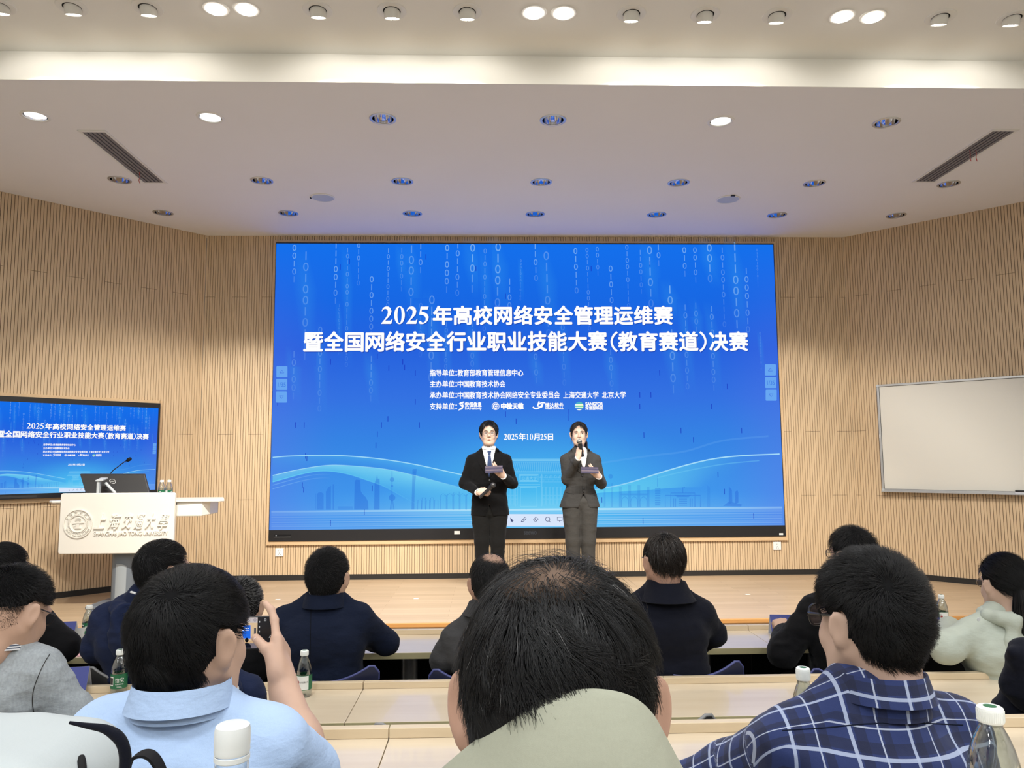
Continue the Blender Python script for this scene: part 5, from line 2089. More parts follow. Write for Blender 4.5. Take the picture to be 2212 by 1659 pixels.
G1, G2 = 'moulded chairs of the front row', 'charcoal chairs of the second row'
place_chair('navy', 704, 1438, 3.23, 0, 'navy moulded chair behind the man in the navy suit', G1)
place_chair('navy', 1041, 1443, 3.23, 0, 'navy moulded chair of the balding man in charcoal grey', G1)
place_chair('navy', 1494, 1428, 3.23, 0, 'navy moulded chair behind the man in the midnight coat', G1)
place_chair('navy', 1858, 1442, 3.23, 0, 'navy moulded chair mostly hidden behind the plaid shirt', G1)
place_chair('charcoal', 300, 1438, 3.23, 0, 'charcoal moulded chair with a grey rim behind the navy hoodie', G1)
place_chair('charcoal', 1100 - 140, 1558, 2.30, 0, 'empty charcoal chair between second and third desk, left of the beige collar', G2)
place_chair('charcoal', 1392, 1543, 2.30, 0, 'empty charcoal chair between second and third desk, right of the beige collar', G2)

# ------------------------------------------------------------------ things on the desks and the lectern
GB = 'small water bottles'
place_bottle('half', Vector((at(349, 1063, LY + .12).x, LY + .12, wz + .010)), .9, 'water bottle on the lectern, the left one of two')
place_bottle('half', Vector((at(365, 1063, LY + .13).x, LY + .13, wz + .010)), 2.2, 'water bottle on the lectern, the right one of two')
place_bottle('full', on_desk(190, 1378, .72), .35, 'full green-labelled water bottle on the front desk beside the navy hoodie')
place_bottle('half', on_desk(256, 1500, .75), .38, 'half-full water bottle showing its barcode, left of the polo man on the second desk')
place_bottle('half', on_desk(656, 1503, .75), 3.05, 'half-full water bottle showing its white emblem panel, right of the raised phone')
b_ = place_bottle('half', V0(497, 1.80, .94), 1.2, 'water bottle mostly hidden behind the pale blue polo shoulder')
b_.scale = (1.0, 1.0, 1.22)
b_ = place_bottle('full', V0(1741, 1.77, .94), 1.9, 'tall full water bottle on the third desk left of the plaid shirt')
b_.scale = (1.0, 1.0, 1.40)
place_bottle('full', on_desk(2037, 1353, .72), 2.95, 'full water bottle with white panel on the front desk before the ponytail woman')
place_bottle('half', on_desk(2204, 1470, .75), .4, 'water bottle at the right edge behind the black hood')
place_bottle('full', V0(2143, .985, 1.17), 1.0, 'large-looking near water bottle with a green dot on its cap, at the lower right')


def name_tent(u, v, z, w, rz, label, lines, scale=1.0):
    p = on_desk(u, v, z) + Vector((0, 0, .0008))
    t = thing('name_card', label, 'name card', p, 'blue tent name cards', (0, 0, rz))
    h, d = .10 * scale, .042
    a, b, c = Vector((0, -d, .001)), Vector((0, 0, h)), Vector((0, d, .001))
    mb = MB()
    for (q0, q1) in ((a, b), (c, b), (a, c)):
        g = [[Vector((-w / 2, 0, 0)) + q0, Vector((w / 2, 0, 0)) + q0], [Vector((-w / 2, 0, 0)) + q1, Vector((w / 2, 0, 0)) + q1]]
        mb.sheet(g, .0012)
    mb.build('card', M_['card_white'], t, world=False)
    up = (b - a).normalized()
    nn = Vector((0, -up.z, up.y))
    nn = nn if nn.y < 0 else -nn
    off = nn * .0012
    MB().poly([Vector((-w / 2, 0, 0)) + a + off, Vector((w / 2, 0, 0)) + a + off, Vector((w / 2, 0, 0)) + b + off, Vector((-w / 2, 0, 0)) + b + off]).build('printed_face', M_['card_blue'], t, world=False)
    mb = MB()
    for (s, x0, x1, z0, z1, sh) in lines:
        P, F = line2d(s, x0, x1, z0, z1, 0, 2, sh)
        mb.add([Vector((x, 0, 0)) + a + up * zz + off * 1.5 for x, zz in P], F)
    if lines:
        mb.build('lettering', M_['white_plastic'], t, world=False)
    return t


name_tent(118, 1386, .72, .21, .10, 'blue tent name card on the front desk with one white brush character', [('冲', .03, .062, .045, .078, .1)])
name_tent(120, 1500, .75, .24, .16, 'blue tent name card half hidden behind the heather grey sleeve', [])
name_tent(1714, 1372, .72, .24, -.12, 'blue tent name card before the man in black at the right', [('范', -.078, -.045, .045, .08, .1), ('乙', -.01, .02, .045, .075, .1)], 1.05)
name_tent(1990, 1362, .72, .20, .10, 'blue tent name card mostly hidden behind the plaid man, beside the pink papers', [('文', .035, .068, .05, .085, .1), ('上海交通大学', .01, .075, .028, .036, 0), ('学生创新中心', .01, .085, .012, .021, 0)])
for (u, v, z, w, d, rz, lab) in ((190, 1406, .72, .15, .21, .5, 'pink sheet of paper on the front desk beside the navy hoodie sleeve'), (2012, 1378, .72, .17, .20, -.35, 'pink sheet of paper on the front desk before the ponytail woman')):
    p = on_desk(u, v, z)
    t = MB().box(-w / 2, -d / 2, 0, w / 2, d / 2, .0006).box(-w / 2 + .004, -d / 2 - .003, .0006, w / 2 + .004, d / 2 - .004, .0012).build('paper_sheet', M_['pink_paper'], world=False)
    t.location = p + Vector((0, 0, .0004))
    t.rotation_euler = (0, 0, rz)
    tag(t, lab, 'paper', 'pink sheets on the front desk')
# pale tray behind the bottle on the front desk
p = on_desk(163, 1378, .72)
t = thing('desk_tray', 'low pale grey curved tray on the front desk behind a green-labelled bottle', 'tray', p)
g = []
for k in range(13):
    a = math.radians(150 + 200 * k / 12)
    g.append([(.075 * math.cos(a), .05 * math.sin(a), .001), (.085 * math.cos(a), .058 * math.sin(a), .062)])
MB().sheet(g, .003).build('wall', M_['pale_grey'], t, smooth=.8, world=False)
MB().lathe([(.0, .0), (.078, .0), (.078, .004), (0, .004)], 28, sy=.68, cap0=False, cap1=False).build('floor', M_['pale_grey'], t, world=False)

# near bottle with the wide frosted cap
p = V0(502, .90, 1.17)
t = thing('drink_bottle', 'wide-necked drink bottle with a frosted white cap and green label strip, lower left foreground', 'bottle', p)
k = .0185 / .0325
prof = [(0, .002), (.015, 0), (.0185, .006), (.0185, .120), (.0185, .138), (.0180, .143), (.017, .146), (.017, .152)]
mb = MB().lathe(prof, 40, cap0=False, cap1=False)
mb.build('body', M_['bottle'], t, smooth=.9, world=False)
MB().lathe([(0, .004), (.0165, .004), (.0175, .010), (.0175, .102), (0, .102)], 36, cap0=False, cap1=False).build('drink', plain('cloudy_drink', (.55, .60, .60, 1), .3), t, smooth=.9, world=False)
MB().lathe([(.0188, .149), (.0196, .152), (.0192, .155), (.0196, .158), (.0194, .172), (.0184, .1765), (.016, .178), (0, .1785)], 44, cap0=False, cap1=False).build('cap', M_['frost'], t, smooth=.6, world=False)
MB().lathe([(.0182, .142), (.0195, .143), (.0195, .1475), (.0182, .148)], 44, cap0=False, cap1=False).build('neck_ring', M_['frost'], t, smooth=.6, world=False)
V, F = [], []
for k in range(13):
    a = .22 + 1.15 * k / 12
    for z in (.012, .128 + .003 * k / 12): V.append((.0189 * math.sin(a), -.0189 * math.cos(a), z))
MB().add(V, [(2 * k, 2 * k + 2, 2 * k + 3, 2 * k + 1) for k in range(12)]).build('label', plain('emerald_label', (.005, .22, .10, 1), .4), t, smooth=1, world=False)

t.scale = (1, 1, 1.09)
# white backpack at the lower left
bag = thing('backpack', 'white nylon backpack with black piping and strap, lower left foreground', 'bag', (-.62, .82, 1.17))
S = SDF()
zc_ = at(100, 1520, .90).z
tx = at(318, 1600, .92)
S.box((tx.x - .40, .84, 1.17 + (zc_ - 1.17) / 2 + .002), (.385, .11, (zc_ - 1.17) / 2), Matrix.Rotation(math.radians(3.2), 3, 'Y'), .055, .02)
S.ell((tx.x - .12, .76, 1.25), (.10, .07, .09), k=.04)
V, F = S.nets(.007)
V = folds(V, F, .0045, (11, 11, 9), 5)
link(fast_mesh('fabric', V, F), 'fabric', M_['bag_white'], bag)
BV = BVHTree.FromPolygons([tuple(v) for v in V], [tuple(f) for f in F])
pts = []
for (u, v) in bez([(150, 1561), (190, 1568), (225, 1574), (248, 1586), (263, 1603), (270, 1628), (270, 1659), (268, 1690)], 30):
    d = ray(u, v)
    q = EYE + d * (.745 / d.y)
    pts.append(q)
MB().tube(pts, [.0015 + .004 * min(1, i / 12) for i in range(len(pts))], 8, flat=1.0).build('piping', M_['navy_coat'], bag, smooth=1)
hit = []
for (u, v) in ((176, 1634), (176, 1645), (177, 1659), (177, 1690)):
    d = ray(u, v).normalized()
    h_ = BV.ray_cast(EYE, d)
    hit.append((h_[0] if h_[0] is not None else EYE + d * .75) - d * .002)
MB().tube([hit[0] + Vector((0, 0, .001))] + hit, [.001, .003, .0042, .0044, .0044], 10).build('zip_tab', M_['matte_black'], bag, smooth=1)
g = []
for (u, v) in bez([(266, 1690), (277, 1650), (296, 1632), (316, 1628), (333, 1638), (348, 1665), (356, 1700)], 28):
    a = at(u, v, .90)
    g.append([a + Vector((0, -.010, 0)), a + Vector((0, .010, 0))])
MB().sheet(g, .003).build('strap', M_['matte_black'], bag, smooth=1)
# ------------------------------------------------------------------ people: builders
def hmat(p, yaw=0.0, pitch=0.0, roll=0.0, s=1.0):
    return Matrix.Translation(p) @ Matrix.Rotation(yaw, 4, 'Z') @ Matrix.Rotation(pitch, 4, 'X') @ Matrix.Rotation(roll, 4, 'Y') @ Matrix.Scale(s, 4)


def head(S, M, wide=1.0, ear=1.0, flare=0.62, detail=True, chin=1.0):
    S.M = M
    S.ell((0, -.012, .030), (.076 * wide, .097, .088), k=.02)
    S.ell((0, .034, -.028), (.061 * wide, .062, .082), k=.03)
    S.ell((0, -.045, -.01), (.064 * wide, .055, .07), k=.03)
    S.ell((0, .040, -.082), (.046 * wide, .046, .036 * chin), k=.03)
    for sx in (-1, 1):
        S.ell((sx * .033, .066, -.034), (.026, .026, .028), k=.02)
        S.cap((sx * .058, .0, -.045), (sx * .03, .06, -.092), .020, .020, k=.03)
    S.ell((0, .078, -.100), (.018, .016, .014), k=.02)
    if detail:
        S.cap((-.034, .086, .025), (.034, .086, .025), .010, .010, k=.016)
        for sx in (-1, 1):
            S.ell((sx * .031, .100, .006), (.017, .013, .010), k=.012, sub=True)
        S.cap((0, .092, .012), (0, .108, -.026), .0065, .0105, k=.010)
        for sx in (-1, 1): S.ell((sx * .011, .098, -.030), (.0085, .010, .0075), k=.006)
        S.ell((0, .091, -.060), (.022, .012, .010), k=.008)
    S.cap((0, -.018, -.05), (0, -.030, -.118), .057, .055, k=.03)
    for sx in (-1, 1):
        R = Matrix.Rotation(-sx * flare, 3, 'Z') @ Matrix.Rotation(sx * .12, 3, 'Y')
        e = ear
        c = Vector((sx * (.074 * wide + .011), -.012, -.006))
        S.ell(c, (.0068 * e, .020 * e, .033 * e), R, k=.008)
        S.cap((sx * (.072 * wide), .004, -.020), (sx * (.078 * wide), .002, -.034 * e), .0085 * e, .0085 * e, k=.01)
        S.ell(c + R @ Vector((sx * .0085, .0045, .002)), (.0055 * e, .0115 * e, .021 * e), R, k=.004, sub=True)
    S.M = Matrix.Identity(4)


def frame3(y, z):
    y = Vector(y).normalized()
    z = (Vector(z) - y * Vector(z).dot(y)).normalized()
    x = y.cross(z)
    return Matrix((x, y, z)).transposed()


def hand(S, W, fdir, pdir, side, curl=(.5, .5, .55, .6), s=1.0, thumb=((.030, .022, -.006), (.052, .050, -.020), (.052, .078, -.032)), spread=.06, k=.005):
    """W wrist, fingers along fdir, palm facing pdir; thumb on +x*side"""
    R = frame3(fdir, -Vector(pdir))
    M = Matrix.Translation(W) @ R.to_4x4() @ Matrix.Scale(s, 4)
    S.M = M
    S.box((side * .001, .050, 0), (.037, .046, .0125), rd=.012, k=.012)
    S.cap((0, -.02, 0), (0, .03, 0), .024, .026, k=.02, flat=((0, 0, 1), 1.3))
    S.ell((side * .024, .030, -.008), (.016, .028, .014), k=.012)
    for i in range(4):
        bx = side * (.028, .0095, -.0095, -.027)[i]
        by = (.088, .094, .089, .079)[i]
        L = (.040, .026, .021)
        f = (.95, 1.05, 1.0, .80)[i]
        r = (.0088, .0090, .0086, .0076)[i]
        c = curl[i]
        c3 = c if isinstance(c, (tuple, list)) else (c, c * 1.1, c * .8)
        p = Vector((bx, by, 0))
        a = 0
        sp_ = spread * (1.5 - i)
        for j in range(3):
            a += c3[j]
            d = Vector((side * sp_ * math.cos(a), math.cos(a), -math.sin(a))).normalized()
            q = p + d * L[j] * f
            S.cap(p, q, r * (1 - .07 * j), r * (1 - .07 * (j + 1)), k=k if j else .008)
            p = q
    t = [Vector((side * x, y, z)) for x, y, z in thumb]
    S.cap(t[0], t[1], .0115, .0102, k=.010)
    S.cap(t[1], t[2], .0102, .0088, k=.005)
    S.M = Matrix.Identity(4)


def torso(S, N, SL, SR, Hc, dep=.115, wk=.94, sr=.060, belly=1.0, trap=.046):
    x = (SR - SL).normalized()
    mid = (SL + SR) / 2
    up = (mid - Hc)
    L = up.length
    up = (up - x * up.dot(x)).normalized()
    f = up.cross(x)
    R = Matrix((x, f, up)).transposed()
    w = (SR - SL).length / 2
    S.box(mid - up * (L * .33), ((w + .035) * wk, dep, L * .36), R, .095, .06)
    S.box(Hc + up * (L * .22), ((w + .015) * wk * belly, dep * 1.02 * belly, L * .28), R, .095, .06)
    S.ell(mid - up * .05 - f * .01, (w + .01, dep * .98, .10), R, k=.06)
    S.cap(SL, SR, sr * .95, sr * .95, k=.05)
    S.cap(N - up * .085 - f * .004, N - up * .012 - f * .010, .105, .072, k=.05)
    for s_ in (SL, SR):
        S.cap(N + (s_ - N) * .12 + up * .012, N + (s_ - N) * .62 + up * .012, trap, trap * .92, k=.05)
    return R


def sleeve(S, A, E, W, r0=.062, r1=.052, r2=.038, k=.035):
    S.cap(A, E, r0, r1, k=k)
    S.cap(E, W, r1, r2, k=.03)


def skin_core(S, N, SL, SR, Hc, arms):
    S.cap(N + (Hc - N) * .08 + (V3(0, .022, 0) if N.y < 6 else V3(0, 0, 0)), Hc, .048, .072, k=.04)
    S.cap(SL, SR, .03, .03, k=.04)
    for (A, E, W) in arms:
        S.cap(A, E, .036, .033, k=.03)
        S.cap(E, W, .033, .024, k=.02)


def skin_mesh(S, root, mat, h=.005):
    V, F = S.nets(h)
    V = relax(V, F, 1, .4)
    me = fast_mesh('body', V, F)
    link(me, 'body', mat, root)
    return V, F


def cloth_mesh(S, root, name, mat, h=.0075, amp=.004, freq=(13, 13, 20), seed=0, post=None):
    V, F = S.nets(h)
    V = relax(V, F, 1, .4)
    V = folds(V, F, amp, freq, seed)
    if post: V = post(V)
    me = fast_mesh(name, V, F)
    return link(me, name, mat, root), V, F


def bvh(V, F):
    return BVHTree.FromPolygons([tuple(v) for v in V.tolist()], F.tolist())


def collar(root, name, C, up, fwd, rx, ry, rings, mat, gap=0.0, t=.0035, n=36, uv=False):
    """rings: (scale, rise, back shift); gap = half opening at the front in radians"""
    up = Vector(up).normalized()
    fwd = Vector(fwd)
    fwd = (fwd - up * fwd.dot(up)).normalized()
    x = fwd.cross(up)
    g = []
    for sc, dz, dy in rings:
        row = []
        for k in range(n + 1):
            a = gap + (2 * PI - 2 * gap) * k / n
            row.append(C + x * (math.sin(a) * rx * sc) + fwd * (math.cos(a) * ry * sc + dy) + up * (dz + 0.0))
        g.append(row)
    mb = MB().sheet(g, t)
    o = mb.build(name, mat, root, smooth=1.0)
    if uv:
        me = o.data
        l = me.uv_layers.new(name='UVMap')
        nr, nc = len(g), n + 1
        for lp in me.loops:
            i = lp.vertex_index % (nr * nc)
            l.data[lp.index].uv = ((i % nc) / n, (i // nc) / (nr - 1))
    return o


def legs(root, Hc, zf, mat, kneey=.42, seat=.46):
    S = SDF()
    for sx in (-.10, .10):
        h = Vector((Hc.x + sx * .8, Hc.y, zf + seat + .06))
        kn = Vector((Hc.x + sx * 1.15, Hc.y + kneey, zf + seat + .05))
        ft = Vector((kn.x, kn.y + .02, zf + .07))
        S.cap(h, kn, .085, .062, k=.04).cap(kn, ft, .062, .045, k=.03)
        S.cap((ft.x, ft.y - .03, zf + .045), (ft.x, ft.y + .14, zf + .035), .044, .035, k=.02)
    S.cap((Hc.x - .08, Hc.y, zf + seat + .10), (Hc.x + .08, Hc.y, zf + seat + .10), .12, .12, k=.05)
    cloth_mesh(S, root, 'trousers', mat, .014, .003)


DEFLINE = ([0, .5, .85, 1.15, 1.45, 1.75, 2.15, 2.6, PI], [.070, .066, .040, .0, -.020, -.018, -.052, -.078, -.085])


def hair(root, M, V, F, n=4000, length=.03, lift=.35, grav=.3, whorl=(.005, -.075, .10), swirl=.5, vol=.008, line=None, width=.0009, mats=None, grey=0.0, thin=None, seed=0, jitter=.25, clump=.5, top=None, seg=4, nape=.5, front=1.0, cap=True, name='hair', tidy=True, thinmat='thin_scalp', low=1.0, wave=0.0, ellr=(.084, .106, .097)):
    """cap and strands over the part of the head above the hair line"""
    rng = np.random.default_rng(100 + seed)
    inv = np.array(M.inverted())
    Lv = V @ inv[:3, :3].T + inv[:3, 3]
    cen = Lv[F].mean(1)
    hx, hy = line or DEFLINE

    def above(P):
        az = np.arctan2(np.abs(P[:, 0]), P[:, 1])
        return P[:, 2] - np.interp(az, hx, hy)
    ab = above(cen)
    earm = (np.abs(cen[:, 0]) > .079) & (cen[:, 2] < .034) & (cen[:, 2] > -.05) & (cen[:, 1] > -.048) & (cen[:, 1] < .03)
    near = (np.abs(cen) < .16).all(1)
    ok = (ab > 0) & ~earm & near
    Fi = F[ok]
    if len(Fi) == 0: return
    # cap
    used = np.unique(Fi)
    rem = np.full(len(V), -1)
    rem[used] = np.arange(len(used))
    LN = vnormals(Lv, F)
    a2 = np.clip(above(Lv[used]) / .06, 0, 1)
    a2 = a2 * a2 * (3 - 2 * a2)
    capV = Lv[used] + LN[used] * (.0015 + vol * a2)[:, None]
    capF = rem[Fi]
    keep = np.ones(len(capF), bool)
    dens = np.ones(len(Fi))
    if thin is not None:
        c0 = Lv[Fi].mean(1)
        for (tc, tr, td) in thin:
            dd = np.linalg.norm(c0 - np.array(tc), axis=1) / tr
            w = np.clip(1.6 * (1 - dd), 0, 1)
            dens *= 1 - w * (1 - td)
    vb = np.zeros(len(used))
    if thin is not None:
        dv = np.ones(len(used))
        for (tc, tr, td) in thin:
            dd = np.linalg.norm(Lv[used] - np.array(tc), axis=1) / tr
            dv *= 1 - np.clip(1.5 * (1 - dd), 0, 1) * (1 - td)
        vb = 1 - dv
        if thinmat == 'thin_scalp': vb = np.clip(vb * 1.7, 0, 1)
    keep = ab[ok] > .007
    # strands
    A = Lv[Fi[:, 0]]
    e1 = Lv[Fi[:, 1]] - A
    e2 = Lv[Fi[:, 3]] - A
    area = np.linalg.norm(np.cross(e1, e2), axis=1)
    p = area * dens
    p /= p.sum()
    idx = rng.choice(len(Fi), n, p=p)
    r1, r2 = rng.random((n, 1)), rng.random((n, 1))
    root_p = A[idx] + e1[idx] * r1 + e2[idx] * r2
    nrm = LN[Fi[idx, 0]]
    ar = np.clip(above(root_p) / .06, 0, 1)
    w = np.array(whorl)
    t = root_p - w
    t -= nrm * (t * nrm).sum(1, keepdims=True)
    t /= np.linalg.norm(t, axis=1, keepdims=True) + 1e-6
    cr = np.cross(nrm, t)
    t = t * math.cos(swirl) + cr * math.sin(swirl)
    gdir = np.array((M.to_3x3().inverted() @ Vector((0, 0, -1))).normalized())
    cn = np.stack([vnoise(root_p * 55 + 3, seed), vnoise(root_p * 55 + 13, seed + 1), vnoise(root_p * 55 + 29, seed + 2)], 1)
    d = t + clump * cn + jitter * rng.normal(size=(n, 3)) * .5
    lf = lift * (nape + (1 - nape) * ar)[:, None]
    if top: lf = lf + top * np.clip((root_p[:, 2:3] - .06) / .05, 0, 1)
    d -= nrm * (d * nrm).sum(1, keepdims=True)
    d /= np.linalg.norm(d, axis=1, keepdims=True) + 1e-6
    d = d * np.cos(lf) + nrm * np.sin(lf)
    L = length * (.65 + .5 * rng.random((n, 1))) * (nape + (1 - nape) * ar[:, None])
    if low != 1.0:
        L = L * np.interp(root_p[:, 2:3], [-.09, .02, .085], [low, low * 1.25, 1.0])
    if front != 1.0:
        L = L * (1 + (front - 1) * np.clip(root_p[:, 1:2] / .08, 0, 1))
    pos = root_p + nrm * (vol * .6 * ar)[:, None]
    er = np.array(ellr) + vol * .5
    ec = np.array((0, -.012, .030))
    pts = [pos.copy()]
    for k in range(seg):
        q = (pos - ec) / er
        en = q / er
        en /= np.linalg.norm(en, axis=1, keepdims=True)
        mixn = np.where(pos[:, 2:3] > -.03, en, nrm)
        if wave:
            wn = np.stack([vnoise(pos * 70 + 5, seed + 7), vnoise(pos * 70 + 19, seed + 8), vnoise(pos * 70 + 41, seed + 9)], 1)
            d = d + wave * (wn - nrm * (wn * nrm).sum(1, keepdims=True) * .6)
        d = d + gdir * grav / seg - mixn * (.32 * L / .05) / seg * (0.6 + lift)
        d /= np.linalg.norm(d, axis=1, keepdims=True)
        pos = pos + d * L / seg
        q = (pos - ec) / er
        l = np.linalg.norm(q, axis=1, keepdims=True)
        pos = np.where((l < 1) & (pos[:, 2:3] > -.02), ec + (pos - ec) / np.maximum(l, .2), pos)
        pts.append(pos.copy())
    P = np.stack(pts, 1)                      # n, seg+1, 3
    inear = ((np.abs(P[:, :, 0]) > .070) & (P[:, :, 2] < .030) & (P[:, :, 2] > -.055) & (P[:, :, 1] > -.040) & (P[:, :, 1] < .035)).any(1) if tidy else np.zeros(n, bool)
    P, nrm = P[~inear], nrm[~inear]
    n = len(P)
    T = np.gradient(P, axis=1)
    T /= np.linalg.norm(T, axis=2, keepdims=True) + 1e-9
    U = np.cross(T, nrm[:, None, :])
    U /= np.linalg.norm(U, axis=2, keepdims=True) + 1e-9
    Wn = np.cross(U, T)
    wd = (width * (.7 + .6 * rng.random((n, 1))))[:, :, None] * np.linspace(1, .25, seg + 1)[None, :, None]
    ring = [P + U * wd * .5, P - U * wd * .5, P + Wn * wd * .45]
    SV = np.stack(ring, 2).reshape(-1, 3)
    base = (np.arange(n) * (seg + 1) * 3)[:, None]
    fs = []
    for k in range(seg):
        for j in range(3):
            a = base + k * 3 + j
            b = base + k * 3 + (j + 1) % 3
            fs.append(np.hstack([a, b, b + 3, a + 3]))
    SF = np.vstack(fs)
    gm = (rng.random(n) < grey).astype(np.int32) * 2
    smi = np.tile(gm, seg * 3)
    if cap:
        AV = np.vstack([capV, SV])
        AF = np.vstack([capF[keep], SF + len(capV)])
        mi = np.concatenate([np.full(int(keep.sum()), 3 if thin is not None else 1, np.int32), smi])
    else:
        AV, AF, mi = SV, SF, smi
    Mw = np.array(M)
    AV = AV @ Mw[:3, :3].T + Mw[:3, 3]
    me = fast_mesh(name, AV, AF, mi)
    if cap and thin is not None:
        at_ = me.attributes.new('bare', 'FLOAT', 'POINT')
        at_.data.foreach_set('value', np.concatenate([vb, np.zeros(len(SV))]).astype(np.float32))
    return link(me, name, (mats or [M_['hair'], M_['scalp'], M_['hair_grey']]) + [M_[thinmat]], root)


def glasses(root, M, rimmat, lensw=.024, lensh=.019, r=.0013, y=.104, z=.006, oval=1.0, lens=True):
    g = []
    mb = MB()
    for sx in (-1, 1):
        pts = []
        for k in range(24):
            a = 2 * PI * k / 24
            c, s = math.cos(a), math.sin(a)
            e = .75 if oval < 1 else 1.0
            pts.append(M @ Vector((sx * .032 + lensw * math.copysign(abs(c) ** e, c), y - .006 * abs(c) * (1 if c * sx > 0 else 0), z + lensh * math.copysign(abs(s) ** e, s))))
        mb.tube(pts, r, 6, closed=True)
        mb.tube([M @ Vector((sx * (.032 + lensw), y - .006, z + .006)), M @ Vector((sx * .072, .075, z + .008)), M @ Vector((sx * .080, .0, z + .010)), M @ Vector((sx * .080, -.018, z - .008))], r * 1.15, 6)
    mb.tube([M @ Vector((-.0085, y, z + .004)), M @ Vector((0, y + .003, z + .007)), M @ Vector((.0085, y, z + .004))], r, 6)
    o = mb.build('glasses', rimmat, root, smooth=1.0)
    if lens:
        for sx in (-1, 1):
            P = []
            for k in range(20):
                a = 2 * PI * k / 20
                P.append(M @ Vector((sx * .032 + lensw * .97 * math.cos(a), y, z + lensh * .97 * math.sin(a))))
            mb2 = MB().prism(P, (M.to_3x3() @ Vector((0, -.0012, 0))))
            l = mb2.build('lens', M_['lens'], o)
            # keep the lens where it is under its rim
    return o


def person(label, loc):
    return thing('person', label, 'person', loc)


def V3(*a): return Vector(a)
# ------------------------------------------------------------------ people: the seated audience
UP, FW = Vector((0, 0, 1)), Vector((0, 1, 0))


def seated(label, Y, hp, yaw, pitch, N, SL, SR, H, ER=None, WR=None, EL=None, WL=None, cloth=None, skin='skin', zf=0.0, trousers='trouser_black', hs=1.0, roll=0.0, dep=.115, sl=(.060, .052, .040), amp=.004, seed=0, hspec=None, handsR=None, handsL=None, h=.0075, belly=1.0, sr=.058, hb=.005, trap=.046, cname='jacket', headkw=None, lean=0.0, coref=1.0):
    """pixel positions (u, v[, depth offset]) for the joints"""
    def A(p):
        return at(p[0], p[1], Y + (p[2] if len(p) > 2 else 0.0))
    hp_, N_, SL_, SR_, H_ = A(hp), A(N), A(SL), A(SR), A(H)
    root = person(label, (H_.x, H_.y, zf))
    M = hmat(hp_, yaw, pitch, roll, hs)
    S = SDF()
    head(S, M, **(headkw or {}))
    arms = []
    T = SDF()
    torso(T, N_, SL_, SR_, H_, dep, belly=belly, sr=sr, trap=trap)
    for sh, e, w, hd in ((SR_, ER, WR, handsR), (SL_, EL, WL, handsL)):
        if e is None: continue
        e, w = A(e), A(w)
        dz = .72 if Y > 3 else .75
        if w.y > (3.78 if Y > 3 else 2.70): w.z = max(w.z, dz + .058)
        arms.append((sh, e, w))
        sleeve(T, sh, e, w, *sl)
        if hd:
            hand(S, w + (w - e).normalized() * .02, hd[0], hd[1], hd[2], **hd[3])
    skin_core(S, N_, SL_, SR_, H_, arms)
    Vb, Fb = skin_mesh(S, root, M_[skin], hb)
    o, Vc, Fc = cloth_mesh(T, root, cname, M_[cloth], h, amp, seed=seed)
    legs(root, H_, zf, M_[trousers])
    if hspec is not None:
        hair(root, M, Vb, Fb, seed=seed, **hspec)
    return dict(root=root, M=M, N=N_, SL=SL_, SR=SR_, H=H_, V=Vb, F=Fb, CV=Vc, CF=Fc, cloth=o, A=A)


def neck_rings(P, rx=.066, ry=.068, dy=-.012, dz=0.0):
    return P['N'] + Vector((0, dy, dz))


SHORT = dict(n=3800, length=.016, lift=.55, grav=.1, vol=.006, width=.0011, clump=.35, jitter=.35)

# navy suit, front row
p = seated('man in a navy suit seen from behind, short black hair, front row', 3.36, (708, 1248), -.12, -.05, (704, 1292), (613, 1344), (777, 1338), (698, 1490), (834, 1388, .10), (800, 1402, .44), (612, 1400, .10), (640, 1404, .44), cloth='navy_suit', seed=1, dep=.12, hspec=dict(SHORT, n=5000, whorl=(-.01, -.085, .085), vol=.010, length=.02))
collar(p['root'], 'shirt_collar', p['N'] + V3(0, -.012, .012), UP + FW * .03, FW, .068, .066, [(1, -.02, 0), (1.0, .022, 0)], M_['white_shirt'], gap=.5)
collar(p['root'], 'jacket_collar', p['N'] + V3(0, -.016, .0), UP + FW * .03, FW, .078, .076, [(1.0, -.02, 0), (.96, .022, 0), (1.01, .026, -.002), (1.12, -.004, -.004), (1.20, -.030, -.005)], M_['navy_suit'], gap=.9)
# centre back seam
BV = bvh(p['CV'], p['CF'])
pts = []
for v in range(1296, 1470, 6):
    d = ray(672 - (v - 1296) * .02, v).normalized()
    h_ = BV.ray_cast(EYE, d)
    if h_[0] is not None: pts.append(h_[0] - d * .0003)
if len(pts) > 3: MB().tube(pts, .0012, 5).build('back_seam', M_['black_suit'], p['root'], smooth=1)

# midnight coat, front row right of centre
p = seated('man in a midnight blue coat seen from behind, thin combed hair, greying nape', 3.32, (1434, 1213), .16, -.04, (1437, 1268), (1358, 1322), (1512, 1326), (1450, 1480), (1541, 1368, .06), (1500, 1400, .40), (1330, 1390, .08), (1380, 1400, .42), cloth='navy_coat', seed=2, dep=.12, skin='skin_t', amp=.005, hspec=dict(n=5200, length=.052, lift=.10, grav=.65, vol=.006, width=.0012, clump=.5, jitter=.2, swirl=.25, whorl=(-.01, -.045, .118), mats=[M_['hair_brown'], M_['scalp'], M_['hair_grey']], grey=.04, line=([0, .5, .85, 1.15, 1.45, 1.75, 2.15, 2.6, PI], [.070, .066, .040, .01, .0, .005, -.020, -.042, -.045])))
hair(p['root'], p['M'], p['V'], p['F'], n=1500, length=.009, lift=.5, vol=.001, width=.0009, grey=.75, seed=22, name='hair_fringe', cap=False, line=([0, 1.3, 1.45, 1.75, 2.15, 2.6, PI], [.2, .2, -.020, -.016, -.052, -.080, -.086]))
glasses(p['root'], p['M'], M_['black_plastic'], oval=.8)
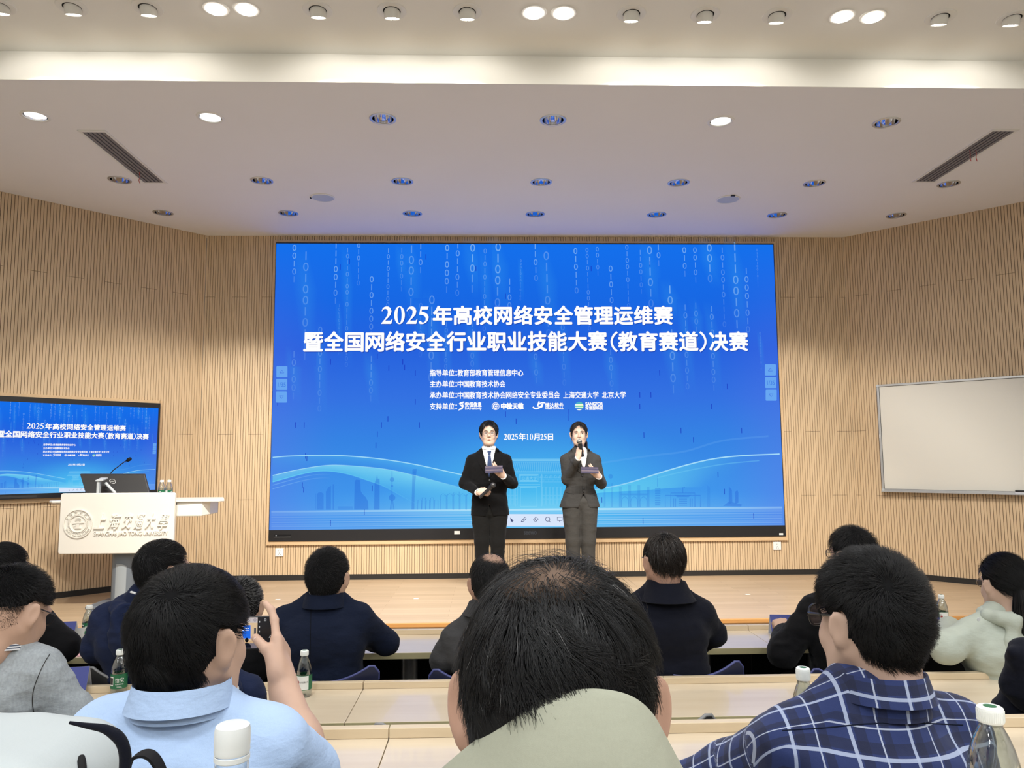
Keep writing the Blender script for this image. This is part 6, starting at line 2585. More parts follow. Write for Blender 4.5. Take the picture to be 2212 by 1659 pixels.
collar(p['root'], 'coat_collar', p['N'] + V3(0, -.014, -.004), UP + FW * .03, FW, .078, .076, [(1.0, -.02, 0), (.98, .026, 0), (1.06, .030, -.002), (1.34, -.020, -.008), (1.56, -.046, -.012)], M_['navy_coat'], gap=1.0)

# balding man in grey
p = seated('balding man in charcoal grey, half hidden by the beige collar man', 3.30, (1058, 1260), .10, -.10, (1056, 1308), (985, 1380), (1130, 1375), (1056, 1500), (962, 1420, .02), (990, 1420, .36), (960, 1430, .05), (1000, 1412, .42), cloth='grey_suit', seed=3, skin='skin_t', hspec=dict(SHORT, n=3600, length=.022, lift=.25, vol=.004, grav=.3, thinmat='bald_scalp', thin=[((.014, -.045, .115), .080, .12), ((.02, .03, .11), .075, .3)]))
glasses(p['root'], p['M'], M_['black_plastic'], oval=.8, lens=False)
collar(p['root'], 'jacket_collar', p['N'] + V3(0, -.014, -.002), UP + FW * .03, FW, .078, .076, [(1.0, -.02, 0), (.98, .020, 0), (1.06, .022, -.002), (1.35, -.03, -.006)], M_['grey_suit'], gap=.9)

# far left, black knit
p = seated('person in black at the left edge of the front row', 3.42, (8, 1236), -.25, -.02, (5, 1285), (-70, 1338), (78, 1338), (0, 1490), (140, 1396, .02), (96, 1400, .36), (-110, 1400, .06), (-70, 1400, .4), cloth='black_knit', seed=4, sl=(.062, .058, .048), hspec=dict(SHORT, n=3600, length=.035, lift=.18, vol=.010, grav=.4))
glasses(p['root'], p['M'], M_['gold_wire'])

# navy hoodie
p = seated('man in a navy hooded top turned right, front row before the lectern', 3.30, (352, 1232), -.62, -.03, (322, 1287), (232, 1340), (392, 1340), (320, 1490), (385, 1400, .1), (360, 1405, .4), (212, 1398, .02), (262, 1398, .38), cloth='navy_hood', seed=5, amp=.006, sl=(.064, .060, .046), hspec=dict(SHORT, n=5200, length=.032, lift=.20, vol=.010, grav=.35, whorl=(.03, -.075, .085), grey=.02))
glasses(p['root'], p['M'], M_['black_plastic'], oval=.8)
S = SDF()
C0 = p['N'] + V3(-.01, -.03, -.03)
for k in range(10):
    a0, a1 = [math.radians(20 + 320 * (k + q) / 10) for q in (0, 1)]
    S.cap(C0 + V3(.092 * math.sin(a0), .085 * math.cos(a0), .022 * math.cos(a0)), C0 + V3(.092 * math.sin(a1), .085 * math.cos(a1), .022 * math.cos(a1)), .030, .030, k=.02)
S.ell(C0 + V3(.0, -.085, -.10), (.095, .045, .115), k=.04)
S.ell(C0 + V3(.0, -.115, -.02), (.055, .03, .06), k=.02, sub=True)
cloth_mesh(S, p['root'], 'hood', M_['navy_hood'], .007, .007, (16, 16, 26), 9)
MB().tube([p['N'] + V3(-.02, -.075, .022), p['N'] + V3(-.045, -.062, .026), p['N'] + V3(-.062, -.04, .022)], .005, 8).build('shirt_collar', M_['white_shirt'], p['root'], smooth=1)

# grey-haired man half hidden by the phone
p = seated('grey-haired person in black mostly hidden behind the raised phone', 3.40, (522, 1312), .05, -.22, (508, 1356), (452, 1402), (550, 1402), (505, 1490), (556, 1440, .0), (525, 1412, .36), (440, 1440, .05), (500, 1412, .36), cloth='black_knit', seed=6, handsR=((-.5, .9, .05), (0, 0, -1), -1, {}), hspec=dict(SHORT, n=4200, length=.016, grey=.45, whorl=(-.02, -.085, .085)))

# second row, navy top, head hidden behind the polo man
p = seated('person in a navy sweatshirt hidden behind the pale blue polo man', 2.48, (432, 1392), .0, -.2, (432, 1450), (340, 1512), (526, 1505), (430, 1680), (548, 1560, .03), (500, 1570, .28), (315, 1570, .05), (370, 1570, .30), cloth='navy_hood', seed=7, amp=.006, trap=.05, hspec=dict(SHORT, n=1500))
S = SDF()
C0 = p['N'] + V3(.0, -.03, -.02)
S.ell(C0 + V3(.055, -.05, -.02), (.10, .05, .075), k=.04)
cloth_mesh(S, p['root'], 'hood', M_['navy_hood'], .008, .006, (16, 16, 26), 19)

# heather grey jacket with striped collar, second row left
p = seated('man in a heather grey jacket with striped collar, looking down, left edge', 2.30, (28, 1322), -.30, -.42, (-6, 1392), (-120, 1458), (82, 1452), (-20, 1720), (162, 1558, .03), (232, 1560, .36), (-150, 1600, .05), (-40, 1600, .4), cloth='heather', seed=8, skin='skin', amp=.005, sl=(.066, .062, .050), hb=.004, h=.006, hspec=dict(n=6500, length=.020, lift=.7, grav=.0, vol=.010, width=.001, clump=.4, jitter=.4, whorl=(.0, -.06, .11), thin=None, line=([0, .5, .85, 1.15, 1.45, 1.75, 2.15, 2.6, PI], [.070, .066, .040, .03, .03, .025, .0, -.012, -.012])))
hair(p['root'], p['M'], p['V'], p['F'], n=12000, length=.004, lift=.5, vol=.0005, width=.0006, seed=28, name='hair_fade', cap=False, mats=[M_['hair_brown'], M_['scalp'], M_['hair_grey']], line=([0, 1.0, 1.15, 1.45, 1.75, 2.15, 2.6, PI], [.2, .2, .0, -.015, -.012, -.048, -.072, -.078]))
glasses(p['root'], p['M'], M_['black_plastic'], r=.0016, lens=False)
collar(p['root'], 'shirt_collar', p['N'] + V3(.004, -.012, .022), UP + FW * .10 + V3(.1, 0, 0), FW + V3(.5, 0, 0), .076, .080, [(1, -.03, 0), (1.0, .024, 0), (1.05, .028, -.002), (1.24, -.022, -.006)], M_['stripe'], gap=.5, uv=True)
BV = bvh(p['CV'], p['CF'])
pts = []
for (u, v) in bez([(108, 1412), (96, 1432), (82, 1462), (72, 1492), (70, 1520), (74, 1545)], 20):
    d = ray(u, v).normalized()
    h_ = BV.ray_cast(EYE, d)
    if h_[0] is not None: pts.append(h_[0] - d * .0002)
if len(pts) > 3: MB().tube(pts, .0013, 5).build('armhole_seam', M_['gun_suit'], p['root'], smooth=1)

# black clothes, right
p = seated('man in loose black clothes with tousled hair, behind the plaid shirt man', 3.50, (1840, 1200), .36, -.05, (1846, 1262), (1762, 1316), (1915, 1330), (1840, 1490), (1935, 1400, .05), (1880, 1400, .4), (1692, 1408, .02), (1694, 1372, .30), cloth='black_knit', seed=10, sl=(.066, .066, .056), amp=.007, handsL=((.05, .8, .55), (.2, .5, -.8), 1, dict(curl=(.9, .9, .9, .9))), hspec=dict(n=5200, length=.045, lift=.55, grav=.25, vol=.012, width=.0012, clump=.8, jitter=.5, whorl=(.0, -.07, .10)))
glasses(p['root'], p['M'], M_['black_plastic'], oval=.8, r=.0018)

# ponytail woman
p = seated('woman with a black ponytail in a pale sage jacket, right end', 3.22, (2170, 1262), .02, -.14, (2172, 1320), (2092, 1372), (2256, 1372), (2190, 1500), (2300, 1440, .05), (2240, 1420, .3), (2044, 1400, -.06), (2052, 1356, .42), cloth='mint', skin='skin_f', seed=11, sl=(.062, .060, .052), amp=.0045, sr=.052, handsL=((.75, .65, .1), (0, .2, -1), -1, dict(curl=(.5, .6, .7, .8), s=.92)), hspec=dict(n=6000, length=.07, lift=.02, grav=-.05, vol=.007, width=.0011, clump=.15, jitter=.08, whorl=(0, .11, .10), swirl=0, nape=.9, line=([0, .5, .85, 1.15, 1.45, 1.75, 2.15, 2.6, PI], [.070, .066, .040, .01, .0, .0, -.025, -.040, -.042])), headkw=dict(ear=.9))
glasses(p['root'], p['M'], M_['gold_wire'])
tie0 = at(2197, 1256, 3.135)
rngp = np.random.default_rng(5)
mb = MB()
for k in range(420):
    a, r0 = rngp.random() * 2 * PI, math.sqrt(rngp.random())
    o1 = V3(math.cos(a) * .030 * r0, math.sin(a) * .022 * r0, 0)
    o0 = o1 * .45
    e_ = rngp.random()
    L = .22 + .05 * rngp.random() - .10 * r0 * (math.cos(a) > .3)
    sway = V3(.012 + .01 * rngp.normal() * .5, -.02, 0)
    mb.tube([tie0 + o0, tie0 + o1 * .9 + V3(0, -.018, -.03), tie0 + o1 * 1.35 + V3(.0, -.022, -L * .45), tie0 + o1 * 1.2 + V3(.004, -.012, -L * .75), tie0 + o1 * .7 + sway * .5 + V3(0, .01, -L)], [.0022, .0026, .0026, .0022, .0008], 4, caps=False)
mb.build('ponytail', M_['hair'], p['root'], smooth=1)
MB().tube([tie0 + V3(math.cos(a) * .017, math.sin(a) * .012 - .004, .004 * math.sin(3 * a)) for a in [2 * PI * k / 24 for k in range(24)]], .006, 8, closed=True).build('hair_tie', M_['black_knit'], p['root'], smooth=1)
S = SDF()
C0 = p['N'] + V3(.0, -.02, -.025)
for k in range(10):
    a0, a1 = [math.radians(-70 + 320 * (k + q) / 10 + 110) for q in (0, 1)]
    S.cap(C0 + V3(.094 * math.sin(a0), .086 * math.cos(a0), .012), C0 + V3(.094 * math.sin(a1), .086 * math.cos(a1), .012), .024, .024, k=.02)
S.ell(C0 + V3(.02, -.088, -.10), (.11, .04, .12), k=.04)
S.ell(C0 + V3(.03, -.118, -.05), (.07, .03, .09), k=.015, sub=True)
cloth_mesh(S, p['root'], 'hood', M_['mint'], .007, .004, (13, 13, 18), 29)
MB().lathe([(0, .002), (.007, .002), (.008, 0)], 16, Matrix.Translation(at(2114, 1338, 3.10)) @ Matrix.Rotation(PI / 2, 4, 'X'), cap0=False, cap1=False).build('snap_button', M_['pale_grey'], p['root'])

# black hooded jacket at the right edge, head outside the picture
p = seated('person in a black hooded jacket cut off by the right edge, second row', 2.28, (2338, 1372), .2, -.1, (2330, 1440), (2222, 1510), (2420, 1510), (2320, 1720), (2450, 1640, .05), (2380, 1640, .3), (2172, 1602, .02), (2200, 1640, .25), cloth='navy_coat', seed=12, sl=(.072, .068, .056), amp=.007, trap=.06, h=.007, hspec=dict(SHORT, n=1500))
S = SDF()
q0, q1, q2, q3 = at(2178, 1402, 2.18), at(2216, 1412, 2.20), at(2240, 1470, 2.22), at(2160, 1500, 2.22)
S.cap(q0 + V3(.010, 0, -.01), q2, .012, .055, k=.03)
S.cap(q1, q2, .045, .06, k=.03)
S.ell(at(2236, 1480, 2.22), (.095, .06, .075), k=.04)
cloth_mesh(S, p['root'], 'hood', M_['navy_coat'], .007, .006, (14, 14, 20), 39)

# ------------------------------------------------------------------ pale blue polo man holding up his phone (third row)
Y = 1.36
root = person('man in a pale blue polo shirt holding up a phone', (at(420, 1659, Y).x, Y, Z_R3))
M = hmat(at(416, 1378, Y), -.40, -.08, .03, .955)
N = at(402, 1536, Y - .01)
SL, SR = at(232, 1598, Y), at(580, 1614, Y)
H = at(410, 1980, Y - .02)
ER = at(668, 1690, Y + .12)
WRp = at(611, 1478, Y + .24)
EL, WL = at(170, 1760, Y + .15), at(330, 1700, Y + .42)
S = SDF()
head(S, M, ear=1.05)
skin_core(S, N, SL, SR, H, [(SL, EL, WL)])
S.cap(SR, ER, .045, .044, k=.03)
S.cap(ER, ER + (WRp - ER) * .4, .044, .041, k=.03)
S.cap(ER + (WRp - ER) * .4, WRp, .041, .028, k=.03)
fd = (at(603, 1340, Y + .325) - WRp).normalized()
pd = V3(-1, .16, .05)
hand(S, WRp - fd * .004, fd, pd, -1, curl=((.02, .18, .35), (.30, .75, .7), (.40, .9, .8), (.45, .95, .8)), s=1.04, thumb=((.026, .026, -.002), (.036, .066, -.018), (.030, .100, -.040)), spread=.05)
V, F = skin_mesh(S, root, M_['skin'], .0036)
T = SDF()
torso(T, N, SL, SR, H, .12, sr=.056, trap=.044)
e1 = SR + (ER - SR) * .80
T.cap(SR, e1, .064, .068, k=.035)
T.cap(e1 + (ER - SR).normalized() * .012, e1 + (ER - SR).normalized() * .08, .052, .052, k=.012, sub=True)
T.cap(SL, SL + (EL - SL) * .8, .064, .066, k=.035)
o, CV_, CF_ = cloth_mesh(T, root, 'polo_shirt', M_['sky'], .006, .0035, (11, 11, 16), 13)
legs(root, V3(H.x, H.y, 0), Z_R3, M_['trouser_black'])
collar(root, 'polo_collar', N + V3(0, -.020, .034), UP + FW * .05, FW + V3(.25, 0, 0), .078, .080, [(.98, -.03, 0), (.93, .016, .002), (.96, .021, 0), (1.03, -.006, -.003), (1.07, -.018, -.004)], M_['sky'], gap=.35)
hair(root, M, V, F, n=17000, length=.046, lift=.20, grav=.45, vol=.0080, width=.0009, clump=.75, jitter=.40, wave=.12, swirl=.45, front=.45, whorl=(.030, -.092, .086), seed=13, seg=5, nape=.55, line=([0, .5, .85, 1.15, 1.45, 1.75, 2.15, 2.6, PI], [.070, .066, .040, .01, -.012, -.008, -.056, -.080, -.086]))
# finger nails
nl = MB()
nl.lathe([(0, .0012), (.0045, .0010), (.0055, 0)], 12, Matrix.Translation(WRp - fd * .004 + frame3(fd, -pd) @ (V3(-.030, .097, -.038) * 1.04) + V3(0, -.0086, 0)) @ Matrix.Rotation(PI / 2, 4, 'X'), sx=.75, sy=1.0, cap0=False, cap1=False)
nl.build('thumb_nail', plain('nail', (.72, .55, .52, 1), .3), root)
# the phone
PY_ = Y + .292
pa, pb = at(597, 1331, PY_), at(597, 1402, PY_)
ph = thing('phone', 'black phone held sideways by the polo man, its camera view showing the stage', 'phone', at(540, 1366, PY_))
hgt = (pa.z - pb.z)
wid = hgt * 2.12
x1 = at(596, 1366, PY_).x
x0 = x1 - wid
zc2 = (pa.z + pb.z) / 2
MB().prism([(x, PY_, z) for x, z in rrect(x0, x1, zc2 - hgt / 2, zc2 + hgt / 2, .010)], (0, .008, 0)).build('case', M_['black_plastic'], ph, bevel=.0015)
fl = Flat()
sy = -.0004
gx0, gx1, gz0, gz1 = x0 + .004, x1 - .0035, zc2 - hgt / 2 + .0035, zc2 + hgt / 2 - .0035


def pxx(u): return at(u, 1366, PY_).x
def pzz(v): return at(556, v, PY_).z


def fq(u0, v0, u1, v1, col, yy): fl.quad([(pxx(u0), pzz(v0)), (pxx(u1), pzz(v0)), (pxx(u1), pzz(v1)), (pxx(u0), pzz(v1))], col, PY_ - yy)


fq(440, 1333.5, 556, 1400, lin(214, 186, 150), .0005)
fq(440, 1333.5, 556, 1345, lin(196, 186, 186), .0008)
fl.quad([(pxx(440), pzz(1349)), (pxx(541), pzz(1350)), (pxx(542), pzz(1379)), (pxx(440), pzz(1376))], lin(36, 108, 228), .0008 + PY_ - .0016 - .0008)
fl.v[-4:] = [(a, PY_ - .0009, c) for a, b, c in fl.v[-4:]]
for v in (1356, 1360): fq(505, v, 538, v + 1.6, lin(235, 240, 255), .0012)
fq(440, 1384, 556, 1389, lin(205, 170, 128), .0009)
fq(440, 1389, 556, 1400, lin(120, 112, 120), .0009)
for u in (516, 523):
    fq(u - 1.6, 1368, u + 1.6, 1387, lin(20, 20, 24), .0013)
    fq(u - 1, 1365.5, u + 1, 1368, lin(60, 45, 40), .0013)
fl.quad([(pxx(534 + 9.5 * math.cos(a)), pzz(1397 - 9 * max(0, math.sin(a)) + (0 if math.sin(a) > 0 else 2))) for a in [2 * PI * k / 20 for k in range(20)]], lin(22, 24, 34), PY_ - .0013)
fl.quad([(pxx(534 + 4 * math.cos(a)), pzz(1382 + 5 * math.sin(a))) for a in [2 * PI * k / 16 for k in range(16)]], lin(16, 14, 16), PY_ - .0014)
fl.line([(pxx(550.5 + 2.6 * math.cos(a)), pzz(1339 + 2.6 * math.sin(a))) for a in [2 * PI * k / 14 for k in range(15)]], .0008, lin(110, 100, 110), PY_ - .0014)
fl.line([(pxx(572.5 + a), pzz(1339 + b)) for a, b in ((-2, -2), (2, -2), (2, 2), (-2, 2), (-2, -2))], .0007, lin(230, 230, 230), PY_ - .0014)
for v in (1343, 1354, 1364): fq(559.5, v - 1.6, 561.5, v + 1.6, lin(200, 200, 200), .0014)
fl.line([(pxx(585), pzz(1372)), (pxx(582), pzz(1378))], .001, lin(190, 190, 190), PY_ - .0014)
fq(549, 1356, 553.5, 1374, lin(90, 86, 90), .0013)
fl.build('screen_view', ph)
for c in ph.children:
    if c.name.startswith('screen_view'):
        c.matrix_parent_inverse = Matrix.Translation(ph.location).inverted()

# ------------------------------------------------------------------ plaid shirt man (third row right)
Y = 1.38
root = person('man in a navy plaid shirt with spiky black hair and spectacles', (at(1880, 1659, Y).x, Y, Z_R3))
M = hmat(at(1880, 1340, Y), .30, -.10, -.03, .955)
N = at(1868, 1500, Y - .01)
SL, SR = at(1706, 1612, Y), at(2052, 1582, Y)
H = at(1880, 1980, Y - .02)
EL, WL = at(1580, 1672, Y + .14), at(1440, 1715, Y + .20)
ER, WR = at(2120, 1760, Y + .15), at(2000, 1700, Y + .42)
S = SDF()
head(S, M, ear=1.0)
skin_core(S, N, SL, SR, H, [(SL, EL, WL), (SR, ER, WR)])
V, F = skin_mesh(S, root, M_['skin_f'], .004)
T = SDF()
torso(T, N, SL, SR, H, .12, sr=.056, trap=.038)
sleeve(T, SL, EL, WL, .060, .054, .044)
sleeve(T, SR, ER, WR, .062, .056, .046)
o, CV_, CF_ = cloth_mesh(T, root, 'plaid_shirt', M_['plaid'], .0055, .0045, (10, 10, 15), 14)


def cloth_coords(me, Vw):
    """weave coordinates in metres: along the shirt body, and along / around each sleeve"""
    Vw = np.asarray(Vw)
    C = np.zeros((len(Vw), 3), np.float32)
    cx_ = (SL.x + SR.x) / 2
    cz_ = (SL.z + SR.z) / 2
    body = np.stack([Vw[:, 0] - cx_ + .035 * np.sign(0), (Vw[:, 2] - cz_) + np.clip(Vw[:, 1] - Y + .06, 0, 1) * .9], 1)
    C[:, :2] = body + .44
    for (A_, B_) in ((SL, EL), (EL, WL), (SR, ER), (ER, WR)):
        a, b = np.array(A_), np.array(B_)
        d = b - a
        L = np.linalg.norm(d)
        d /= L
        t = (Vw - a) @ d
        q = Vw - a - t[:, None] * d
        up = np.cross(d, np.array((0, 1.0, 0)))
        up /= np.linalg.norm(up)
        sd = np.cross(up, d)
        ang = np.arctan2(q @ up, q @ sd)
        r = np.linalg.norm(q, axis=1)
        m = (t > (.045 if A_ in (SL, SR) else 0)) & (t < L + .03) & (r < .085)
        C[m, 0] = ang[m] * .06 + .44
        C[m, 1] = t[m] + .44
    at_ = me.attributes.new('cloth', 'FLOAT_VECTOR', 'POINT')
    at_.data.foreach_set('vector', C.ravel())


cloth_coords(o.data, CV_)
legs(root, V3(H.x, H.y, 0), Z_R3, M_['trouser_black'])
c = collar(root, 'shirt_collar', N + V3(.020, -.018, .018), UP + FW * .05, FW + V3(-.3, 0, 0), .074, .078, [(1.0, -.04, 0), (.94, .022, .002), (.97, .027, 0), (1.04, .0, -.003), (1.09, -.016, -.005)], M_['plaid'], gap=.3)
cloth_coords(c.data, np.array([tuple(v.co) for v in c.data.vertices]))
BV = bvh(CV_, CF_)
for nm, path in (('yoke_seam', bez([(1690, 1578), (1780, 1572), (1880, 1563), (1980, 1562), (2080, 1566)], 40)),):
    pts = []
    for (u, v) in path:
        d = ray(u, v).normalized()
        h_ = BV.ray_cast(EYE, d)
        if h_[0] is not None and h_[0].y < Y + .2: pts.append(h_[0] - d * .0002)
    if len(pts) > 4: MB().tube(pts, .0012, 5).build(nm, M_['navy_suit'], root, smooth=1)
hair(root, M, V, F, n=18000, length=.030, lift=.36, grav=.05, vol=.0085, width=.00085, clump=.6, jitter=.4, wave=.10, swirl=.55, whorl=(-.040, -.098, .072), seed=14, seg=4, nape=.45, top=.15, line=([0, .5, .85, 1.15, 1.45, 1.75, 2.15, 2.6, PI], [.070, .066, .040, .015, -.014, -.010, -.054, -.074, -.080]))
glasses(root, M, M_['black_plastic'], oval=.8, r=.0024, lensw=.026, lensh=.020)

# ------------------------------------------------------------------ man with the beige collar right in front of the camera
Y = .72
root = person('man in a sage beige jacket with turned-up collar and thinning black hair, centre foreground', (at(1208, 1659, Y).x, Y, Z_R3))
M = hmat(at(1206, 1520, Y + .008), -.10, -.16, .02, 1.03)
N = at(1225, 1740, Y - .035)
SL, SR = at(830, 1990, Y), at(1640, 1980, Y)
H = V3(at(1215, 1659, Y).x, Y + .05, Z_R3 + .50)
S = SDF()
head(S, M, ear=1.06, flare=.80, wide=1.0)
EL, WL = SL + V3(-.06, .10, -.26), SL + V3(.0, .36, -.28)
ER, WR = SR + V3(.06, .10, -.26), SR + V3(.0, .36, -.28)
skin_core(S, N, SL, SR, H, [(SL, EL, WL), (SR, ER, WR)])
V, F = skin_mesh(S, root, M_['skin_t'], .003)
T = SDF()
torso(T, N - V3(0, 0, .03), SL, SR, H, .12, sr=.058)
sleeve(T, SL, EL, WL)
sleeve(T, SR, ER, WR)
cloth_mesh(T, root, 'jacket', M_['beige'], .009, .004, seed=15)
legs(root, V3(H.x, H.y, 0), Z_R3, M_['trouser_black'])
edge = bez([(940, 1675), (985, 1636), (1040, 1592), (1100, 1549), (1150, 1523), (1210, 1500), (1270, 1491), (1330, 1496), (1375, 1513), (1410, 1545), (1436, 1590), (1462, 1640), (1490, 1690)], 48)
g = [[], [], [], [], [], []]
nE = len(edge)
for i, (u, v) in enumerate(edge):
    s = 2 * i / (nE - 1) - 1
    yy = Y - .112 + .10 * abs(s) ** 2.2
    e = at(u, v, yy)
    xo = (e.x - N.x)
    g[0].append(e + V3(-xo * .10, .012, -.10))
    g[1].append(e + V3(-xo * .03, .006, -.012))
    g[2].append(e)
    g[3].append(e + V3(xo * .02, -.006, -.004))
    g[4].append(e + V3(xo * .18, -.022, -.060))
    g[5].append(e + V3(xo * .45, -.035, -.125))
MB().sheet(g, .0025).build('turned_up_collar', M_['beige'], root, smooth=1.2)
hair(root, M, V, F, n=21000, length=.050, lift=.16, grav=.62, vol=.0055, width=.0007, clump=.9, jitter=.55, low=.44, wave=.28, swirl=.5, whorl=(-.004, -.060, .112), seed=15, seg=6, nape=.8, mats=[M_['hair'], M_['scalp'], M_['hair_grey']], grey=.004, thin=[((-.004, -.058, .114), .066, .50), ((-.035, -.02, .12), .060, .55)], line=([0, .5, .85, 1.15, 1.45, 1.75, 2.15, 2.6, PI], [.070, .066, .040, .015, -.006, -.004, -.058, -.100, -.112]))
hair(root, M, V, F, n=420, length=.070, lift=.50, grav=.55, vol=.008, width=.0006, clump=1.2, jitter=.8, swirl=.9, whorl=(-.004, -.060, .112), seed=55, seg=7, cap=False, name='loose_hair', line=([0, 3.2], [.095, .075]))
# ------------------------------------------------------------------ the two presenters on the stage
def ellipsoid(c, r, M, n=14, m=10):
    mb = MB()
    prof = [(math.sin(PI * k / m), -math.cos(PI * k / m)) for k in range(m + 1)]
    X = M @ Matrix.Translation(c) @ Matrix.Diagonal((r[0], r[1], r[2], 1))
    mb.lathe([(max(a, 1e-4), b) for a, b in prof], n, X, cap0=False, cap1=False)
    return mb


def face(root, M, smile=0.0, brow=1.0, lip='lips', open_=.85):
    for sx in (-1, 1):
        e = ellipsoid((sx * .031, .0885, .005), (.0125, .0085, .0052 * open_), M).build('eye', M_['eye_white'], root, smooth=2)
        ellipsoid((sx * .031, .0950, .005), (.0050, .0028, .0048 * open_), M).build('iris', M_['eye_dark'], e, smooth=2)
        P = [M @ Vector((sx * (.018 + .026 * t), .0945 - .006 * abs(t - .4), .0078 + .0045 * math.sin(PI * (t * .85 + .1)) * open_)) for t in np.linspace(0, 1, 9)]
        MB().tube(P, [.0007, .0012, .0014, .0015, .0015, .0015, .0014, .0012, .0008], 6).build('eyelash', M_['matte_black'], e, smooth=2)
        P = [M @ Vector((sx * (.014 + .035 * t), .0990 - .013 * t * t, .0235 + .006 * math.sin(PI * min(1, t * 1.1)) * brow)) for t in np.linspace(0, 1, 9)]
        MB().tube(P, [.0018, .0026, .0029, .0029, .0027, .0024, .002, .0015, .0008], 6).build('eyebrow', M_['hair'], root, smooth=2)
    w = .021 + .004 * smile
    rows = []
    for (dz, dy, k) in ((.0055, -.002, .75), (.003, .0015, 1), (.0002, .0002, 1.02)):
        rows.append([M @ Vector((w * k * t, .1015 + dy - .016 * t * t, -.0575 + dz * (1 - t * t) + smile * .004 * t * t - (.0012 * (1 - abs(t) * 4) if dz > .005 and abs(t) < .25 else 0))) for t in np.linspace(-1, 1, 13)])
    g2 = []
    op = .0030 + .003 * smile
    for (dz, dy, k) in ((-.0, .0002, 1.02), (-.0035, .0025, .9), (-.0070, -.001, .7)):
        g2.append([M @ Vector((w * k * t, .1015 + dy - .016 * t * t, -.0575 - op * (1 - t * t) + dz * (1 - t * t) + smile * .004 * t * t)) for t in np.linspace(-1, 1, 13)])
    o = MB().sheet(rows, .0015).sheet(g2, .0015).build('mouth', M_[lip], root, smooth=2)
    g3 = [[M @ Vector((w * .9 * t, .0995 - .015 * t * t, -.0575 - op * f * (1 - t * t) + smile * .004 * t * t)) for t in np.linspace(-1, 1, 9)] for f in (0, 1)]
    MB().sheet(g3, .001).build('teeth', M_['teeth'] if smile else M_['matte_black'], o)  # without a smile the sheet is black, shade inside the mouth as colour


def conform(B, uv, off, Yd, fallback=None):
    out = []
    for (u, v) in uv:
        d = ray(u, v).normalized()
        h_ = B.ray_cast(EYE, d)
        p = h_[0] if h_[0] is not None else at(u, v, Yd)
        out.append(p - d * off)
    return out


def patch(root, name, mat, B, outline_rows, off, Yd, t=.003):
    """sheet lying on a garment: rows of pixel points laid on its surface"""
    g = [conform(B, r, off, Yd) for r in outline_rows]
    return MB().sheet(g, t).build(name, mat, root, smooth=1.2)


def rows_between(a, b, n=5):
    return [[(p[0] + (q[0] - p[0]) * k / n, p[1] + (q[1] - p[1]) * k / n) for p, q in zip(a, b)] for k in range(n + 1)]


def dens(path, n=14):
    return bez(path, n)


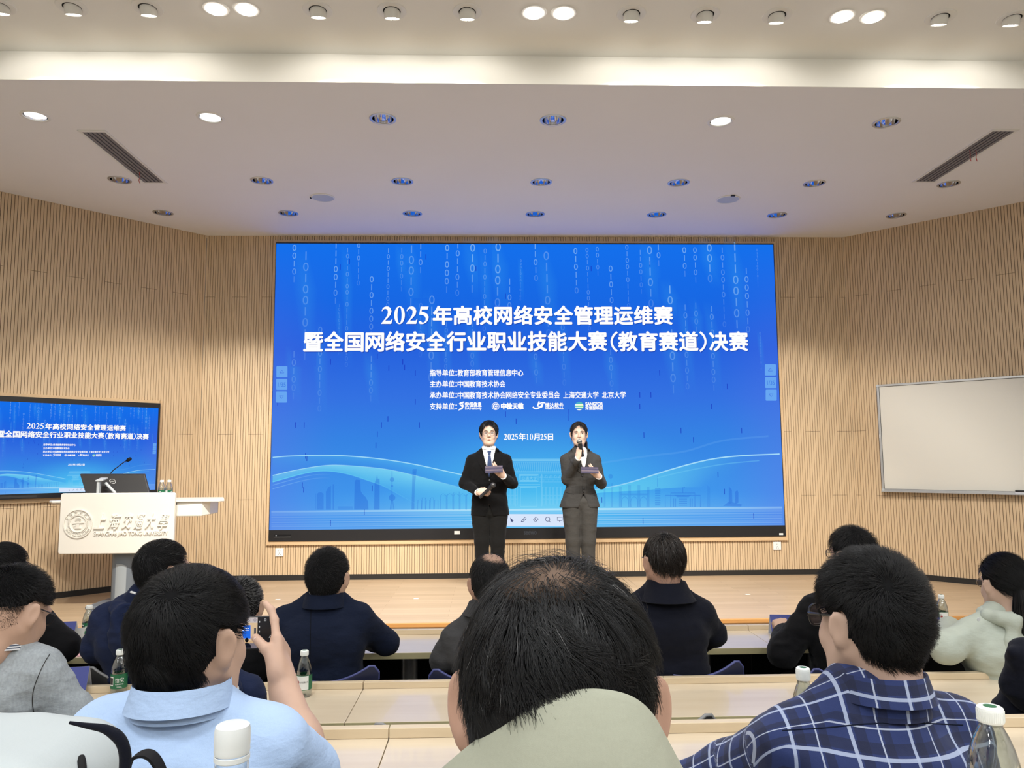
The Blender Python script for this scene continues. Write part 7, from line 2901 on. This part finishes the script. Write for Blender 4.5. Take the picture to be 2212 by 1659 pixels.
def presenter(label, Y, hp, N, SL, SR, H, arms, hem, cloth, trou, ankles, apex, vt, crotch, hands, skin, yaw, waist=1.0, skirt=None, dep=.11, sr=.054, hs=1.0, pitch=0.0, seed=70, sl=(.057, .050, .040), cut=None):
    A = lambda p: at(p[0], p[1], Y + (p[2] if len(p) > 2 else 0))
    N_, SL_, SR_, H_ = A(N), A(SL), A(SR), A(H)
    root = person(label, (H_.x, H_.y, Z_STAGE))
    M = hmat(A(hp), yaw, pitch, 0, hs)
    S = SDF()
    head(S, M, flare=.45)
    ar = []
    for (e, w, hd), sh in zip(arms, (SR_, SL_)):
        e, w = A(e), A(w)
        ar.append((sh, e, w))
        hand(S, w + Vector(hd[0]).normalized() * .012, Vector(hd[0]), Vector(hd[1]), hd[2], **hd[3])
    skin_core(S, N_, SL_, SR_, H_ + V3(0, .03, .04), ar)
    for a in ankles:
        a_ = at(a[0], a[1], Y)
        S.cap(H_ + V3((a_.x - H_.x) * .6, 0, -.05), V3(a_.x, a_.y, Z_STAGE + .07), .05, .035, k=.03)
    V, F = skin_mesh(S, root, M_[skin], .0042)
    T = SDF()
    R = torso(T, N_, SL_, SR_, H_, dep, belly=waist, sr=sr, trap=.040)
    if skirt:
        for (a, b, r) in skirt: T.cap(A(a), A(b), r, r, k=.06, flat=((0, 1, 0), 1.12))
    for (sh, e, w) in ar:
        sleeve(T, sh, e, w - (w - e).normalized() * .02, *sl)
    hz = A(hem).z
    T.box(V3(H_.x, Y, hz - .30), (.5, .5, .30), rd=.004, k=.006, sub=True)
    up = Vector((0, 0, 1))
    ap = A(apex)
    T.wedge((ap.x, Y + .02, ap.z), (1, 0, 0), (0, -1, 0), (0, 0, 1), vt)
    if cut:
        cp = A(cut[0])
        T.wedge((cp.x, Y + .03, cp.z), (1, 0, 0), (0, -1, 0), (0, 0, -1), cut[1])
    o, CV, CF = cloth_mesh(T, root, 'jacket', cloth, .0062, .0035, (14, 14, 18), seed)
    T2 = SDF()
    torso(T2, N_ - V3(0, 0, .012), SL_ + (SR_ - SL_) * .08, SR_ + (SL_ - SR_) * .08, H_, dep - .016, belly=waist * .96, sr=sr * .8, trap=.034)
    o2, SV, SF = cloth_mesh(T2, root, 'shirt', M_['white_shirt'], .0075, .0015, seed=seed + 1)
    # cuffs
    for (sh, e, w) in ar:
        d = (w - e).normalized()
        MB().tube([w - d * .035, w - d * .004, w + d * .012], [sl[2] * .80, sl[2] * .84, sl[2] * .82], 18).build('shirt_cuff', M_['white_shirt'], root, smooth=1)
    # trousers and shoes
    P = SDF()
    cz = A(crotch).z
    hw = .085 if waist >= .95 else .08
    P.cap(V3(H_.x - hw, Y + .005, hz + .05), V3(H_.x + hw, Y + .005, hz + .05), .098, .098, k=.05)
    for i, a in enumerate(ankles):
        a_ = at(a[0], a[1], Y)
        sx = -1 if i == 0 else 1
        kn = V3((H_.x + sx * hw * 1.02) * .5 + a_.x * .5, Y - .012, Z_STAGE + .46)
        P.cap(V3(H_.x + sx * hw, Y, hz - .01), kn, .096, .072, k=.012)
        P.cap(kn, V3(a_.x, Y + .01, Z_STAGE + .055), .072, .058, k=.02)
    cloth_mesh(P, root, 'trousers', trou, .007, .0035, (12, 12, 14), seed + 2)
    for a in ankles:
        a_ = at(a[0], a[1], Y)
        Q = SDF()
        Q.cap(V3(a_.x, Y + .05, Z_STAGE + .04), V3(a_.x, Y - .15, Z_STAGE + .032), .042, .034, k=.02)
        Q.cap(V3(a_.x, Y + .05, Z_STAGE + .04), V3(a_.x, Y + .03, Z_STAGE + .09), .042, .040, k=.02)
        Q.box(V3(a_.x, Y, Z_STAGE - .05), (.3, .5, .05), rd=.001, k=.002, sub=True)
        cloth_mesh(Q, root, 'shoe', M_['black_plastic'], .006, .0)
    return dict(root=root, M=M, N=N_, V=V, F=F, B=bvh(CV, CF), SB=bvh(SV, SF), A=A, Y=Y, R=R)


def suit_details(p, apex, top_l, top_r, lap_l, lap_r, buttons, cloth, hem_pts, pockets=()):
    root, B, Y = p['root'], p['B'], p['Y']
    for inner, outer, nm in ((top_l, lap_l, 'lapel'), (top_r, lap_r, 'lapel')):
        patch(root, nm, cloth, B, rows_between(dens(inner), dens(outer), 4), .005, Y - .11)
    for (u, v) in buttons:
        q = conform(B, [(u, v)], .001, Y - .12)[0]
        MB().lathe([(.0, .004), (.007, .0045), (.0095, .003), (.010, 0)], 16, Matrix.Translation(q) @ Matrix.Rotation(PI / 2, 4, 'X'), cap0=False, cap1=False).build('button', M_['black_plastic'], root, smooth=.8)
    pts = conform(B, dens(hem_pts, 16), .0006, Y - .12)
    MB().tube(pts, .0016, 5).build('front_edge', M_['matte_black'], root, smooth=1)
    for (a, b) in pockets:
        pts = conform(B, dens([a, b], 8), .0008, Y - .12)
        MB().tube(pts, .0018, 5).build('pocket_edge', M_['matte_black'], root, smooth=1)


def microphone(label, a, b, Y):
    t = thing('handheld_microphone', label, 'microphone', at(*a, Y), 'handheld microphones')
    A_, B_ = at(a[0], a[1], Y), at(b[0], b[1], Y + .02)
    d = (B_ - A_).normalized()
    X = Matrix.Translation(A_) @ d.to_track_quat('Z', 'Y').to_matrix().to_4x4()
    L = max(.15, (B_ - A_).length)
    mb = MB()
    m = 10
    mb.lathe([(.0265 * math.sin(PI * k / m * .80) + 1e-4, -.0265 * math.cos(PI * k / m * .80)) for k in range(m + 1)], 22, X, cap0=False, cap1=False)
    mb.build('grille', M_['mic_grey'] if 'grey grille' in label else M_['dark_grey'], t, smooth=2)
    MB().lathe([(.0268, -.004), (.0268, .004)], 22, X, cap0=False, cap1=False).build('band', M_['dark_grey'], t, smooth=2)
    MB().lathe([(.0150, .021), (.0235, .024), (.0205, .04), (.0170, .055), (.0155, L * .7), (.0165, L), (.0, L + .003)], 22, X, cap0=False, cap1=False).build('handle', M_['black_plastic'], t, smooth=.9)
    return t


def cue_card(label, c, uax, vax, w, h):
    t = thing('cue_card', label, 'card', c, 'dark cue cards')
    u, v = Vector(uax).normalized(), Vector(vax).normalized()
    v = (v - u * v.dot(u)).normalized()
    n = u.cross(v)
    X = Matrix.Translation(c) @ Matrix((tuple(u) + (0,), tuple(v) + (0,), tuple(n) + (0,), (0, 0, 0, 1))).transposed()
    MB().box(-w / 2, -h / 2, -.001, w / 2, h / 2, .001, M=X).build('card', M_['cue_card'], t)
    s = 1 if n.y < 0 else -1
    mb = MB()
    for (y0, y1, m) in ((.30, .36, 0), (-.12, -.06, 0), (-.20, -.16, 0)):
        mb.box(-w * .48, h * y0, s * .0011, w * .48, h * y1, s * .0013, M=X)
    mb.build('printed_stripe', M_['card_stripe'], t)
    return t


# ---- man in black
Ym = 7.60
pm = presenter('standing man in a black suit and navy tie holding a microphone low', Ym, (1056, 937), (1056, 972), (1092, 994), (1020, 995), (1057.5, 1092), [((1003, 1044, -.02), (1031, 1062.5, -.20), ((1, -.25, -.02), (.1, 1, -.25), -1, dict(curl=(1.25, 1.25, 1.25, 1.2), thumb=((.026, .024, -.004), (.040, .052, -.022), (.022, .074, -.036))))), ((1107, 1044, -.02), (1088, 1029, -.24), ((-.72, -.22, .62), (-.35, .75, .62), 1, dict(curl=(.45, .6, .7, .8), thumb=((.028, .024, -.004), (.044, .054, -.012), (.040, .085, -.020)))))], (1057, 1113.5), M_['black_suit'], M_['trouser_black'], [(1043, 1262), (1074, 1262)], (1056.5, 1031), .235, (1058, 1120), None, 'skin_f', PI + .02, waist=.97, skirt=[((1044, 1090), (1072, 1090), .105), ((1042, 1112), (1075, 1112), .112)], cut=((1057, 1088), .30))
suit_details(pm, None, [(1041, 968), (1045, 985), (1051, 1008), (1057, 1031)], [(1072, 967), (1068, 985), (1062, 1008), (1057, 1031)], [(1036, 971), (1031, 992), (1040, 1010), (1055, 1033)], [(1077, 970), (1083, 991), (1074, 1009), (1058, 1033)], [(1057.5, 1038)], M_['black_suit'], [(1057, 1031), (1057, 1060), (1056, 1088)], [((1070, 996), (1082, 994)), ((1028, 1075), (1042, 1078)), ((1074, 1078), (1090, 1074))])
collar(pm['root'], 'shirt_collar', pm['N'] + V3(0, .012, .010), UP + V3(0, .10, 0), V3(0, -1, 0), .070, .070, [(1, -.05, 0), (.94, .022, 0), (.97, .025, 0), (1.06, -.012, .006)], M_['white_shirt'], gap=.22)
# tie
tb = pm['SB']
patch(pm['root'], 'tie', M_['tie'], tb, rows_between(dens([(1054.5, 984), (1053, 1000), (1052.5, 1015), (1056, 1032)]), dens([(1060, 984), (1062, 1000), (1061.5, 1015), (1058, 1032)]), 4), .009, Ym - .11, .004)
kq = conform(tb, [(1057, 978)], .012, Ym - .08)[0]
MB().prism([kq + V3(-.021, 0, .020), kq + V3(-.011, -.004, -.026), kq + V3(.011, -.004, -.026), kq + V3(.021, 0, .020)], (0, .012, 0)).build('tie_knot', M_['tie'], pm['root'], bevel=.004)
face(pm['root'], pm['M'], smile=.8, open_=.62)
hair(pm['root'], pm['M'], pm['V'], pm['F'], n=6500, length=.068, lift=.42, grav=.9, vol=.019, width=.0016, clump=.35, jitter=.25, swirl=.0, whorl=(-.008, .035, .125), seed=71, seg=6, nape=.45, front=.62, line=([0, .5, .85, 1.15, 1.45, 1.75, 2.15, 2.6, PI], [.082, .064, .028, -.018, -.034, -.020, -.055, -.078, -.085]))
glasses(pm['root'], pm['M'], M_['gold_wire'], lensw=.025, lensh=.021, r=.0011, z=.000)
microphone('black handheld microphone held low at the waist by the man in black', (1065, 1048), (1036, 1075), Ym - .285)
cue_card('dark violet cue card held up by the man in black', at(1067, 1013.5, Ym - .315), (1, .05, .02), (0, .35, 1), .168, .070)

# ---- woman in grey
Yw = 7.56
pw = presenter('standing woman in a dark grey trouser suit speaking into a microphone', Yw, (1250.5, 938), (1252.5, 974), (1286, 993), (1222, 993), (1252.5, 1072), [((1224, 1036, -.03), (1248, 991, -.235), ((.18, -.05, .95), (.72, .68, -.1), -1, dict(curl=(1.0, 1.1, 1.15, 1.2), s=.90, thumb=((.026, .024, -.004), (.040, .052, -.018), (.026, .078, -.030))))), ((1299, 1045, -.02), (1294, 1030, -.22), ((-.72, -.22, .62), (-.35, .75, .62), 1, dict(curl=(.45, .6, .7, .8), s=.90, thumb=((.028, .024, -.004), (.044, .054, -.012), (.040, .085, -.020)))))], (1252, 1096), M_['gun_suit'], M_['trouser_grey'], [(1240, 1264), (1271, 1264)], (1258.5, 1022), .215, (1253, 1112), None, 'skin_f', PI - .10, waist=.80, skirt=[((1238, 1074), (1268, 1074), .098), ((1233, 1098), (1271, 1098), .112)], dep=.105, sr=.046, hs=.97, sl=(.050, .046, .038), seed=80, cut=((1258, 1062), .34))
suit_details(pw, None, [(1239, 966), (1243, 985), (1250, 1005), (1258, 1022)], [(1268, 966), (1267, 985), (1264, 1005), (1259, 1022)], [(1234, 970), (1229, 986), (1238, 1004), (1256, 1024)], [(1273, 970), (1280, 985), (1276, 1004), (1260.5, 1024)], [(1258, 1028), (1261, 1056)], M_['gun_suit'], [(1259, 1022), (1259, 1045), (1258, 1062)], [((1222, 1064), (1240, 1068)), ((1274, 1068), (1288, 1064))])
collar(pw['root'], 'shirt_collar', pw['N'] + V3(0, .012, .006), UP + V3(0, .10, 0), V3(0, -1, 0), .064, .066, [(1, -.05, 0), (.92, .018, 0), (.95, .021, 0), (1.08, -.022, .006)], M_['white_shirt'], gap=.32)
face(pw['root'], pw['M'], smile=0.0, open_=.8)
hair(pw['root'], pw['M'], pw['V'], pw['F'], n=5200, length=.060, lift=.03, grav=.25, vol=.010, width=.0015, clump=.15, jitter=.1, swirl=0, whorl=(-.006, .060, .115), seed=81, seg=5, nape=.9, mats=[M_['hair_brown'], M_['scalp'], M_['hair_grey']], line=([0, .35, .7, 1.0, 1.25, 1.5, 1.75, 2.15, 2.6, PI], [.084, .074, .046, .012, -.025, -.030, -.018, -.030, -.045, -.050]))
rngp = np.random.default_rng(8)
mb = MB()
c0 = pw['M'] @ V3(.0, -.100, .01)
for k in range(160):
    o1 = V3(rngp.normal() * .014, rngp.normal() * .010, 0)
    mb.tube([c0 + o1 * .4, c0 + V3(.020, .02, -.02) + o1, c0 + V3(.045, .01, -.09) + o1 * 1.2, c0 + V3(.052, -.01, -.17) + o1, c0 + V3(.048, -.02, -.22 - .03 * rngp.random()) + o1 * .5], [.002, .0025, .0025, .002, .0006], 4, caps=False)
for sx in (-1, 1):
    for k in range(7):
        x = sx * (.066 + .006 * rngp.random())
        mb.tube([pw['M'] @ V3(sx * .045, .060, .075), pw['M'] @ V3(x, .045, .02), pw['M'] @ V3(x + sx * .006, .040, -.04), pw['M'] @ V3(x + sx * .004 * k, .036, -.09 - .03 * rngp.random())], [.001, .001, .0008, .0003], 4, caps=False)
mb.build('ponytail', M_['hair_brown'], pw['root'], smooth=1)
microphone('microphone with a grey grille raised to the mouth of the woman in grey', (1251.5, 954), (1258.5, 985), Yw - .26)
cue_card('dark violet cue card held by the woman in grey', at(1274, 1015.5, Yw - .30), (1, .05, -.03), (0, .35, 1), .168, .064)
